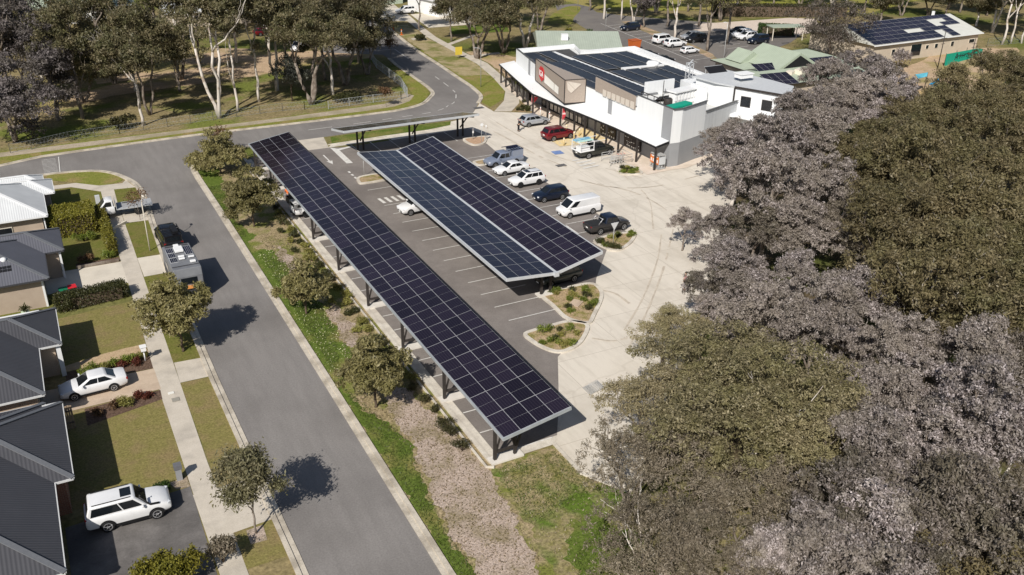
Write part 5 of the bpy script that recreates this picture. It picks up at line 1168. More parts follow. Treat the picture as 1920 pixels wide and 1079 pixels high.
def blob_points(blobs, n, seed, sprig=7, spread=.22, shell=.33, ret=False):
    """points in sprigs, mostly near the outside of each blob, thinned unevenly so gaps show"""
    rg = np.random.default_rng(seed); B = np.array([b[0] for b in blobs]); Rr = np.array([b[1] if hasattr(b[1], '__len__') else (b[1],)*3 for b in blobs], float)
    w_ = (Rr[:, 0]*Rr[:, 1])**1.0; w_ /= w_.sum(); k = n//sprig
    i = rg.choice(len(blobs), k, p=w_); d = rg.normal(size=(k, 3)); d /= np.linalg.norm(d, axis=1)[:, None]
    d[:, 2] = np.where(d[:, 2] < -.35, -d[:, 2]*.6, d[:, 2])
    r = rg.random(k)**shell
    lump = 1+.16*np.sin(d[:, 0]*5.3+i)*np.cos(d[:, 1]*4.7+2*i)+.12*np.sin(d[:, 2]*7+3*i)
    p = B[i]+d*Rr[i]*(r*lump)[:, None]
    q = (p[:, None, :]+rg.normal(size=(k, sprig, 3))*spread).reshape(-1, 3)
    return (q, np.repeat(d, sprig, axis=0)) if ret else q
def limbs(b, rnd, base, top, r0, r1, forks, spread_, tips, depth=0, mi=0, kink=.10):
    """tapered, slightly crooked limb that forks; collects tips"""
    n = 5; path = []; L = (top-base).length
    for i in range(n+1):
        t = i/n; p = base.lerp(top, t)
        if 0 < i < n: p = p + Vector((rnd.uniform(-1, 1), rnd.uniform(-1, 1), rnd.uniform(-.3, .3)))*L*kink*.35
        path.append(p)
    b.tube(path, [r0+(r1-r0)*(i/n) for i in range(n+1)], 7 if depth == 0 else 5, mi)
    if depth >= len(forks): tips.append(top); return
    for k in range(forks[depth]):
        st = path[-1] if k < 2 else path[rnd.randint(2, n-1)]
        d = (top-base).normalized()
        v = (d + Vector((rnd.uniform(-1, 1), rnd.uniform(-1, 1), rnd.uniform(-.2, .6)))*spread_).normalized()
        limbs(b, rnd, st, st+v*L*rnd.uniform(.5, .75), r1*.9, r1*.35, forks, spread_, tips, depth+1, mi, kink)
def tree_proto(seed, h, cr, trunk_r=.16, lean=0.0, n=9000, ln=.24, wd=.10, forks=(3, 3), trunk_h=.35, blob=.42, stems=1, spr=.75, flat=.75, shell=.33, droop=0, stemspread=.14, spread=.22, low=0.0, nb=6, sprig=7, sub=0, subr=.5):
    """returns (trunk mesh builder, leaf mesh): base at the origin"""
    rnd = random.Random(seed); b = LB(); tips = []
    for s in range(stems):
        a = 2*PI*s/max(stems, 1)+rnd.random(); off = Vector((math.cos(a), math.sin(a), 0))*(stemspread*h if stems > 1 else lean*h)
        limbs(b, rnd, Vector((math.cos(a), math.sin(a), 0))*(.12 if stems > 1 else 0)+Vector((0, 0, -.1)), Vector((0, 0, h*trunk_h))+off, trunk_r, trunk_r*.62, forks, spr, tips)
    blobs = []
    zc = h-cr*flat
    for t in tips:
        p = Vector(t); hv = Vector((p.x, p.y, (p.z-zc)/max(flat, .3)))
        if hv.length > cr*.85: hv *= cr*.85/hv.length
        p = Vector((hv.x, hv.y, zc+hv.z*flat)); q = cr*blob*rnd.uniform(.7, 1.25)
        blobs.append(((p.x, p.y, p.z), (q, q, q*.8)))
    for k in range(nb):                    # foliage clumps over an umbrella, each at its own height
        a = 2.39996*k+rnd.uniform(-.35, .35); u = math.sqrt((k+.7)/nb); rr = cr*min(.86, .9*u+rnd.uniform(-.12, .08)); q = cr*blob*rnd.uniform(.62, 1.15)
        dome = math.sqrt(max(0, 1-(rr/cr)**2))
        blobs.append(((math.cos(a)*rr, math.sin(a)*rr, zc+cr*flat*(dome*rnd.uniform(.35, .95)-.25+low*.4)), (q, q, q*rnd.uniform(.6, .85))))
    blobs.append(((0, 0, h-cr*blob*.8), (cr*blob, cr*blob, cr*blob*.7)))
    if sub:                                # every limb end carries several small clumps with gaps between them
        rs = random.Random(seed+5); fine_ = []
        for (bx, by, bz), q in blobs:
            for k in range(sub):
                a = rs.uniform(0, 6.283); e = rs.uniform(-.25, 1.0); ce = math.sqrt(max(0, 1-e*e)); f = rs.uniform(.7, 1.12); r3 = q[0]*subr*rs.uniform(.6, 1.25)
                fine_.append(((bx+math.cos(a)*ce*q[0]*f, by+math.sin(a)*ce*q[1]*f, bz+e*q[2]*f), (r3, r3, r3*rs.uniform(.55, .8))))
        P, O = blob_points(fine_, n, seed, sprig=sprig, spread=spread, shell=shell, ret=True)
        return b, leaves('crown', P, ln, wd, seed, droop=droop, out=O)
    return b, leaves('crown', blob_points(blobs, n, seed, sprig=sprig, spread=spread, shell=shell), ln, wd, seed, droop=droop)
PROTO = {}
def proto(key, **k):
    if key not in PROTO:
        b, me = tree_proto(**k); PROTO[key] = [b, None, me]
    return PROTO[key]
def tree(key, name, label, cat, loc, leafm, barkm, rz=0.0, sc=1.0, scz=None, group=None, **k):
    p = proto(key, **k)
    T = thing(name, label, cat, (loc[0], loc[1], loc[2] if len(loc) > 2 else 0.0), rz, group)
    T.scale = (sc, sc, scz or sc)
    if p[1] is None: o = p[0].build('trunk', [barkm], T); p[1] = o.data
    else: o = bpy.data.objects.new('trunk', p[1]); COL.objects.link(o); o.parent = T
    o.material_slots[0].link = 'OBJECT'; o.material_slots[0].material = barkm
    if not p[2].materials: p[2].materials.append(leafm)
    c = bpy.data.objects.new('crown', p[2]); COL.objects.link(c); c.parent = T
    c.material_slots[0].link = 'OBJECT'; c.material_slots[0].material = leafm
    return T
rnd = random.Random(5)
# --- street trees (individual meshes)
ST = [((17.4, 104.0), 5.5, 3.0, 'round olive street tree at the corner beside the far end of the long canopy', 'street', 20000),
      ((17.0, 86.4), 6.4, 2.75, 'large bushy street tree beside the white dual-cab under the long canopy', 'street', 23000),
      ((16.35, 65.95), 4.85, 2.05, 'small round verge tree halfway along the long canopy', 'street', 15000),
      ((16.7, 50.5), 5.4, 2.2, 'drooping bushy verge tree nearest the front end of the long canopy', 'street', 20000),
      ((6.2, 64.2), 6.6, 2.5, 'bushy olive nature-strip tree behind the caravan', 'street', 22000)]
for i, (p, h, cr, lb, lf, n) in enumerate(ST):
    tree('st%d' % i, 'street_tree', lb, 'tree', p, LEAF[lf], BARKB, 0, seed=20+i, h=h, cr=cr*.93, n=int(n*1.2), ln=.24, wd=.11, trunk_r=.11, trunk_h=.24, blob=.44, flat=1.25, shell=.3, low=-.45, spread=.09, nb=18, sprig=8, sub=6, subr=.56)
tree('st9', 'street_tree', 'open airy young gum on the nature strip with its trunk in a pebble square', 'tree', (6.25, 41.6), LEAF['bluegrey'] if False else leafmat('leaf_airy', (.15, .135, .07), (.36, .32, .19), (.19, .185, .09)), BARKG, 0, seed=41, h=5.5, cr=2.1, n=8000, ln=.26, wd=.085, trunk_r=.07, trunk_h=.5, blob=.36, flat=.85, shell=.45, droop=.6, spread=.2)
tree('sap', 'sapling', 'thin young tree with sparse reddish leaves behind the tray truck', 'tree', (7.05, 93.2), LEAF['redbrown'], BARKG, 0, seed=43, h=3.2, cr=1.0, n=500, ln=.2, wd=.1, trunk_r=.035, trunk_h=.5, blob=.4)
tree('sap2', 'sapling', 'bare-stemmed sapling with red leaves at the street corner beside the round olive tree', 'tree', (19.0, 110.5), LEAF['redbrown'], BARKG, 0, seed=44, h=3.8, cr=1.3, n=900, ln=.22, wd=.12, trunk_r=.04, trunk_h=.4, blob=.4)
v = at(723, 234-30); 
for px, py, lb, hh in ((724, 201, 'little red-leaved sapling on the verge in front of the park fence', 2.9), (733, 123, 'narrow red-brown young tree beside the curving road', 4.6)):
    v = at(px, py); tree('sap%d' % px, 'sapling', lb, 'tree', (v.x, v.y), LEAF['redbrown'], BARKG, 0, seed=px, h=hh, cr=hh*.3, n=700, ln=.25, wd=.14, trunk_r=.045, trunk_h=.45, blob=.42)
# bottom bushes
def bush(name, label, cat, loc, rx, ry, h, lf, n, ln=.16, wd=.08, seed=1, group=None, rz=0, box=False, parts=True, power=.3):
    rg = np.random.default_rng(seed)
    if box:
        k = n; p = rg.uniform(-1, 1, (k, 3)); ax = rg.choice([0, 1, 2, 2], k); f = np.sign(rg.uniform(-1, 1, k))
        for a in range(3): p[ax == a, a] = f[ax == a]
        p[:, 2] = np.where((ax == 2) & (p[:, 2] < 0), 1, p[:, 2])
        pts = np.column_stack([p[:, 0]*rx, p[:, 1]*ry, (p[:, 2]+1)/2*h]) + rg.normal(size=(k, 3))*.09*np.array([1, 1, .9])
    else:
        blobs = []
        m_ = max(3, int(4*max(rx, ry)/min(rx, ry)))
        for i in range(m_):
            blobs.append(((rg.uniform(-.55, .55)*rx, rg.uniform(-.55, .55)*ry, h*rg.uniform(.35, .62)), (min(rx, ry)*.62, min(rx, ry)*.62, h*.42)))
        pts = blob_points(blobs, n, seed, spread=.08, shell=power)
    T = thing(name, label, cat, (loc[0], loc[1], .02), rz, group)
    me = leaves('foliage', pts, ln, wd, seed); me.materials.append(LEAF[lf])
    c = bpy.data.objects.new('foliage', me); COL.objects.link(c); c.parent = T
    b = LB()
    if box: b.box((0, 0, h*.45), (rx*1.75, ry*1.75, h*.86))
    else:
        for i in range(5):
            a = i*1.26; b.tube([(0, 0, 0), (math.cos(a)*rx*.25, math.sin(a)*ry*.25, h*.35), (math.cos(a)*rx*.5, math.sin(a)*ry*.5, h*.62)], [.035, .025, .01], 5)
    b.build('stem', [BARKB], T)
    return T
bush('garden_shrub', 'big yellow-green shrub at the bottom edge beside the asphalt driveway', 'shrub', (1.2, 39.7), 2.3, 1.25, 2.3, 'hedge', 9000, .17, .09, 3)
bush('garden_shrub', 'grey-leaved bush at the bottom edge next to the yellow-green shrub', 'shrub', (4.1, 40.1), .9, .8, 1.7, 'thin', 2600, .17, .07, 4)
bush('hedge', 'tall yellow-green clipped hedge block beside the white-roofed house', 'hedge', (.95, 93.3), 1.9, 1.9, 2.1, 'hedge', 10000, .17, .11, 5, box=True)
bush('hedge', 'narrow yellow-green hedge running along the footpath toward the tray truck', 'hedge', (3.62, 90.6), .38, 5.3, 1.25, 'hedge', 6000, .15, .1, 6, box=True)
bush('hedge', 'low dark hedge beside the two wheelie bins', 'hedge', (.9, 75.9), 2.7, .7, 1.15, 'hedged', 8000, .14, .09, 7, box=True, rz=.1)
bush('garden_shrub', 'dark bush with bare stems inside the corner garden behind the narrow hedge', 'shrub', (2.7, 92.6), .7, 1.2, 1.8, 'redbrown', 1500, .15, .08, 8)
bush('garden_shrub', 'low green shrub at the foot of the tall hedge block', 'shrub', (1.6, 89.8), 1.6, .55, .8, 'green', 2200, .12, .08, 9)
bush('garden_shrub', 'reddish low shrub at the edge of the pale driveway near the bins', 'shrub', (1.2, 84.5), .9, .45, .8, 'redbrown', 1000, .13, .08, 10)
bush('garden_shrub', 'green flax clump at the footpath end of the bed above the pale driveway', 'shrub', (3.3, 84.8), .7, .5, .7, 'green', 900, .3, .05, 11)
bush('potted_plant', 'straggly plant at the porch corner of the beige house', 'plant', (-1.1, 75.0), .5, .45, 1.2, 'hedged', 600, .14, .08, 12)
pt = thing('plant_pot', 'round pale green plant pot on the porch of the beige house', 'pot', (-4.1, 75.4, 0)); q = LB(); q.tube([(0, 0, 0), (0, 0, .55), (0, 0, .6)], [.2, .32, .3], 14); q.build('pot', [mat('pot_green', (.35, .42, .30), rough=.6)], pt)
me = leaves('foliage', np.random.default_rng(3).normal(size=(160, 3))*.15+np.array([0, 0, .85]), .2, .1, 3); me.materials.append(LEAF['hedged']); c = bpy.data.objects.new('foliage', me); COL.objects.link(c); c.parent = pt
# bed plants beside the white sedan
for i, (x, y, lf, s, lb) in enumerate([
    (-.6, 63.6, 'green', .75, 'leafy green shrub by the porch wall in the bed above the white sedan'), (.5, 63.8, 'tuft', .5, 'yellow-green grassy tuft beside the white sedan roof, nearest the house'),
    (1.35, 64.05, 'green', .45, 'green flax clump in the middle of the bed above the white sedan'), (1.75, 63.9, 'red', .4, 'red-leaved shrub in the middle of the bed above the white sedan'),
    (2.35, 64.3, 'green', .55, 'large yellow-green flax clump beyond the boot of the white sedan'), (2.95, 63.8, 'red', .42, 'red-leaved shrub beside the white letterbox'),
    (3.3, 64.5, 'tuft', .42, 'pale tuft behind the white letterbox'),
    (1.35, 58.5, 'tuft', .62, 'big pale yellow tuft in the bed below the white sedan'), (.75, 58.4, 'redbrown', .42, 'brown-leaved shrub left of the big pale tuft'),
    (2.25, 59.0, 'red', .4, 'red-leaved shrub right of the big pale tuft'), (2.9, 58.8, 'red', .28, 'small red-leaved plant at the footpath end of the bed below the white sedan'), (-.4, 58.1, 'redbrown', .4, 'brown shrub in house shade at the near bed below the white sedan')]):
    bush('garden_plant', lb, 'plant', (x, y), s, s, s*1.25, lf, 650, .26 if lf in ('tuft', 'green') else .13, .05 if lf in ('tuft', 'green') else .08, 60+i, power=.5)
bush('garden_shrub', 'low clipped green shrub at the letterbox end of the bed beside the white four-wheel drive', 'shrub', (2.2, 47.85), .8, .35, .55, 'clipped', 1500, .1, .07, 80)
# shrubs in the mulch beside the long canopy
for i in range(34):
    y = 43.2+1.62*i+rnd.uniform(-.35, .35); x = 20.0+rnd.uniform(-.25, .2)
    if i < 2: x -= .15
    s = rnd.uniform(.34, .6); 
    if y > 97: continue
    lf = ['shrub', 'hedged', 'tuft'][0 if y < 52 else (2 if rnd.random() < .45 else rnd.randint(0, 1))]
    bush('mulch_shrub', 'low %s shrub in the mulch row beside the long canopy, %s from near' % ({'shrub': 'dark green', 'hedged': 'olive', 'tuft': 'straw-coloured'}[lf], nth(i)), 'shrub', (x, y), s, s, s*1.3, lf, 420, .2, .07, 100+i, group='shrubs along the mulch strip', power=.5)
for i in range(16):
    y = 57+2.4*i+rnd.uniform(-.6, .6)
    if y > 84: break
    bush('mulch_shrub', 'straggly dry shrub on the street side of the mulch row, %s from the near end' % nth(i), 'shrub', (19.1+rnd.uniform(-.4, .4), y), .4, .4, .5, ['tuft', 'hedged'][i % 2], 350, .18, .06, 160+i, group='shrubs along the mulch strip', power=.5)
# island plants
def scatter(poly, n, seed):
    r = random.Random(seed); xs = [p[0] for p in poly]; ys = [p[1] for p in poly]; out = []
    def inside(x, y):
        c = False; j = len(poly)-1
        for i in range(len(poly)):
            if (poly[i][1] > y) != (poly[j][1] > y) and x < (poly[j][0]-poly[i][0])*(y-poly[i][1])/(poly[j][1]-poly[i][1])+poly[i][0]: c = not c
            j = i
        return c
    while len(out) < n:
        x, y = r.uniform(min(xs), max(xs)), r.uniform(min(ys), max(ys))
        if inside(x, y): out.append((x, y))
    return out
for nm, P, n, where in (('A', IA, 15, 'the kerbed island before the middle canopy'), ('B', IB, 12, 'the curved island nearest the big olive tree'), ('C', IC, 14, 'the give way sign island'), ('F', IF, 8, 'the small island beside the trolley bay')):
    for i, (x, y) in enumerate(sorted(scatter([(p.x, p.y) for p in P], n, ord(nm)), key=lambda p: p[1])):
        lf = ['tuft', 'green', 'hedged', 'green'][rnd.randint(0, 3)]; s = rnd.uniform(.28, .52)
        bush('island_plant', '%s plant in %s, %s from near end' % ({'tuft': 'straw tufted', 'green': 'yellow-green strappy', 'hedged': 'small dark'}[lf], where, nth(i)), 'plant', (x, y), s, s, s*1.2, lf, 240, .26, .05, 200+i+ord(nm)*31, group='plants in the car park islands', power=.6)
for i, (x, y) in enumerate(sorted(scatter([(61.2, 113.1), (63.3, 111), (63.7, 112), (65.5, 119), (64.3, 116)], 14, 5), key=lambda p: p[1])):
    bush('bed_plant', 'small plant in the bark bed by the shop awning, %s from near end' % nth(i), 'plant', (x, y), .38, .38, .5, 'hedged', 120, .2, .09, 300+i, group='plants in the bark bed', power=.6)

# --- right-hand bush: crown centre pixel, height of crown centre, kind, size
BK = {'lilac': dict(h=9.5, cr=4.3, n=27000, ln=.22, wd=.098, trunk_r=.24, trunk_h=.42, blob=.27, flat=1.0, shell=.28, spread=.10, nb=18, forks=(3, 3, 2), sprig=9, sub=6, subr=.46),
      'olive': dict(h=9.0, cr=4.4, n=29000, ln=.185, wd=.07, trunk_r=.2, trunk_h=.42, blob=.28, flat=.95, shell=.28, spread=.10, stems=3, nb=16, forks=(3, 3), sprig=9, sub=5, subr=.5),
      'dark': dict(h=10.0, cr=4.6, n=20000, ln=.26, wd=.10, trunk_r=.2, trunk_h=.42, blob=.28, flat=.9, shell=.3, spread=.13, stems=2, nb=17, forks=(3, 3, 2), sprig=9, sub=6, subr=.48)}
BK['mixed'] = dict(BK['lilac'], n=16000); BK['thin'] = dict(BK['olive'], n=13000, ln=.22, nb=13, subr=.45, trunk_r=.17)
BUSH = [
 ('olive', 1330, 668, 1.08), ('olive', 1455, 722, 1.05), ('olive', 1235, 742, .82), ('olive', 1370, 800, 1.1), ('olive', 1520, 800, .85), ('thin', 1190, 845, .68), ('thin', 1290, 880, .85), ('thin', 1410, 915, .66), ('thin', 1230, 985, .72), ('thin', 1345, 1030, .8), ('thin', 1215, 1085, .7), ('thin', 1420, 1090, .6), ('olive', 1255, 610, .62),
 ('lilac', 1385, 285, .95), ('lilac', 1450, 330, 1.05), ('lilac', 1530, 262, 1.0), ('lilac', 1595, 178, 1.0), ('lilac', 1650, 150, .8), ('lilac', 1545, 345, .95), ('mixed', 1420, 415, .85), ('lilac', 1510, 425, 1.0), ('lilac', 1345, 425, .62), ('lilac', 1285, 415, .42), ('lilac', 1385, 500, .92), ('lilac', 1480, 515, .7), ('mixed', 1330, 535, .62), ('lilac', 1425, 590, .95), ('lilac', 1535, 585, .88), ('lilac', 1345, 590, .6), ('lilac', 1625, 560, .9), ('lilac', 1592, 650, .68), ('lilac', 1690, 645, .82), ('lilac', 1640, 750, .85), ('lilac', 1740, 735, .9), ('lilac', 1810, 665, .9), ('lilac', 1850, 760, 1.05), ('lilac', 1760, 835, .95), ('lilac', 1660, 850, .8), ('mixed', 1580, 935, .8), ('lilac', 1660, 985, .9), ('lilac', 1540, 1030, .85), ('lilac', 1460, 1060, .62), ('lilac', 1610, 1085, .9), ('mixed', 1890, 860, .85), ('mixed', 1640, 455, .75), ('mixed', 1930, 690, .9),
 ('lilac', 1365, 262, .8), ('lilac', 1465, 268, .9), ('lilac', 1500, 218, .85), ('lilac', 1560, 140, .85), ('lilac', 1612, 118, .8), ('lilac', 1680, 182, .8), ('lilac', 1545, 205, .85), ('lilac', 1640, 215, .8), ('dark', 1690, 262, .8), ('dark', 1760, 205, .8), ('dark', 1700, 330, .8), ('dark', 1850, 205, .8), ('dark', 1590, 300, .8), ('dark', 1930, 150, .8), ('dark', 1640, 330, 1.0), ('dark', 1740, 300, 1.05), ('dark', 1835, 262, 1.0), ('dark', 1905, 200, 1.0), ('dark', 1700, 400, 1.0), ('dark', 1800, 385, 1.05), ('dark', 1895, 340, 1.0), ('dark', 1735, 490, 1.0), ('dark', 1840, 475, 1.0), ('dark', 1925, 440, 1.0), ('dark', 1780, 575, .95), ('dark', 1880, 570, 1.0), ('mixed', 1600, 420, .8), ('dark', 1725, 215, .85), ('dark', 1800, 170, .85), ('dark', 1880, 120, .8), ('dark', 1650, 250, .6), ('mixed', 1790, 930, .9), ('mixed', 1870, 985, .9), ('mixed', 1760, 1030, .85), ('mixed', 1500, 940, .55), ('mixed', 1920, 1060, .85), ('dark', 1850, 1095, .8), ('mixed', 1710, 570, .7), ('dark', 1930, 240, .9), ('mixed', 1720, 1100, .8)]
names = {'olive': ('olive_tree', 'fine-leaved olive-brown tree'), 'lilac': ('grey_gum', 'grey-lilac leaved gum'), 'dark': ('dark_gum', 'dark brown-olive gum'), 'mixed': ('brown_gum', 'dull grey-brown gum'), 'thin': ('thin_olive_tree', 'thin-crowned brownish tree')}
cnt = {}
order = sorted(range(len(BUSH)), key=lambda i: -BUSH[i][2])
for i in order:
    kd, px, py, s = BUSH[i]; k = BK[kd]; zc = (k['h']-k['cr']*k['flat']*.55)*s*(sv := .82+.36*((i*37) % 10)/10)
    big = 1.0+.2*max(0, min(1, (520-py)/300)); v = at(px, py, zc*big); j = cnt.get(kd, 0); cnt[kd] = j+1; rv = rnd.randint(0, 3)
    side = 'by the right photo edge' if px > 1800 else 'inside the bush' if px > 1550 else 'beside the car park'
    tree('%s%d' % (kd, rv), names[kd][0], '%s %s, %s of its kind up from the bottom' % (names[kd][1], side, nth(j)), 'tree', (v.x, v.y), LEAF[kd], BARKP if j % 4 == 3 else BARKG, rnd.uniform(0, 6.28), s*big*(.9 if kd in ('lilac', 'mixed') else 1.0), s*sv*big, group='trees of the right-hand bush', seed=500+rv*17+len(kd), **k)
# undergrowth below the bush edge
bush('undergrowth_shrub', 'yellow-green shrub showing through the gap low in the olive trees', 'shrub', at(1300, 985).xy, 1.4, 1.2, 1.6, 'green', 2500, .18, .09, 401)
bush('undergrowth_shrub', 'green shrub glimpsed in the gap between the grey gums', 'shrub', at(1500, 495).xy, 1.6, 1.4, 1.6, 'green', 2000, .18, .09, 402)

# --- tall gums of the park (top left), base pixel, height, crown radius
GUM = dict(n=15000, ln=.38, wd=.15, trunk_h=.46, blob=.34, flat=1.15, shell=.36, spread=.24, forks=(3, 3, 2), spr=.62, nb=13, droop=.5, sprig=9, sub=4, subr=.52)
G = [(412, 222, 19, 5.2, 3, .26, 'gum', 'P', 'tall white-trunked gum splitting into three stems near the park fence'),
     (446, 208, 17, 3.6, 1, .2, 'gum', 'P', 'slim white-trunked gum just right of the three-stemmed one'),
     (486, 192, 18, 4.2, 1, .22, 'gum', 'P', 'slim pale gum leaning left of the grey-leaved bush'),
     (268, 236, 12.5, 4.4, 1, .22, 'gum', 'P', 'gum with a pale leaning trunk at the fence left of the white-trunked trees'),
     (282, 216, 14.5, 4.2, 2, .2, 'gum', 'G', 'dark multi-stemmed gum behind the pale leaning one'),
     (156, 223, 15, 4.6, 1, .26, 'gum', 'G', 'dark gum with a grey trunk standing alone in the left park'),
     (110, 226, 14, 4.6, 1, .28, 'gumgrey', 'G', 'grey-leaved gum second from the left edge of the park'),
     (30, 268, 11, 5.0, 2, .28, 'gumgrey', 'G', 'large grey-leaved gum at the left edge by the fence'),
     (52, 190, 16, 5.6, 1, .3, 'gumgrey', 'G', 'tall purplish-grey gum behind the left edge trees'),
     (585, 196, 17, 5.6, 3, .34, 'gum', 'G', 'massive dark gum with thick grey stems beside the bend of the road'),
     (648, 160, 16, 5.4, 2, .34, 'gum', 'G', 'dark dense gum overhanging the curving road'),
     (625, 178, 15, 4.6, 1, .26, 'gum', 'P', 'gum with one pale stem between the two massive dark gums'),
     (540, 150, 17, 5.0, 1, .26, 'gum', 'G', 'dark gum behind the grey-leaved bush'),
     (340, 150, 17, 5.2, 2, .26, 'gum', 'G', 'dark gum beyond the dirt track, left of the white-trunked trees'),
     (215, 158, 17, 5.4, 2, .26, 'gum', 'G', 'brown-crowned gum beyond the dirt track'),
     (120, 150, 18, 5.6, 1, .26, 'gum', 'G', 'brown-crowned gum far back at the upper left'),
     (445, 118, 18, 5.0, 1, .26, 'gum', 'P', 'white-stemmed gum far back at the top of the park'),
     (505, 105, 18, 5.0, 1, .26, 'gum', 'P', 'pale gum far back beside the red car'),
     (590, 110, 18, 5.4, 1, .28, 'gum', 'G', 'dark gum far back near the white car in the trees'),
     (672, 118, 14, 4.4, 1, .28, 'gum', 'G', 'dark gum at the road edge furthest up the hill side'),
     (300, 95, 20, 5.5, 1, .28, 'gum', 'G', 'tall dark gum at the top edge above the dirt yard'),
     (200, 100, 20, 5.5, 1, .28, 'gum', 'G', 'tall dark gum at the top edge left of the dirt yard'),
     (40, 110, 20, 6.0, 1, .28, 'gumgrey', 'G', 'grey gum at the top left corner of the photo'),
     (395, 80, 20, 5.5, 1, .28, 'gum', 'G', 'dark gum at the top edge behind the white stems'),
     (672, 82, 17, 5.0, 1, .28, 'gum', 'G', 'dark gum at the top edge left of the curving road'),
     # behind the shop front, beside the road
     (895, 110, 13, 5.6, 3, .32, 'gum', 'G', 'huge dark spreading gum beside the yellow sign'),
     (945, 100, 13, 5.0, 3, .3, 'gum', 'G', 'dark spreading gum close behind the shop awning end'),
     (985, 92, 13, 5.0, 2, .28, 'gum', 'P', 'gum with pale crooked limbs behind the back corner of the shop'),
     (846, 78, 9, 3.2, 1, .2, 'gum', 'G', 'smaller dark gum beside the side path'),
     (787, 58, 11, 3.2, 1, .2, 'gum', 'G', 'slender gum with a forked trunk beside the path near the white SUV'),
     (1010, 60, 14, 5.0, 2, .28, 'gum', 'G', 'olive-green gum behind the pale green roof'),
     (880, 52, 14, 5.2, 2, .28, 'gum', 'G', 'dark gum at the top edge above the huge spreading one'),
     (950, 48, 14, 5.2, 2, .28, 'gum', 'G', 'dark gum at the top edge middle of the photo'),
     # rear car park
     (1265, 72, 13, 3.2, 1, .28, 'gum', 'P', 'pale straight-trunked gum behind the three white cars'),
     (1326, 96, 13, 4.0, 1, .28, 'gum', 'G', 'dark gum in the tan bed near the white lamp post'),
     (1363, 84, 13, 4.6, 1, .28, 'gum', 'G', 'bushy gum in the tree shade beside the gravel yard'),
     (1206, 52, 8, 3.0, 1, .2, 'gumgrey', 'G', 'low grey-leaved tree beside the dark navy hatch'),
     (1165, 38, 14, 3.6, 1, .2, 'gum', 'P', 'tall pale-trunked gum at the top edge left of the rear car park'),
     (1132, 36, 13, 3.6, 1, .24, 'gum', 'P', 'pale-trunked gum beside the curved entry road at the top edge'),
     (1188, 45, 14, 3.4, 2, .18, 'gum', 'P', 'twin pale-stemmed gum above the dark navy hatch'),
     (1250, 50, 13, 4.0, 1, .24, 'gum', 'G', 'dark gum at the top edge behind the pale straight trunk'),
     (1310, 50, 14, 4.6, 1, .24, 'gum', 'G', 'dark gum at the top edge behind the silver SUV'),
     (1556, 112, 12.0, 7.6, 2, .32, 'darkgum', 'G', 'big dense dark gum in front of the left end of the long solar-roofed building'),
     (1620, 22, 11, 4.2, 1, .28, 'gum', 'G', 'dark gum behind the long solar-roofed building, left one'),
     (1690, 14, 11, 4.6, 1, .28, 'gum', 'G', 'dark gum behind the long solar-roofed building, middle one'),
     (1780, 12, 11, 4.6, 1, .28, 'gum', 'G', 'dark gum behind the long solar-roofed building, right one'),
     (1878, 84, 17, 3.6, 1, .24, 'gum', 'P', 'leaning white-trunked gum at the top right corner'),
     (1895, 82, 17, 3.4, 1, .2, 'gum', 'P', 'slim white-trunked gum second from the top right corner'),
     (1915, 82, 17, 3.4, 1, .2, 'gum', 'P', 'slim white-trunked gum at the very right edge of the top'),
     (1850, 30, 13, 4.8, 1, .28, 'gum', 'G', 'dark gum at the top edge left of the leaning white trunks')]
EXTRA = [(255, 172, 11, 4.5), (160, 192, 10, 4.3), (338, 172, 12, 4.4), (205, 140, 13, 5.1), (95, 170, 12, 5), (690, 140, 12, 4.4), (80, 150, 18, 5.5), (20, 205, 15, 5), (375, 120, 18, 5.2), (520, 170, 15, 4.4), (610, 150, 15, 5), (560, 70, 18, 5.5), (640, 60, 18, 5.5), (130, 60, 20, 6), (235, 60, 20, 6), (330, 55, 20, 6), (462, 55, 20, 6), (700, 70, 14, 4.6), (1585, 20, 12, 5), (1690, 30, 11, 4.6), (1770, 40, 10, 4.6), (1860, 62, 11, 4.6), (1800, 24, 11, 4.6), (1880, 14, 12, 5), (1930, 60, 12, 5), (1500, 10, 12, 4.5), (1450, 8, 12, 4.5), (1560, 8, 12, 4.5), (1650, 45, 9, 3.6), (1740, 30, 9, 4), (1830, 50, 10, 4.2), (1900, 40, 12, 4.6), (1105, 20, 12, 4), (1230, 25, 13, 4.4), (1290, 22, 13, 4.6), (1350, 40, 12, 4.4), (1380, 30, 12, 4.2), (910, 60, 13, 5), (850, 40, 12, 4.2)]
G += [(px, py, h, cr, 1+i % 2, .26, 'gumgrey' if px < 150 and i % 2 else 'gum', 'G' if i % 3 else 'P', 'dark gum in the tree belt along the photo top, %s from the left' % nth(sorted((e[0], e[1]) for e in EXTRA).index((px, py)))) for i, (px, py, h, cr) in enumerate(EXTRA)]
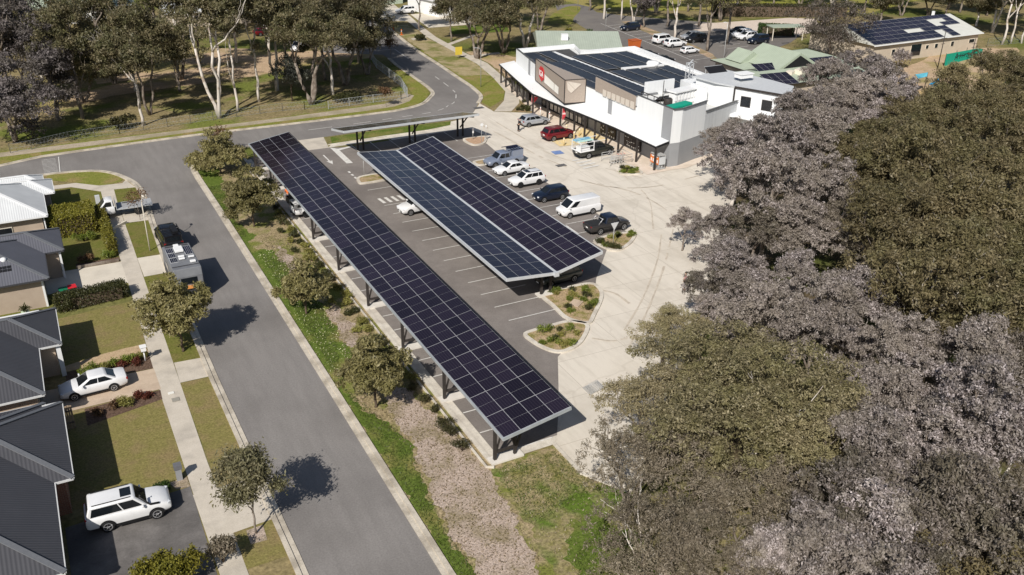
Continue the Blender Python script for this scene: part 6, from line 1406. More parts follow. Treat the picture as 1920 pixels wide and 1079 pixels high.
for i, (px, py, h, cr, stems, tr, lf, bk, lb) in enumerate(G):
    v = at(px, py); k = dict(GUM); key = 'gum%d_%d_%d_%.0f' % (stems, int(h//3), i % 2 if i > 10 else i, cr)
    if stems > 1: k.update(stems=stems, forks=(2, 3), stemspread=.11, trunk_h=.5)
    if i in (6, 7, 8, 52, 56): k.update(trunk_h=.24, flat=1.35, blob=.38, n=20000); key += 'low'; cr *= 1.12
    if px == 1556: k.update(trunk_h=.2, flat=.95, blob=.42, n=21000); key += 'big'
    if i in (9, 10, 11, 12, 19): k.update(flat=1.35, blob=.4, n=21000, trunk_h=.36); key += 'thick'; cr *= 1.12
    if i in (25, 26, 30, 31, 32): k.update(trunk_h=.3, blob=.42)
    if i > 28: k['n'] = 10000
    if h <= 13 and px < 700 and i > 45: k.update(trunk_h=.24, flat=1.1, blob=.42, n=13000); key += 'lowx'
    if px > 1440 and py < 56: k.update(trunk_h=.26, flat=1.2, blob=.42, n=12000); key += 'full'
    tree(key+('b' if i in (25, 26, 30, 31, 32) else ''), 'gum_tree', lb, 'tree', (v.x, v.y), LEAF[lf], BARKP if bk == 'P' else BARKG, i*2.4, 1.0, seed=900+i, h=h, cr=cr, trunk_r=tr, **k)
tree('bg', 'grey_shrub_tree', 'blue-grey leaved bushy tree behind the park fence', 'tree', at(548, 190).xy, LEAF['bluegrey'], BARKB, 0, seed=77, h=7.2, cr=2.7, n=7000, ln=.3, wd=.16, trunk_r=.12, trunk_h=.3, blob=.48, flat=1.1, spread=.2)
for i, (px, py, rx, h, lf, lb) in enumerate([(236, 243, 2.2, 1.8, 'shrub', 'green shrub against the park fence beside the pale leaning trunk'), (650, 190, 2.6, 1.4, 'hedged', 'dark low shrub behind the park fence near the road bend'), (1000, 108, 3.0, 1.6, 'green', 'green shrubbery under the gums behind the shop awning'), (1065, 78, 1.6, 2.6, 'hedge', 'olive bush between the shop roof and the pale green roof, left one'), (1098, 80, 1.8, 2.6, 'clipped', 'olive bush between the shop roof and the pale green roof, right one'), (788, 76, 1.2, 1.2, 'hedged', 'small bush on the verge beside the forked path'), (60, 262, 3.6, 3.2, 'gumgrey', 'grey bush leaning over the park fence at the left'), (1690, 128, 2.2, 3.4, 'lilac', 'bare pinkish bush in front of the long building')]):
    v = at(px, py); bush('park_shrub', lb, 'shrub', (v.x, v.y), rx, rx*.8, h, lf, 2200, .26, .13, 420+i)
v = at(1447, 66); bush('hedge', 'clipped square green hedge beside the pale gravel yard', 'hedge', (v.x+1.0, v.y), 3.4, 1.6, 1.9, 'clipped', 5000, .2, .12, 440, box=True, rz=-.6)
v = at(1450, 34); bush('hedge', 'long rough hedge between the playing field and the gravel yard', 'hedge', (v.x+4, v.y+1), 16, 1.6, 2.4, 'shrub', 7000, .35, .2, 441, box=True, rz=-.42)
# grass tufts and clover flowers on the verges (nobody could count them)
pts = []
for P, n in (([(14.95, 28), (16, 31), (15.9, 37), (17.2, 46), (15.5, 54), (17.7, 63), (17.9, 76), (15.9, 80)], 6000), ([(20, 26), (21, 31.5), (25, 34), (25, 26)], 3000), ([(20.3, 35), (21, 40.7), (25.3, 40.5), (26, 36)], 1800), ([(15.7, 84), (16.8, 100), (15.1, 100), (15.1, 84)], 1500)):
    pts += [(x, y, .06) for x, y in scatter(P, n, n)]
pts2 = [(x, y, .05) for x, y in scatter([(15.3, 28), (19.2, 28), (20.3, 38), (20.5, 46), (19.2, 56), (19.2, 84), (16.6, 84), (17.3, 60), (15.8, 52), (17, 45), (15.9, 36)], 5200, 77)]
mp_ = leaves('verge_litter', np.array(pts2), .15, .07, 78, up=3); mp_.materials.append(leafmat('litter_mix', (.16, .12, .06), (.52, .42, .32), (.2, .17, .06))); o = bpy.data.objects.new('verge_litter', mp_); COL.objects.link(o); tag(o, 'leaf litter, pebbles and dry stalks scattered over the street verge', 'litter', kind='stuff')
me = leaves('grass_tufts', np.array(pts), .22, .035, 8, up=0); me.materials.append(leafmat('grass_blade', (.07, .105, .018), (.15, .19, .045), (.13, .14, .04))); o = bpy.data.objects.new('grass_tufts', me); COL.objects.link(o); tag(o, 'short green grass blades growing along the street verge', 'grass', kind='stuff')
pts = [(x, y, .1) for x, y in scatter([(15.2, 55), (15.5, 82), (17.6, 80), (18, 64), (17.2, 56)], 700, 9)]
me = leaves('clover_flowers', np.array(pts), .07, .07, 8, up=3); me.materials.append(mat('clover_yellow', (.62, .6, .3), (.7, .68, .45), 9)); o = bpy.data.objects.new('clover_flowers', me); COL.objects.link(o); tag(o, 'tiny pale yellow flowers scattered in the green verge grass', 'flowers', kind='stuff')
pts = [(x, y, .05) for x, y in scatter([(20, 28), (21, 40.5), (25.4, 40.6), (27, 35), (33, 33), (33, 22), (24, 22)], 2600, 10)]
me = leaves('dry_litter', np.array(pts), .16, .06, 8, up=3); me.materials.append(leafmat('straw', (.36, .29, .17), (.6, .52, .38), (.4, .34, .2))); o = bpy.data.objects.new('dry_litter', me); COL.objects.link(o); tag(o, 'straw and bark litter lying on the rough grass below the long canopy', 'litter', kind='stuff')
# ------------------------------------------------------------------ street furniture and small things
POLE = mat('pole_grey', (.42, .42, .41), (.5, .5, .49), 3.0, rough=.5, metal=.2)
def street_light(px, py, h, label, arm=(1, 0), col=None):
    v = at(px, py); T = thing('street_light', label, 'street light', (v.x, v.y, 0))
    b = LB(); b.tube([(0, 0, 0), (0, 0, h*.9), (arm[0]*.15, arm[1]*.15, h*.98), (arm[0]*.6, arm[1]*.6, h)], [.06, .042, .038, .035], 8); b.build('pole', [col or POLE], T)
    b = LB(); b.box((arm[0]*.9, arm[1]*.9, h), (.5 if abs(arm[0]) > .5 else .2, .2 if abs(arm[0]) > .5 else .5, .09)); b.build('lamp_head', [col or POLE], T, bevel=.03)
    return T
street_light(281.5, 471, 5.2, 'pale street light pole on the nature strip beside the black tow vehicle', (.3, .9), CREAM)
street_light(901.6, 164, 6.2, 'grey street light on the grass beside the road bend in front of the shop', (-1, .2))
street_light(1357, 109, 6.4, 'white lamp post in the rear car park between the gums', (-.8, 0), WHITE)
street_light(727, 46, 6.0, 'grey street light by the wheelie bin at the top of the road', (-.8, 0))
street_light(1083, 20, 5.5, 'thin lamp post beside the curved entry lane at the top', (-.8, 0))
v = at(1643, 118); street_light(1641, 96, 4.4, 'white twin-head lamp in front of the long solar-roofed building', (.8, 0), WHITE)
street_light(1135, 60, 4.5, 'low lamp post at the edge of the rear car park road', (.9, .3))
def sign_post(px, py, h, label, name='road_sign', shape='rect', col=None, face=(0, -1), wd=.45, ht=.6, cat='sign'):
    v = at(px, py); T = thing(name, label, cat, (v.x, v.y, .05))
    b = LB(); b.cyl((0, 0, 0), (0, 0, h), .035, 8); b.build('post', [POLE], T)
    b = LB(); a = math.atan2(face[0], -face[1]); m3 = Matrix.Rotation(a, 3, 'Z')
    if shape == 'tri': pts = [(-wd, 0, h), (wd, 0, h), (0, 0, h-ht*1.5)]
    elif shape == 'round': pts = [(math.cos(2*PI*k/20)*wd, 0, h-wd+math.sin(2*PI*k/20)*wd) for k in range(20)]
    else: pts = [(-wd/2, 0, h-ht), (wd/2, 0, h-ht), (wd/2, 0, h), (-wd/2, 0, h)]
    n = len(pts); A_ = [m3 @ (Vector(p)+Vector((0, -.045, 0))) for p in pts]; B2 = [m3 @ (Vector(p)+Vector((0, -.065, 0))) for p in pts]
    b.add(A_+B2, [tuple(range(n)), tuple(range(n, 2*n))[::-1]]+[(i, (i+1) % n, n+(i+1) % n, n+i) for i in range(n)])
    b.build('sign_face', [col or WHITE], T); return T
sign_post(1149, 463, 2.5, 'back of a triangular give way sign in the kerbed island by the dark pickup', 'give_way_sign', 'tri', ALU, wd=.45, ht=.52)
sign_post(683, 331, 2.4, 'pale sign post in the long kerbed island under the tip of the middle canopy', 'parking_sign', 'rect', WHITE, wd=.3, ht=.4)
sign_post(903, 270, 2.7, 'tall thin sign post in the rounded island by the forecourt', 'round_sign', 'round', WHITE, wd=.22)
sign_post(886.7, 263, 1.6, 'short white bollard post in the rounded island by the forecourt', 'parking_sign', 'rect', WHITE, wd=.22, ht=.7)
sign_post(911, 262, 1.9, 'thin sign post at the forecourt edge of the rounded island', 'parking_sign', 'rect', WHITE, wd=.2, ht=.3)
T = sign_post(860, 110, 2.0, 'square yellow sign standing by the footpath under the dark gums', 'yellow_sign', 'rect', mat('sign_yellow', (.66, .50, .06), (.6, .45, .06), 2.0), wd=1.35, ht=1.4)
# letterboxes
T = thing('letterbox', 'white letterbox on a post between red shrubs and the footpath', 'letterbox', (3.45, 64.0, 0)); b = LB(); b.cyl((0, 0, 0), (0, 0, .95), .05, 8); b.build('post', [WHITE], T); b = LB(); b.box((0, 0, 1.1), (.36, .42, .34)); b.prism([(-.24, -.26), (.24, -.26), (.24, .26), (-.24, .26)], 1.27, lambda x, y: 1.46-.7*abs(x)); b.build('box', [WHITE], T)
T = thing('letterbox', 'grey pillar letterbox at the footpath end of the lawn by the white four-wheel drive', 'letterbox', (3.25, 48.5, 0)); b = LB(); b.box((0, 0, .45), (.34, .34, .9)); b.build('pillar', [SG], T); b = LB(); b.box((0, 0, 1.0), (.46, .42, .3)); b.build('box', [mat('letterbox_grey', (.13, .13, .14), rough=.6)], T)
T = thing('letterbox', 'grey rendered letterbox pillar on the corner house lawn', 'letterbox', (3.75, 99.3, 0)); b = LB(); b.box((0, 0, .55), (.45, .38, 1.1)); b.build('pillar', [SL], T); b = LB(); b.box((.23, 0, .85), (.02, .26, .05)); b.build('slot', [BLACK], T)
# wheelie bins
def bin_(loc, lid, label):
    T = thing('wheelie_bin', label, 'wheelie bin', (*loc, .03), .1); b = LB()
    b.rings([[(-.24, -.26, .06), (.24, -.26, .06), (.24, .26, .06), (-.24, .26, .06)], [(-.29, -.34, .95), (.29, -.34, .95), (.29, .34, .95), (-.29, .34, .95)]], smooth=False); b.build('body', [mat('bin_dark', (.02, .035, .025), rough=.6)], T)
    b = LB(); b.box((0, 0, .99), (.64, .74, .07)); b.box((-.33, 0, .98), (.08, .5, .06)); b.build('lid', [mat('lid_'+lid, {'red': (.55, .02, .03), 'green': (.01, .16, .075)}.get(lid, (.03, .03, .03)), rough=.5)], T, bevel=.02)
    for s in (-1, 1): b = LB(); b.tube([(-.26, s*.26, .1), (-.26, s*.32, .1)], .1, 12); b.build('wheel', [TYRE], T)
bin_((-.35, 77.6), 'red', 'wheelie bin with a bright red lid in the shade of the beige house'); bin_((-1.05, 77.4), 'green', 'wheelie bin with a green lid in the shade of the beige house')
v = at(722, 45); bin_((v.x, v.y), 'dark', 'dark wheelie bin by the kerb at the top of the road')
# garden edging wall and path rails
T = thing('garden_wall', 'low timber retaining edge beside the pale driveway', 'garden wall', (2.1, 83.55, 0)); b = MB(); b.box((2.1, 83.52, .14), (3.6, .12, .28)); b.build('edge', [BARKG], T)
T = thing('garden_wall', 'low white retaining edge between the tray truck and the dark driveway', 'garden wall', (4.9, 92.1, 0)); b = MB(); b.bar((4.25, 91.5, .15), (5.7, 92.8, .15), .16, .3); b.build('edge', [CREAM], T)
T = thing('front_fence', 'low rail at the end of the tall hedge block by the corner house', 'fence', (.2, 96.8, 0)); b = MB()
for k in range(5): b.box((-.8+.5*k, 96.95, .4), (.06, .06, .8))
b.bar((-.8, 96.95, .75), (1.2, 96.95, .75), .06); b.build('rail', [WHITE], T)
T = thing('side_fence', 'timber paling fence between the two dark-roofed houses', 'fence', (-4.6, 57.2, 0)); b = MB()
for k in range(40): b.box((-7.4+.14*k, 57.15, .9), (.12, .03, 1.75+.04*(k % 3)))
b.build('paling', [mat('paling_timber', (.30, .22, .15), (.40, .31, .22), 4.0, rough=.9)], T); b = MB(); b.bar((-7.4, 57.1, .5), (-1.9, 57.1, .5), .05, .1); b.bar((-7.4, 57.1, 1.4), (-1.9, 57.1, 1.4), .05, .1); b.build('rail', [BARKG], T)
# park fence: posts and mesh
FENCED = mat('fence_weathered', (.085, .078, .062), (.12, .11, .09), 3.0, rough=.8)
def mesh_fence(pts, label, h=1.2, step=3.0, bright=False):
    L0 = Vector((*pts[0], 0)); T = thing('chain_fence', label, 'fence', L0)
    wb2 = MB(); pm_ = POLE if bright else FENCED
    for i in range(len(pts)-1):
        a, c = Vector((*pts[i], 0)), Vector((*pts[i+1], 0)); n = max(1, int((c-a).length/step))
        for k in range(n): pb = MB(); p = a.lerp(c, k/n); pb.box((p.x, p.y, h/2), (.07, .07, h)); pb.build('post', pm_, T)
        for z in (.12, h*.5, h-.04): wb2.bar(a+Vector((0, 0, z)), c+Vector((0, 0, z)), .035 if bright else .016)
        m_ = int((c-a).length/.45)
        for k in range(m_):
            p = a.lerp(c, k/m_); q = a.lerp(c, (k+1)/m_); wb2.bar(p+Vector((0, 0, .1)), q+Vector((0, 0, h)), .014 if bright else .007); wb2.bar(q+Vector((0, 0, .1)), p+Vector((0, 0, h)), .014 if bright else .007)
    pb.build('post', [POLE], T); wb2.build('wire_mesh', [GALV], T); return T
mesh_fence([xy(*q) for q in [(20, 288), (60, 281), (130, 264), (270, 245)]], 'low wire mesh fence along the left park, nearest the left edge')
mesh_fence([xy(*q) for q in [(270, 245), (400, 226), (530, 209), (612, 203)]], 'low wire mesh fence in front of the white-trunked gums')
mesh_fence([xy(*q) for q in [(616, 205), (655, 199), (700, 193), (752, 187), (764, 183)]], 'pale mesh fence panels beside the road bend', bright=True)
mesh_fence([xy(*q) for q in [(764, 183), (752, 163), (730, 146), (706, 128), (696, 112)]], 'pale mesh fence running up beside the curving road', h=1.5, bright=True)
# trolley bay
T = thing('trolley_bay', 'silver rail trolley bay in front of the shop', 'trolley bay', (61.6, 87.6, .05)); b = LB()
for s in (-1, 1):
    y = s*1.0
    for z in (.35, .75, 1.05): b.tube([(-1.5, y, z), (1.6, y, z)], .025, 6)
    for x in (-1.5, 0, 1.6): b.tube([(x, y, 0), (x, y, 1.05)], .03, 6)
b.tube([(1.6, -1, 1.05), (1.6, 1, 1.05)], .03, 6); b.build('rail', [POLE], T)
for k in range(3):
    t = thing('shopping_trolley', 'wire shopping trolley in the trolley bay, %s from the shop side' % nth(k), 'shopping trolley', (61.9-.45*k, 87.3, .06), PI, 'trolleys in the trolley bay'); b = LB()
    for z, w1 in ((.5, .24), (.75, .28), (1.0, .3)):
        b.tube([(-.45, -w1, z), (.45, -w1+.04, z), (.45, w1-.04, z), (-.45, w1, z), (-.45, -w1, z)], .012, 5)
    for i in range(7):
        x = -.45+.15*i
        for s in (-1, 1): b.bar((x, s*.24, .5), (x, s*.3, 1.0), .01)
        b.bar((x, -.24, .5), (x, .24, .5), .01)
    b.build('basket', [ALU], t); b = LB(); b.tube([(-.55, -.28, 1.05), (-.55, .28, 1.05)], .02, 6); b.build('handle', [RED], t)
    for sx in (-.4, .4):
        for s in (-.22, .22): b = LB(); b.tube([(sx, s-.02, .06), (sx, s+.02, .06)], .06, 10); b.bar((sx, s, .1), (sx, s, .5), .02); b.build('castor', [TYRE], t)
# gas bottle cage and ice box
T = thing('gas_bottle_cage', 'orange and white gas bottle cage against the shop wall corner', 'gas cage', (64.85, 83.6, .06)); b = LB()
b.box((0, 0, 1.75), (1.0, 1.7, .06)); b.box((0, 0, .08), (1.0, 1.7, .08))
for x in (-.48, .48):
    for y in (-.83, .83): b.box((x, y, .9), (.05, .05, 1.7))
for k in range(9): b.box((.48, -.8+.2*k, .9), (.02, .02, 1.7)); b.box((-.48, -.8+.2*k, .9), (.02, .02, 1.7))
b.box((0, 0, .9), (.98, 1.66, .04)); b.build('cage', [POLE], T)
b = LB(); b.box((-.52, 0, 1.1), (.02, 1.68, .95)); b.box((0, -.865, 1.1), (.9, .02, .95), mi=1); P_ = b.build('front_panel', [mat('panel_orange', (.72, .20, .035), (.65, .17, .03), 2.0, rough=.5), SL], T)
b = LB()
for k in range(4): b.box((-.535, -.6+.4*k, 1.0), (.015, .2, .4)); 
b.box((-.535, 0, 1.5), (.015, 1.2, .12)); b.build('panel_graphic', [WHITE], P_)
for i in range(3):
    for j in range(2): b = LB(); b.tube([(-.2+.4*j, -.55+.55*i, .12), (-.2+.4*j, -.55+.55*i, .6), (-.2+.4*j, -.55+.55*i, .72), (-.2+.4*j, -.55+.55*i, .78)], [.16, .16, .08, .05], 12); b.build('gas_bottle', [SL], T)
# bollards
for i, (px, py) in enumerate([(1076, 262), (1062, 249), (1086, 256), (1057, 274)]):
    v = at(px, py); T = thing('bollard', 'yellow bollard in front of the shop, %s from the left' % ['second', 'first', 'fourth', 'third'][i], 'bollard', (v.x, v.y, .05), 0, 'yellow bollards'); b = LB(); b.tube([(0, 0, 0), (0, 0, 1.0), (0, 0, 1.05)], [.09, .09, .06], 12); b.build('post', [PAINTY], T); b = LB(); b.tube([(0, 0, .8), (0, 0, .92)], .093, 12); b.build('band', [WHITE], T)
for i, (px, py) in enumerate([(1013, 219), (1030, 228)]):
    v = at(px, py); T = thing('post_bollard', 'white post beside the glazed shop entry, %s one' % ['left', 'right'][i], 'bollard', (v.x, v.y, .05), 0, 'white posts'); b = LB(); b.tube([(0, 0, 0), (0, 0, 1.3), (0, 0, 1.34)], [.07, .07, .04], 10); b.build('post', [WHITE], T); b = LB(); b.tube([(0, 0, 1.0), (0, 0, 1.12)], .074, 10); b.build('band', [RED], T)
# red feather banners
def banner(px, py, h, lean, label):
    v = at(px, py); T = thing('feather_banner', label, 'banner', (v.x, v.y, .05)); b = LB(); b.tube([(0, 0, 0), (0, 0, h*.7), (lean*.12, 0, h)], .02, 6); b.box((0, 0, .04), (.5, .5, .06)); b.build('pole', [POLE], T)
    b = LB(); n = 9; L_ = [Vector((lean*.02, 0, h*.28+h*.72*k/n)) for k in range(n+1)]
    R_ = [p+Vector((lean*(.75*math.sin(PI*(k/n)**.8*.92+.1)), .06*math.sin(k*1.3), -.05*k/n)) for k, p in enumerate(L_)]
    for k in range(n): b.poly([L_[k], R_[k], R_[k+1], L_[k+1]], 0 if (k % 4) else 1)
    b.build('banner_cloth', [mat('banner_red', (.62, .07, .09), (.55, .05, .07), 3.0, rough=.7), mat('banner_pink', (.75, .5, .5), rough=.7)], T)
banner(996, 208, 3.2, 1.3, 'red feather banner with pink patches in the bark bed by the shop awning'); banner(1053, 240, 3.0, .7, 'red feather banner at the shop entry beside the dark posts')
# delineators
for i, (px, py) in enumerate([(738, 57), (753, 66)]):
    v = at(px, py); T = thing('traffic_post', 'orange and white traffic post on the verge, %s one' % ['upper', 'lower'][i], 'traffic post', (v.x, v.y, .02), 0, 'traffic posts'); b = LB(); b.tube([(0, 0, .06), (0, 0, 1.1)], .11, 10); b.box((0, 0, .04), (.5, .5, .08)); b.build('post', [mat('safety_orange', (.72, .18, .03), rough=.6)], T); b = LB(); b.tube([(0, 0, .6), (0, 0, .85)], .115, 10); b.build('band', [WHITE], T)
v = at(1196, 91, .6); T = thing('orange_bin', 'orange skip beside the back corner of the shop roof', 'bin', (v.x+.6, v.y+2.0, 0)); b = LB(); b.rings([[(-.8, -.7, .1), (.8, -.7, .1), (.8, .7, .1), (-.8, .7, .1)], [(-1, -.8, 1.7), (1, -.8, 1.7), (1, .8, 1.7), (-1, .8, 1.7)]], smooth=False); b.build('body', [mat('skip_orange', (.5, .12, .03), rough=.6)], T); b = LB(); b.box((0, 0, 1.75), (2.1, 1.7, .08)); b.build('lid', [mat('skip_lid', (.42, .1, .03), rough=.6)], T)
# drain grate on the forecourt
def grate(px, py, label, wd=.5):
    v = at(px, py); T = thing('drain_grate', label, 'drain grate', (v.x, v.y, .045)); b = LB(); b.box((0, 0, .005), (wd*1.8, wd*1.1, .012), mi=0)
    for k in range(8): b.box((-wd*.8+wd*.23*k, 0, .014), (.03, wd, .01), mi=1)
    b.build('grate', [STEEL, POLE], T)
grate(898, 203, 'dark drain grate where the forecourt meets the road', .8); grate(1052, 311, 'dark drain grate in the middle of the forecourt', .7)
rk = thing('wire_cage', 'grey wire mesh panel lying at the car park edge under the olive tree', 'wire cage', at(1112, 731, 0)); b = LB()
for k in range(9): b.bar((-.6, -.5+.12*k, .05), (.6, -.5+.12*k, .4), .025); b.bar((-.6+.15*k, -.5, .05+.04*k), (-.6+.15*k, .5, .05+.04*k), .025)
b.build('mesh', [POLE], rk)
bx = thing('timber_lid', 'square timber pit lid in the kerbed island in front of the middle canopy', 'pit lid', (37.3, 57.5, .13), .6); b = LB(); b.box((0, 0, .02), (1.2, .9, .05)); b.build('lid', [TAN], bx)

# ------------------------------------------------------------------ background buildings
ROOFP = ribmat('pale_green_roof', (.37, .42, .325), pitch=.4, amt=.05); WALLC = mat('cream_wall', (.50, .42, .33), (.55, .47, .37), .8, rough=.85)
def gable(rb, x0, x1, y0, y1, ze, zr, along='x', rz=0, c=None):
    M_ = Matrix.Rotation(rz, 3, 'Z'); c = Vector(c)
    if along == 'x': P = [(x0, y0, ze), (x1, y0, ze), (x1, y1, ze), (x0, y1, ze), (x0, (y0+y1)/2, zr), (x1, (y0+y1)/2, zr)]; F = [(0, 1, 5, 4), (2, 3, 4, 5), (0, 4, 3), (1, 2, 5), (3, 2, 1, 0)]
    else: P = [(x0, y0, ze), (x1, y0, ze), (x1, y1, ze), (x0, y1, ze), ((x0+x1)/2, y0, zr), ((x0+x1)/2, y1, zr)]; F = [(0, 4, 5, 3), (1, 2, 5, 4), (0, 1, 4), (2, 3, 5), (3, 2, 1, 0)]
    rb.add([c + M_ @ Vector(p) for p in P], F)
def simple_building(name, label, c, dx, dy, ze, zr, rz, wallm, roofm, along='x', wins=(), pan=None, cat='building'):
    T = thing(name, label, cat, (c[0], c[1], 0), rz); b = LB(); b.prism([(-dx, -dy), (dx, -dy), (dx, dy), (-dx, dy)], 0, ze-.02); b.build('wall', [wallm], T)
    b = LB(); o_ = .6; gable(b, -dx-o_, dx+o_, -dy-o_, dy+o_, ze, zr, along, 0, (0, 0, 0)); RO = b.build('roof', [roofm], T)
    b = LB()
    for s in (-1, 1): b.bar((-dx-o_, s*(dy+o_), ze-.06), (dx+o_, s*(dy+o_), ze-.06), .12, .14)
    b.build('gutter', [WHITE], RO)
    for (x, y, z, w_, h_, ax) in wins:
        f = LB(); d = (w_, .08, h_) if ax == 'y' else (.08, w_, h_); f.box((x, y, z), d); f = f.build('window', [CREAM], T)
        g_ = LB(); off = (0, -.04 if y < 0 else .04, 0) if ax == 'y' else (.04 if x > 0 else -.04, 0, 0); d2 = (w_-.16, .05, h_-.16) if ax == 'y' else (.05, w_-.16, h_-.16)
        g_.box(Vector((x, y, z))+Vector(off), d2); g_.build('pane', [GLASS], f)
    return T
# long building with a roof full of panels
ca, cb2 = Vector((*xy(1640, 87, 3.4), 0)), Vector((*xy(1845, 62, 3.4), 0)); dirx = (cb2-ca).normalized(); rzb = math.atan2(dirx.y, dirx.x); Lb = (cb2-ca).length; ny_ = Vector((-dirx.y, dirx.x, 0)); cc = (ca+cb2)/2+ny_*8.2
T = simple_building('club_building', 'long cream building with its whole roof covered in solar panels', (cc.x, cc.y), Lb/2-.6, 7.6, 3.4, 5.7, rzb, WALLC, mat('pale_sheet', (.55, .55, .5), (.6, .6, .55), 1.0), wins=[(-9, -7.62, 1.7, .9, 1.2, 'y'), (-3, -7.62, 1.6, 2.8, 2.2, 'y'), (2.5, -7.62, 1.9, .9, .9, 'y'), (7, -7.62, 1.9, .9, 1.0, 'y'), (12.5, -7.62, 2.0, 1.6, .8, 'y'), (0, -7.62, 1.9, .8, .8, 'y')])
pm = []; sl2 = math.atan2(2.3, 8.2); skip = random.Random(4); nxp = int((Lb-.6)/2.3)
for i in range(nxp):
    for j in range(6):
        if (i in (nxp-1, nxp-2) and j < 3) or (j == 2 and i in (5, 6, 12)) or (j in (0, 1) and i in (8,)) or (j in (3, 4) and i in (9, 14)) or (j == 4 and i == 10) or (i == 11 and j < 2): continue
        y = -8.1+1.32*(j+.5); pm.append(Matrix.Translation((-Lb/2+.3+2.3*i+1.0, y, 3.4+(y+8.2)*2.3/8.2+.14)) @ Matrix.Rotation(sl2, 4, 'X') @ Matrix.Rotation(PI/2, 4, 'Z'))
for i in range(nxp-3):
    for j in range(4):
        y = 8.0-1.3*(j+.5); pm.append(Matrix.Translation((-Lb/2+.3+2.3*i+1.0, y, 3.4+(8.2-y)*2.3/8.2+.14)) @ Matrix.Rotation(-sl2, 4, 'X') @ Matrix.Rotation(PI/2, 4, 'Z'))
panels(T, pm, 1.29, 2.28)
b = LB(); b.box((Lb/2-3.4, 1.2, 5.6), (.4, .4, 1.2)); b.build('chimney', [WHITE], T)
b = LB(); b.box((Lb/2-.2, 2.5, 3.3), (3.4, 5, .3)); b.build('side_roof', [WHITE], T)
# pale green roofed complex
v0 = Vector((104, 108, 0)); b0 = thing('community_hall', 'pale green-roofed hall with steep gables and solar panels behind the shop', 'hall', v0)
wb2 = MB(); wb2.prism(rect(100.3, 120.4, 109.3, 116.4), 0, 3.15); wb2.prism(rect(96.2, 120.2, 100.2, 108.8), 0, 2.95); wb2.build('wall', WALLC, b0)
rb2 = MB(); hip(rb2, 99.7, 121, 108.8, 117, 3.2, 14); hip(rb2, 95.5, 121, 99.5, 109.2, 3.0, 11)
gable(rb2, 102.4, 111.4, 104.4, 113, 3.75, 6.1, 'y', 0, (0, 0, 0)); gable(rb2, 100.9, 106, 111.2, 114.9, 3.7, 5.3, 'y', 0, (0, 0, 0))
RO = rb2.build('roof', ROOFP, b0)
tb = MB(); tb.poly([(103.6, 104.37, 3.9), (110.2, 104.37, 3.9), (106.9, 104.37, 5.7)]); tb.build('gable_end', BLACK, b0)
tb = MB(); tb.bar((95.5, 99.5, 2.9), (121, 99.5, 2.9), .12, .16); tb.bar((95.5, 99.5, 2.9), (95.5, 109.2, 2.9), .12, .16); tb.bar((99.7, 108.8, 3.1), (99.7, 117, 3.1), .12, .16); tb.build('gutter', STEEL, RO)
for (qa, qb, n) in (((1421, 134, 3.75), (1506, 126, 3.75), 8), ((1526, 122, 3.75), (1575, 117, 3.75), 5), ((1437, 153, 3.3), (1488, 148, 3.3), 4)):
    a, c = at(*qa), at(*qb); d = (c-a)/n; ang = math.atan2(d.y, d.x)
    for i in range(n):
        for j in range(2):
            p = a+d*(i+.5); o = bpy.data.objects.new('solar_panel', list(PANEL_CACHE.values())[0]); COL.objects.link(o); o.parent = b0
            o.matrix_local = Matrix.Translation(p-v0+Vector((-math.sin(ang), math.cos(ang), .28))*1.1*(j-.3)+Vector((0, 0, .12))) @ Matrix.Rotation(ang, 4, 'Z') @ Matrix.Rotation(R(15), 4, 'X') @ Matrix.Scale(d.length/1.2, 4, (1, 0, 0))
b = MB(); v = at(1500, 136, 3.7); b.box((v.x, v.y, 3.7), (1.6, 1.2, 1.0), rz=.4); b.box((v.x-1.6, v.y+.4, 3.6), (1.2, 1, .8), rz=.4); b.build('roof_cooler', CREAM, b0)
# pale roofed building behind the bushes
c = at(1088, 64, 3.4); T = simple_building('low_hall', 'low building with a wide pale green roof half in tree shade behind the shop', (87.6, 139.5), 6.8, 6.6, 3.0, 4.8, -.45, WALLC, ribmat('faded_green_roof', (.36, .40, .33), pitch=.4, amt=.05), wins=[(-4, -7.02, 1.6, 1.2, 1.2, 'y'), (3, -7.02, 1.6, 1.6, 1.4, 'y')])
b = LB(); b.box((-2.5, -3.5, 4.4), (1.2, 1.1, 1.0)); b.build('roof_cooler', [WHITE], T)
c = at(735, 16, 0); simple_building('pale_house', 'pale green walled house at the top edge left of the white SUV', (c.x-3, c.y+9), 7, 5, 3.0, 4.8, .2, mat('mint_wall', (.5, .58, .47), rough=.85), ROOFW, wins=[(-3, -5.02, 1.6, 1.8, 1.2, 'y'), (3, -5.02, 1.6, 1.6, 1.2, 'y')])
c = at(812, 30, 0); simple_building('white_house', 'white-walled house at the top edge right of the white SUV', (c.x+6, c.y+5), 7, 6, 3.2, 5.0, .2, WHITE, ROOFW, wins=[(-3, -6.02, 1.6, 1.8, 1.2, 'y'), (2, -6.02, 1.6, 1.6, 1.2, 'y')])
for i, (px, py, lb) in enumerate([(400, 45, 'cream house glimpsed behind the white-trunked gums'), (160, 40, 'pale house glimpsed at the top left behind the gums'), (560, 40, 'grey-walled house glimpsed at the top behind the dark gums')]):
    c = at(px, py, 0); simple_building('glimpsed_house', lb, (c.x, c.y+4), 9, 6, 3.0, 5.0, .1*i, [WALLC, WHITE, SL][i], [ROOFW, ROOFP, ROOFG][i], wins=[(-4, -6.02, 1.6, 1.8, 1.2, 'y'), (3, -6.02, 1.6, 1.6, 1.2, 'y')], cat='house')
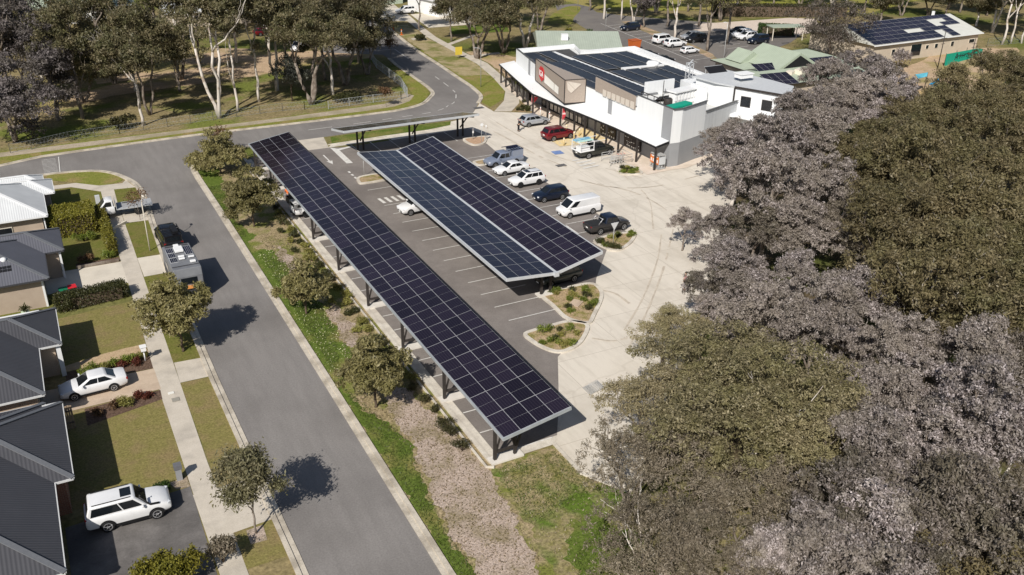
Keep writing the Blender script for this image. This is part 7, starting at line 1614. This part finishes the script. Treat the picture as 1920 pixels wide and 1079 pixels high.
c = at(1612, 88, 0); simple_building('porch', 'small gabled porch with grey-green roof at the left end of the long building', (c.x+.5, c.y+1.5), 3.4, 2.6, 2.4, 4.0, .5, WALLC, mat('sage_roof', (.33, .34, .26), (.38, .39, .3), 1.0), 'x', wins=[(1, -2.62, 1.3, 1.0, 1.0, 'y')])
c = at(1470, 74, 0); T = thing('shade_shelter', 'flat pale green picnic shelter beside the clipped hedge', 'shelter', (c.x, c.y, 0), -.3); b = LB(); b.box((0, 0, 2.6), (7, 3, .15)); b.build('roof', [ROOFP], T)
for x in (-3.2, 3.2):
    for y in (-1.3, 1.3): b = LB(); b.box((x, y, 1.27), (.14, .14, 2.54)); b.build('post', [CREAM], T)
# green mural fence and shade sails
A1, B1 = at(1770, 125), at(1828, 108); C1_ = at(1842, 98, .6); h = 2.2
T = thing('mural_fence', 'bright green cloth fence painted with black letters and a pointed end', 'fence', A1); b = MB()
b.add([A1, B1, B1+Vector((0, 0, h*.75)), A1+Vector((0, 0, h))], [(0, 1, 2, 3)]); b.add([B1, C1_, C1_+Vector((0, 0, .6)), B1+Vector((0, 0, h*.75))], [(0, 1, 2, 3)])
SGN = b.build('cloth', [mat('mural_green', (.01, .34, .22), (.012, .38, .26), 1.0, rough=.7)], T)
dd = (B1-A1); off = Vector((dd.y, -dd.x, 0)).normalized()*.05; b = MB(); rr_ = random.Random(2)
for k in range(9):
    u = .3+.075*k; p = A1.lerp(B1, u)+off; s = .5*(1-.05*k); b.bar(p+Vector((0, 0, .7)), p+dd.normalized()*rr_.uniform(-.3, .5)+Vector((0, 0, .7+1.1*(1-.08*k))), .03, .16); b.bar(p+Vector((0, 0, .9+.4*rr_.random())), p+dd*.06+Vector((0, 0, 1.0+.4*rr_.random())), .03, .14)
b.build('mural_letters', [BLACK], SGN)
for u in (0, .33, .66, 1): b = MB(); p = A1.lerp(B1, u)-off; b.cyl(p, p+Vector((0, 0, 2.3)), .05, 6); b.build('post', [STEEL], T)
for i, (q, lb, col) in enumerate([([(1742, 158), (1760, 147), (1762, 158), (1752, 166)], 'bright blue shade sail beside the dirt yard', (.02, .20, .36)), ([(1716, 140), (1740, 136), (1738, 144), (1722, 148)], 'pale blue shade cloth above the play corner', (.10, .38, .48)), ([(1710, 178), (1738, 166), (1742, 171), (1722, 182)], 'tan shade sail below the blue one', (.42, .30, .14))]):
    P = [at(a, c_, 2.5+.5*(k % 2)) for k, (a, c_) in enumerate(q)]; T = thing('shade_sail', lb, 'shade sail', (P[0].x, P[0].y, 0)); b = MB(); ctr = sum(P, Vector())/4-Vector((0, 0, .3))
    for k in range(4): b.poly([P[k], P[(k+1) % 4], ctr])
    b.build('cloth', [mat('sail%d' % i, col, rough=.8)], T)
    for p in P: b = MB(); b.cyl((p.x, p.y, 0), p, .06, 6); b.build('post', [STEEL], T)
for i, (px, py, hh) in enumerate([(1758, 128, 6.5), (1818, 120, 4.5)]):
    v = at(px, py); T = thing('utility_pole', ['dark pole with cross arms in front of the long building', 'thin dark pole behind the green mural fence'][i], 'pole', (v.x, v.y, 0)); b = LB(); b.tube([(0, 0, 0), (0, 0, hh)], [.09, .06], 7); b.build('pole', [STEEL], T); b = LB(); b.bar((-.7, 0, hh*.8), (.7, 0, hh*.8), .06); b.bar((-.5, 0, hh*.65), (.5, 0, hh*.65), .06); b.build('cross_arm', [STEEL], T)
c = at(1835, 70); mesh_fence([xy(1850, 88), xy(1890, 84), xy(1925, 80)], 'low mesh fence below the white-trunked gums at the top right', 1.6)

# ------------------------------------------------------------------ people
SKIN = mat('skin', (.48, .30, .21), rough=.6); HAIR = mat('hair_dark', (.03, .022, .016), rough=.7); JEANS = mat('trousers_navy', (.025, .03, .055), rough=.85); BLKC = mat('clothes_black', (.014, .014, .017), rough=.85); HIVIS = mat('shirt_orange', (.80, .19, .05), (.72, .16, .04), 5.0, rough=.8); SHOE = mat('boots', (.03, .022, .016), rough=.7); PINKC = mat('clothes_pink', (.72, .34, .36), rough=.8)
def skin_mesh(nodes, edges, sub=1):
    me = bpy.data.meshes.new('s'); me.from_pydata([n[0] for n in nodes], edges, []); ob = bpy.data.objects.new('s', me); COL.objects.link(ob)
    md = ob.modifiers.new('skin', 'SKIN'); md.use_smooth_shade = True
    for i, n in enumerate(nodes): r = n[1]; me.skin_vertices[0].data[i].radius = r if hasattr(r, '__len__') else (r, r)
    me.skin_vertices[0].data[0].use_root = True
    sb = ob.modifiers.new('sub', 'SUBSURF'); sb.levels = sub; sb.render_levels = sub
    dg = bpy.context.evaluated_depsgraph_get(); dg.update(); out = bpy.data.meshes.new_from_object(ob.evaluated_get(dg)); bpy.data.objects.remove(ob); return out
def person(label, loc, rz, shirt, legs_m, hairm=HAIR, bend=0.0, arms=((.35, .25), (.35, .25)), hat=None, sc=1.0):
    """standing figure facing +x; bend leans the trunk forward; arms: (forward, sideways) of each hand"""
    T = thing('person', label, 'person', (*loc, .03), rz); T.scale = (sc,)*3
    def tr(x, y, z):                       # lean the upper body about the hips
        if z <= .95: return (x, y, z)
        dz = z-.95; return (x*math.cos(bend)+dz*math.sin(bend), y, .95+dz*math.cos(bend)-x*math.sin(bend))
    N, E = [], []
    def nd(p, r, par=None): N.append((tr(*p), r)); k = len(N)-1; (E.append((par, k)) if par is not None else None); return k
    pel = nd((0, 0, .95), (.15, .11)); sp = nd((.01, 0, 1.15), (.135, .10), pel); ch = nd((0, 0, 1.36), (.17, .115), sp); nk = nd((0, 0, 1.50), .058, ch); hd0 = nd((.015, 0, 1.58), .075, nk); hd1 = nd((.02, 0, 1.68), .097, hd0); nd((.01, 0, 1.76), .07, hd1); nd((.115, 0, 1.655), .014, hd1)
    for s in (-1, 1): nd((.0, s*.10, 1.66), .02, hd1)
    A_ = {}
    for k, s in enumerate((-1, 1)):
        fw, sd_ = arms[k]; sh = nd((0, s*.19, 1.42), .062, ch); el = nd((fw*.35, s*(.22+sd_*.3), 1.16), .043, sh); wr = nd((fw, s*(.2+sd_*.4), .98+fw*.35), .03, el); pa = nd((fw+.05, s*(.2+sd_*.4), .93+fw*.38), (.026, .04), wr)
        A_[s] = (sh, el, wr)
        for f in range(4):
            yy = s*(.2+sd_*.4)+(f-1.5)*.02; a1 = nd((fw+.085, yy, .885+fw*.4), .009, pa); nd((fw+.105+.004*f, yy, .85-.004*abs(f-1.5)+fw*.4), .008, a1)
        t1 = nd((fw+.07, s*(.165+sd_*.4), .92+fw*.39), .010, pa); nd((fw+.095, s*(.15+sd_*.4), .895+fw*.39), .009, t1)
        hp = nd((0, s*.095, .88), .09, pel); kn = nd((.02, s*.11, .5), .06, hp); an = nd((-.02, s*.12, .09), .04, kn); nd((.13, s*.13, .04), .042, an)
    me = skin_mesh(N, E); me.materials.append(SKIN); b = bpy.data.objects.new('body', me); COL.objects.link(b); b.parent = T
    N, E = [], []
    p0 = nd((0, 0, .93), (.165, .125)); p1 = nd((.01, 0, 1.15), (.15, .115), p0); p2 = nd((0, 0, 1.37), (.185, .13), p1); nd((0, 0, 1.46), .09, p2)
    for k, s in enumerate((-1, 1)):
        fw, sd_ = arms[k]; a = nd((0, s*.195, 1.42), .075, p2); nd((fw*.33, s*(.22+sd_*.28), 1.18), .06, a)
    me = skin_mesh(N, E); me.materials.append(shirt); o = bpy.data.objects.new('shirt', me); COL.objects.link(o); o.parent = T
    N, E = [], []
    p0 = nd((0, 0, .95), (.162, .122))
    for s in (-1, 1): a = nd((0, s*.095, .86), .105, p0); k2 = nd((.02, s*.11, .5), .075, a); nd((-.015, s*.12, .12), .065, k2)
    me = skin_mesh(N, E); me.materials.append(legs_m); o = bpy.data.objects.new('trousers', me); COL.objects.link(o); o.parent = T
    for s in (-1, 1):
        q = LB(); q.box((.045, s*.125, .045), (.28, .105, .09)); q.build('shoe', [SHOE], T, bevel=.03)
    hz = Vector(tr(.0, 0, 1.70)); q = LB(); rg = []
    for i in range(6):
        a = (i/5)*PI*.55; rg.append([(hz.x-.012+.108*math.cos(2*PI*k/14)*math.cos(a), hz.y+.1*math.sin(2*PI*k/14)*math.cos(a), hz.z+.015+.105*math.sin(a)) for k in range(14)])
    q.rings(rg); q.build('hat' if hat else 'hair', [hat or hairm], T)
    q = LB()
    for s in (-1, 1): e_ = Vector(tr(.107, s*.033, 1.685)); q.box(e_, (.012, .024, .014))
    mth = Vector(tr(.105, 0, 1.605)); q.box(mth, (.012, .045, .01), mi=1); q.build('face', [HAIR, mat('lips', (.35, .14, .12))], T)
    return T
v = at(972, 247); person('person in dark clothes leaning into the open boot of the silver hatchback', (v.x, v.y), .1, BLKC, BLKC, bend=.35, arms=((.45, .0), (.5, .0)))
person('worker in an orange shirt and navy trousers under the far part of the long canopy', (21.9, 91.3), 1.2, HIVIS, JEANS, bend=.15, arms=((.3, .15), (.35, .15)), hat=WHITE, sc=1.05)
v = at(1283, 545); person('person in pink half hidden by leaves at the edge of the bush', (v.x, v.y), 2.6, PINKC, BLKC, arms=((.1, .1), (.15, .15)))
b = MB(); v = at(976, 236, 1.7)
bpy.context.view_layer.update()
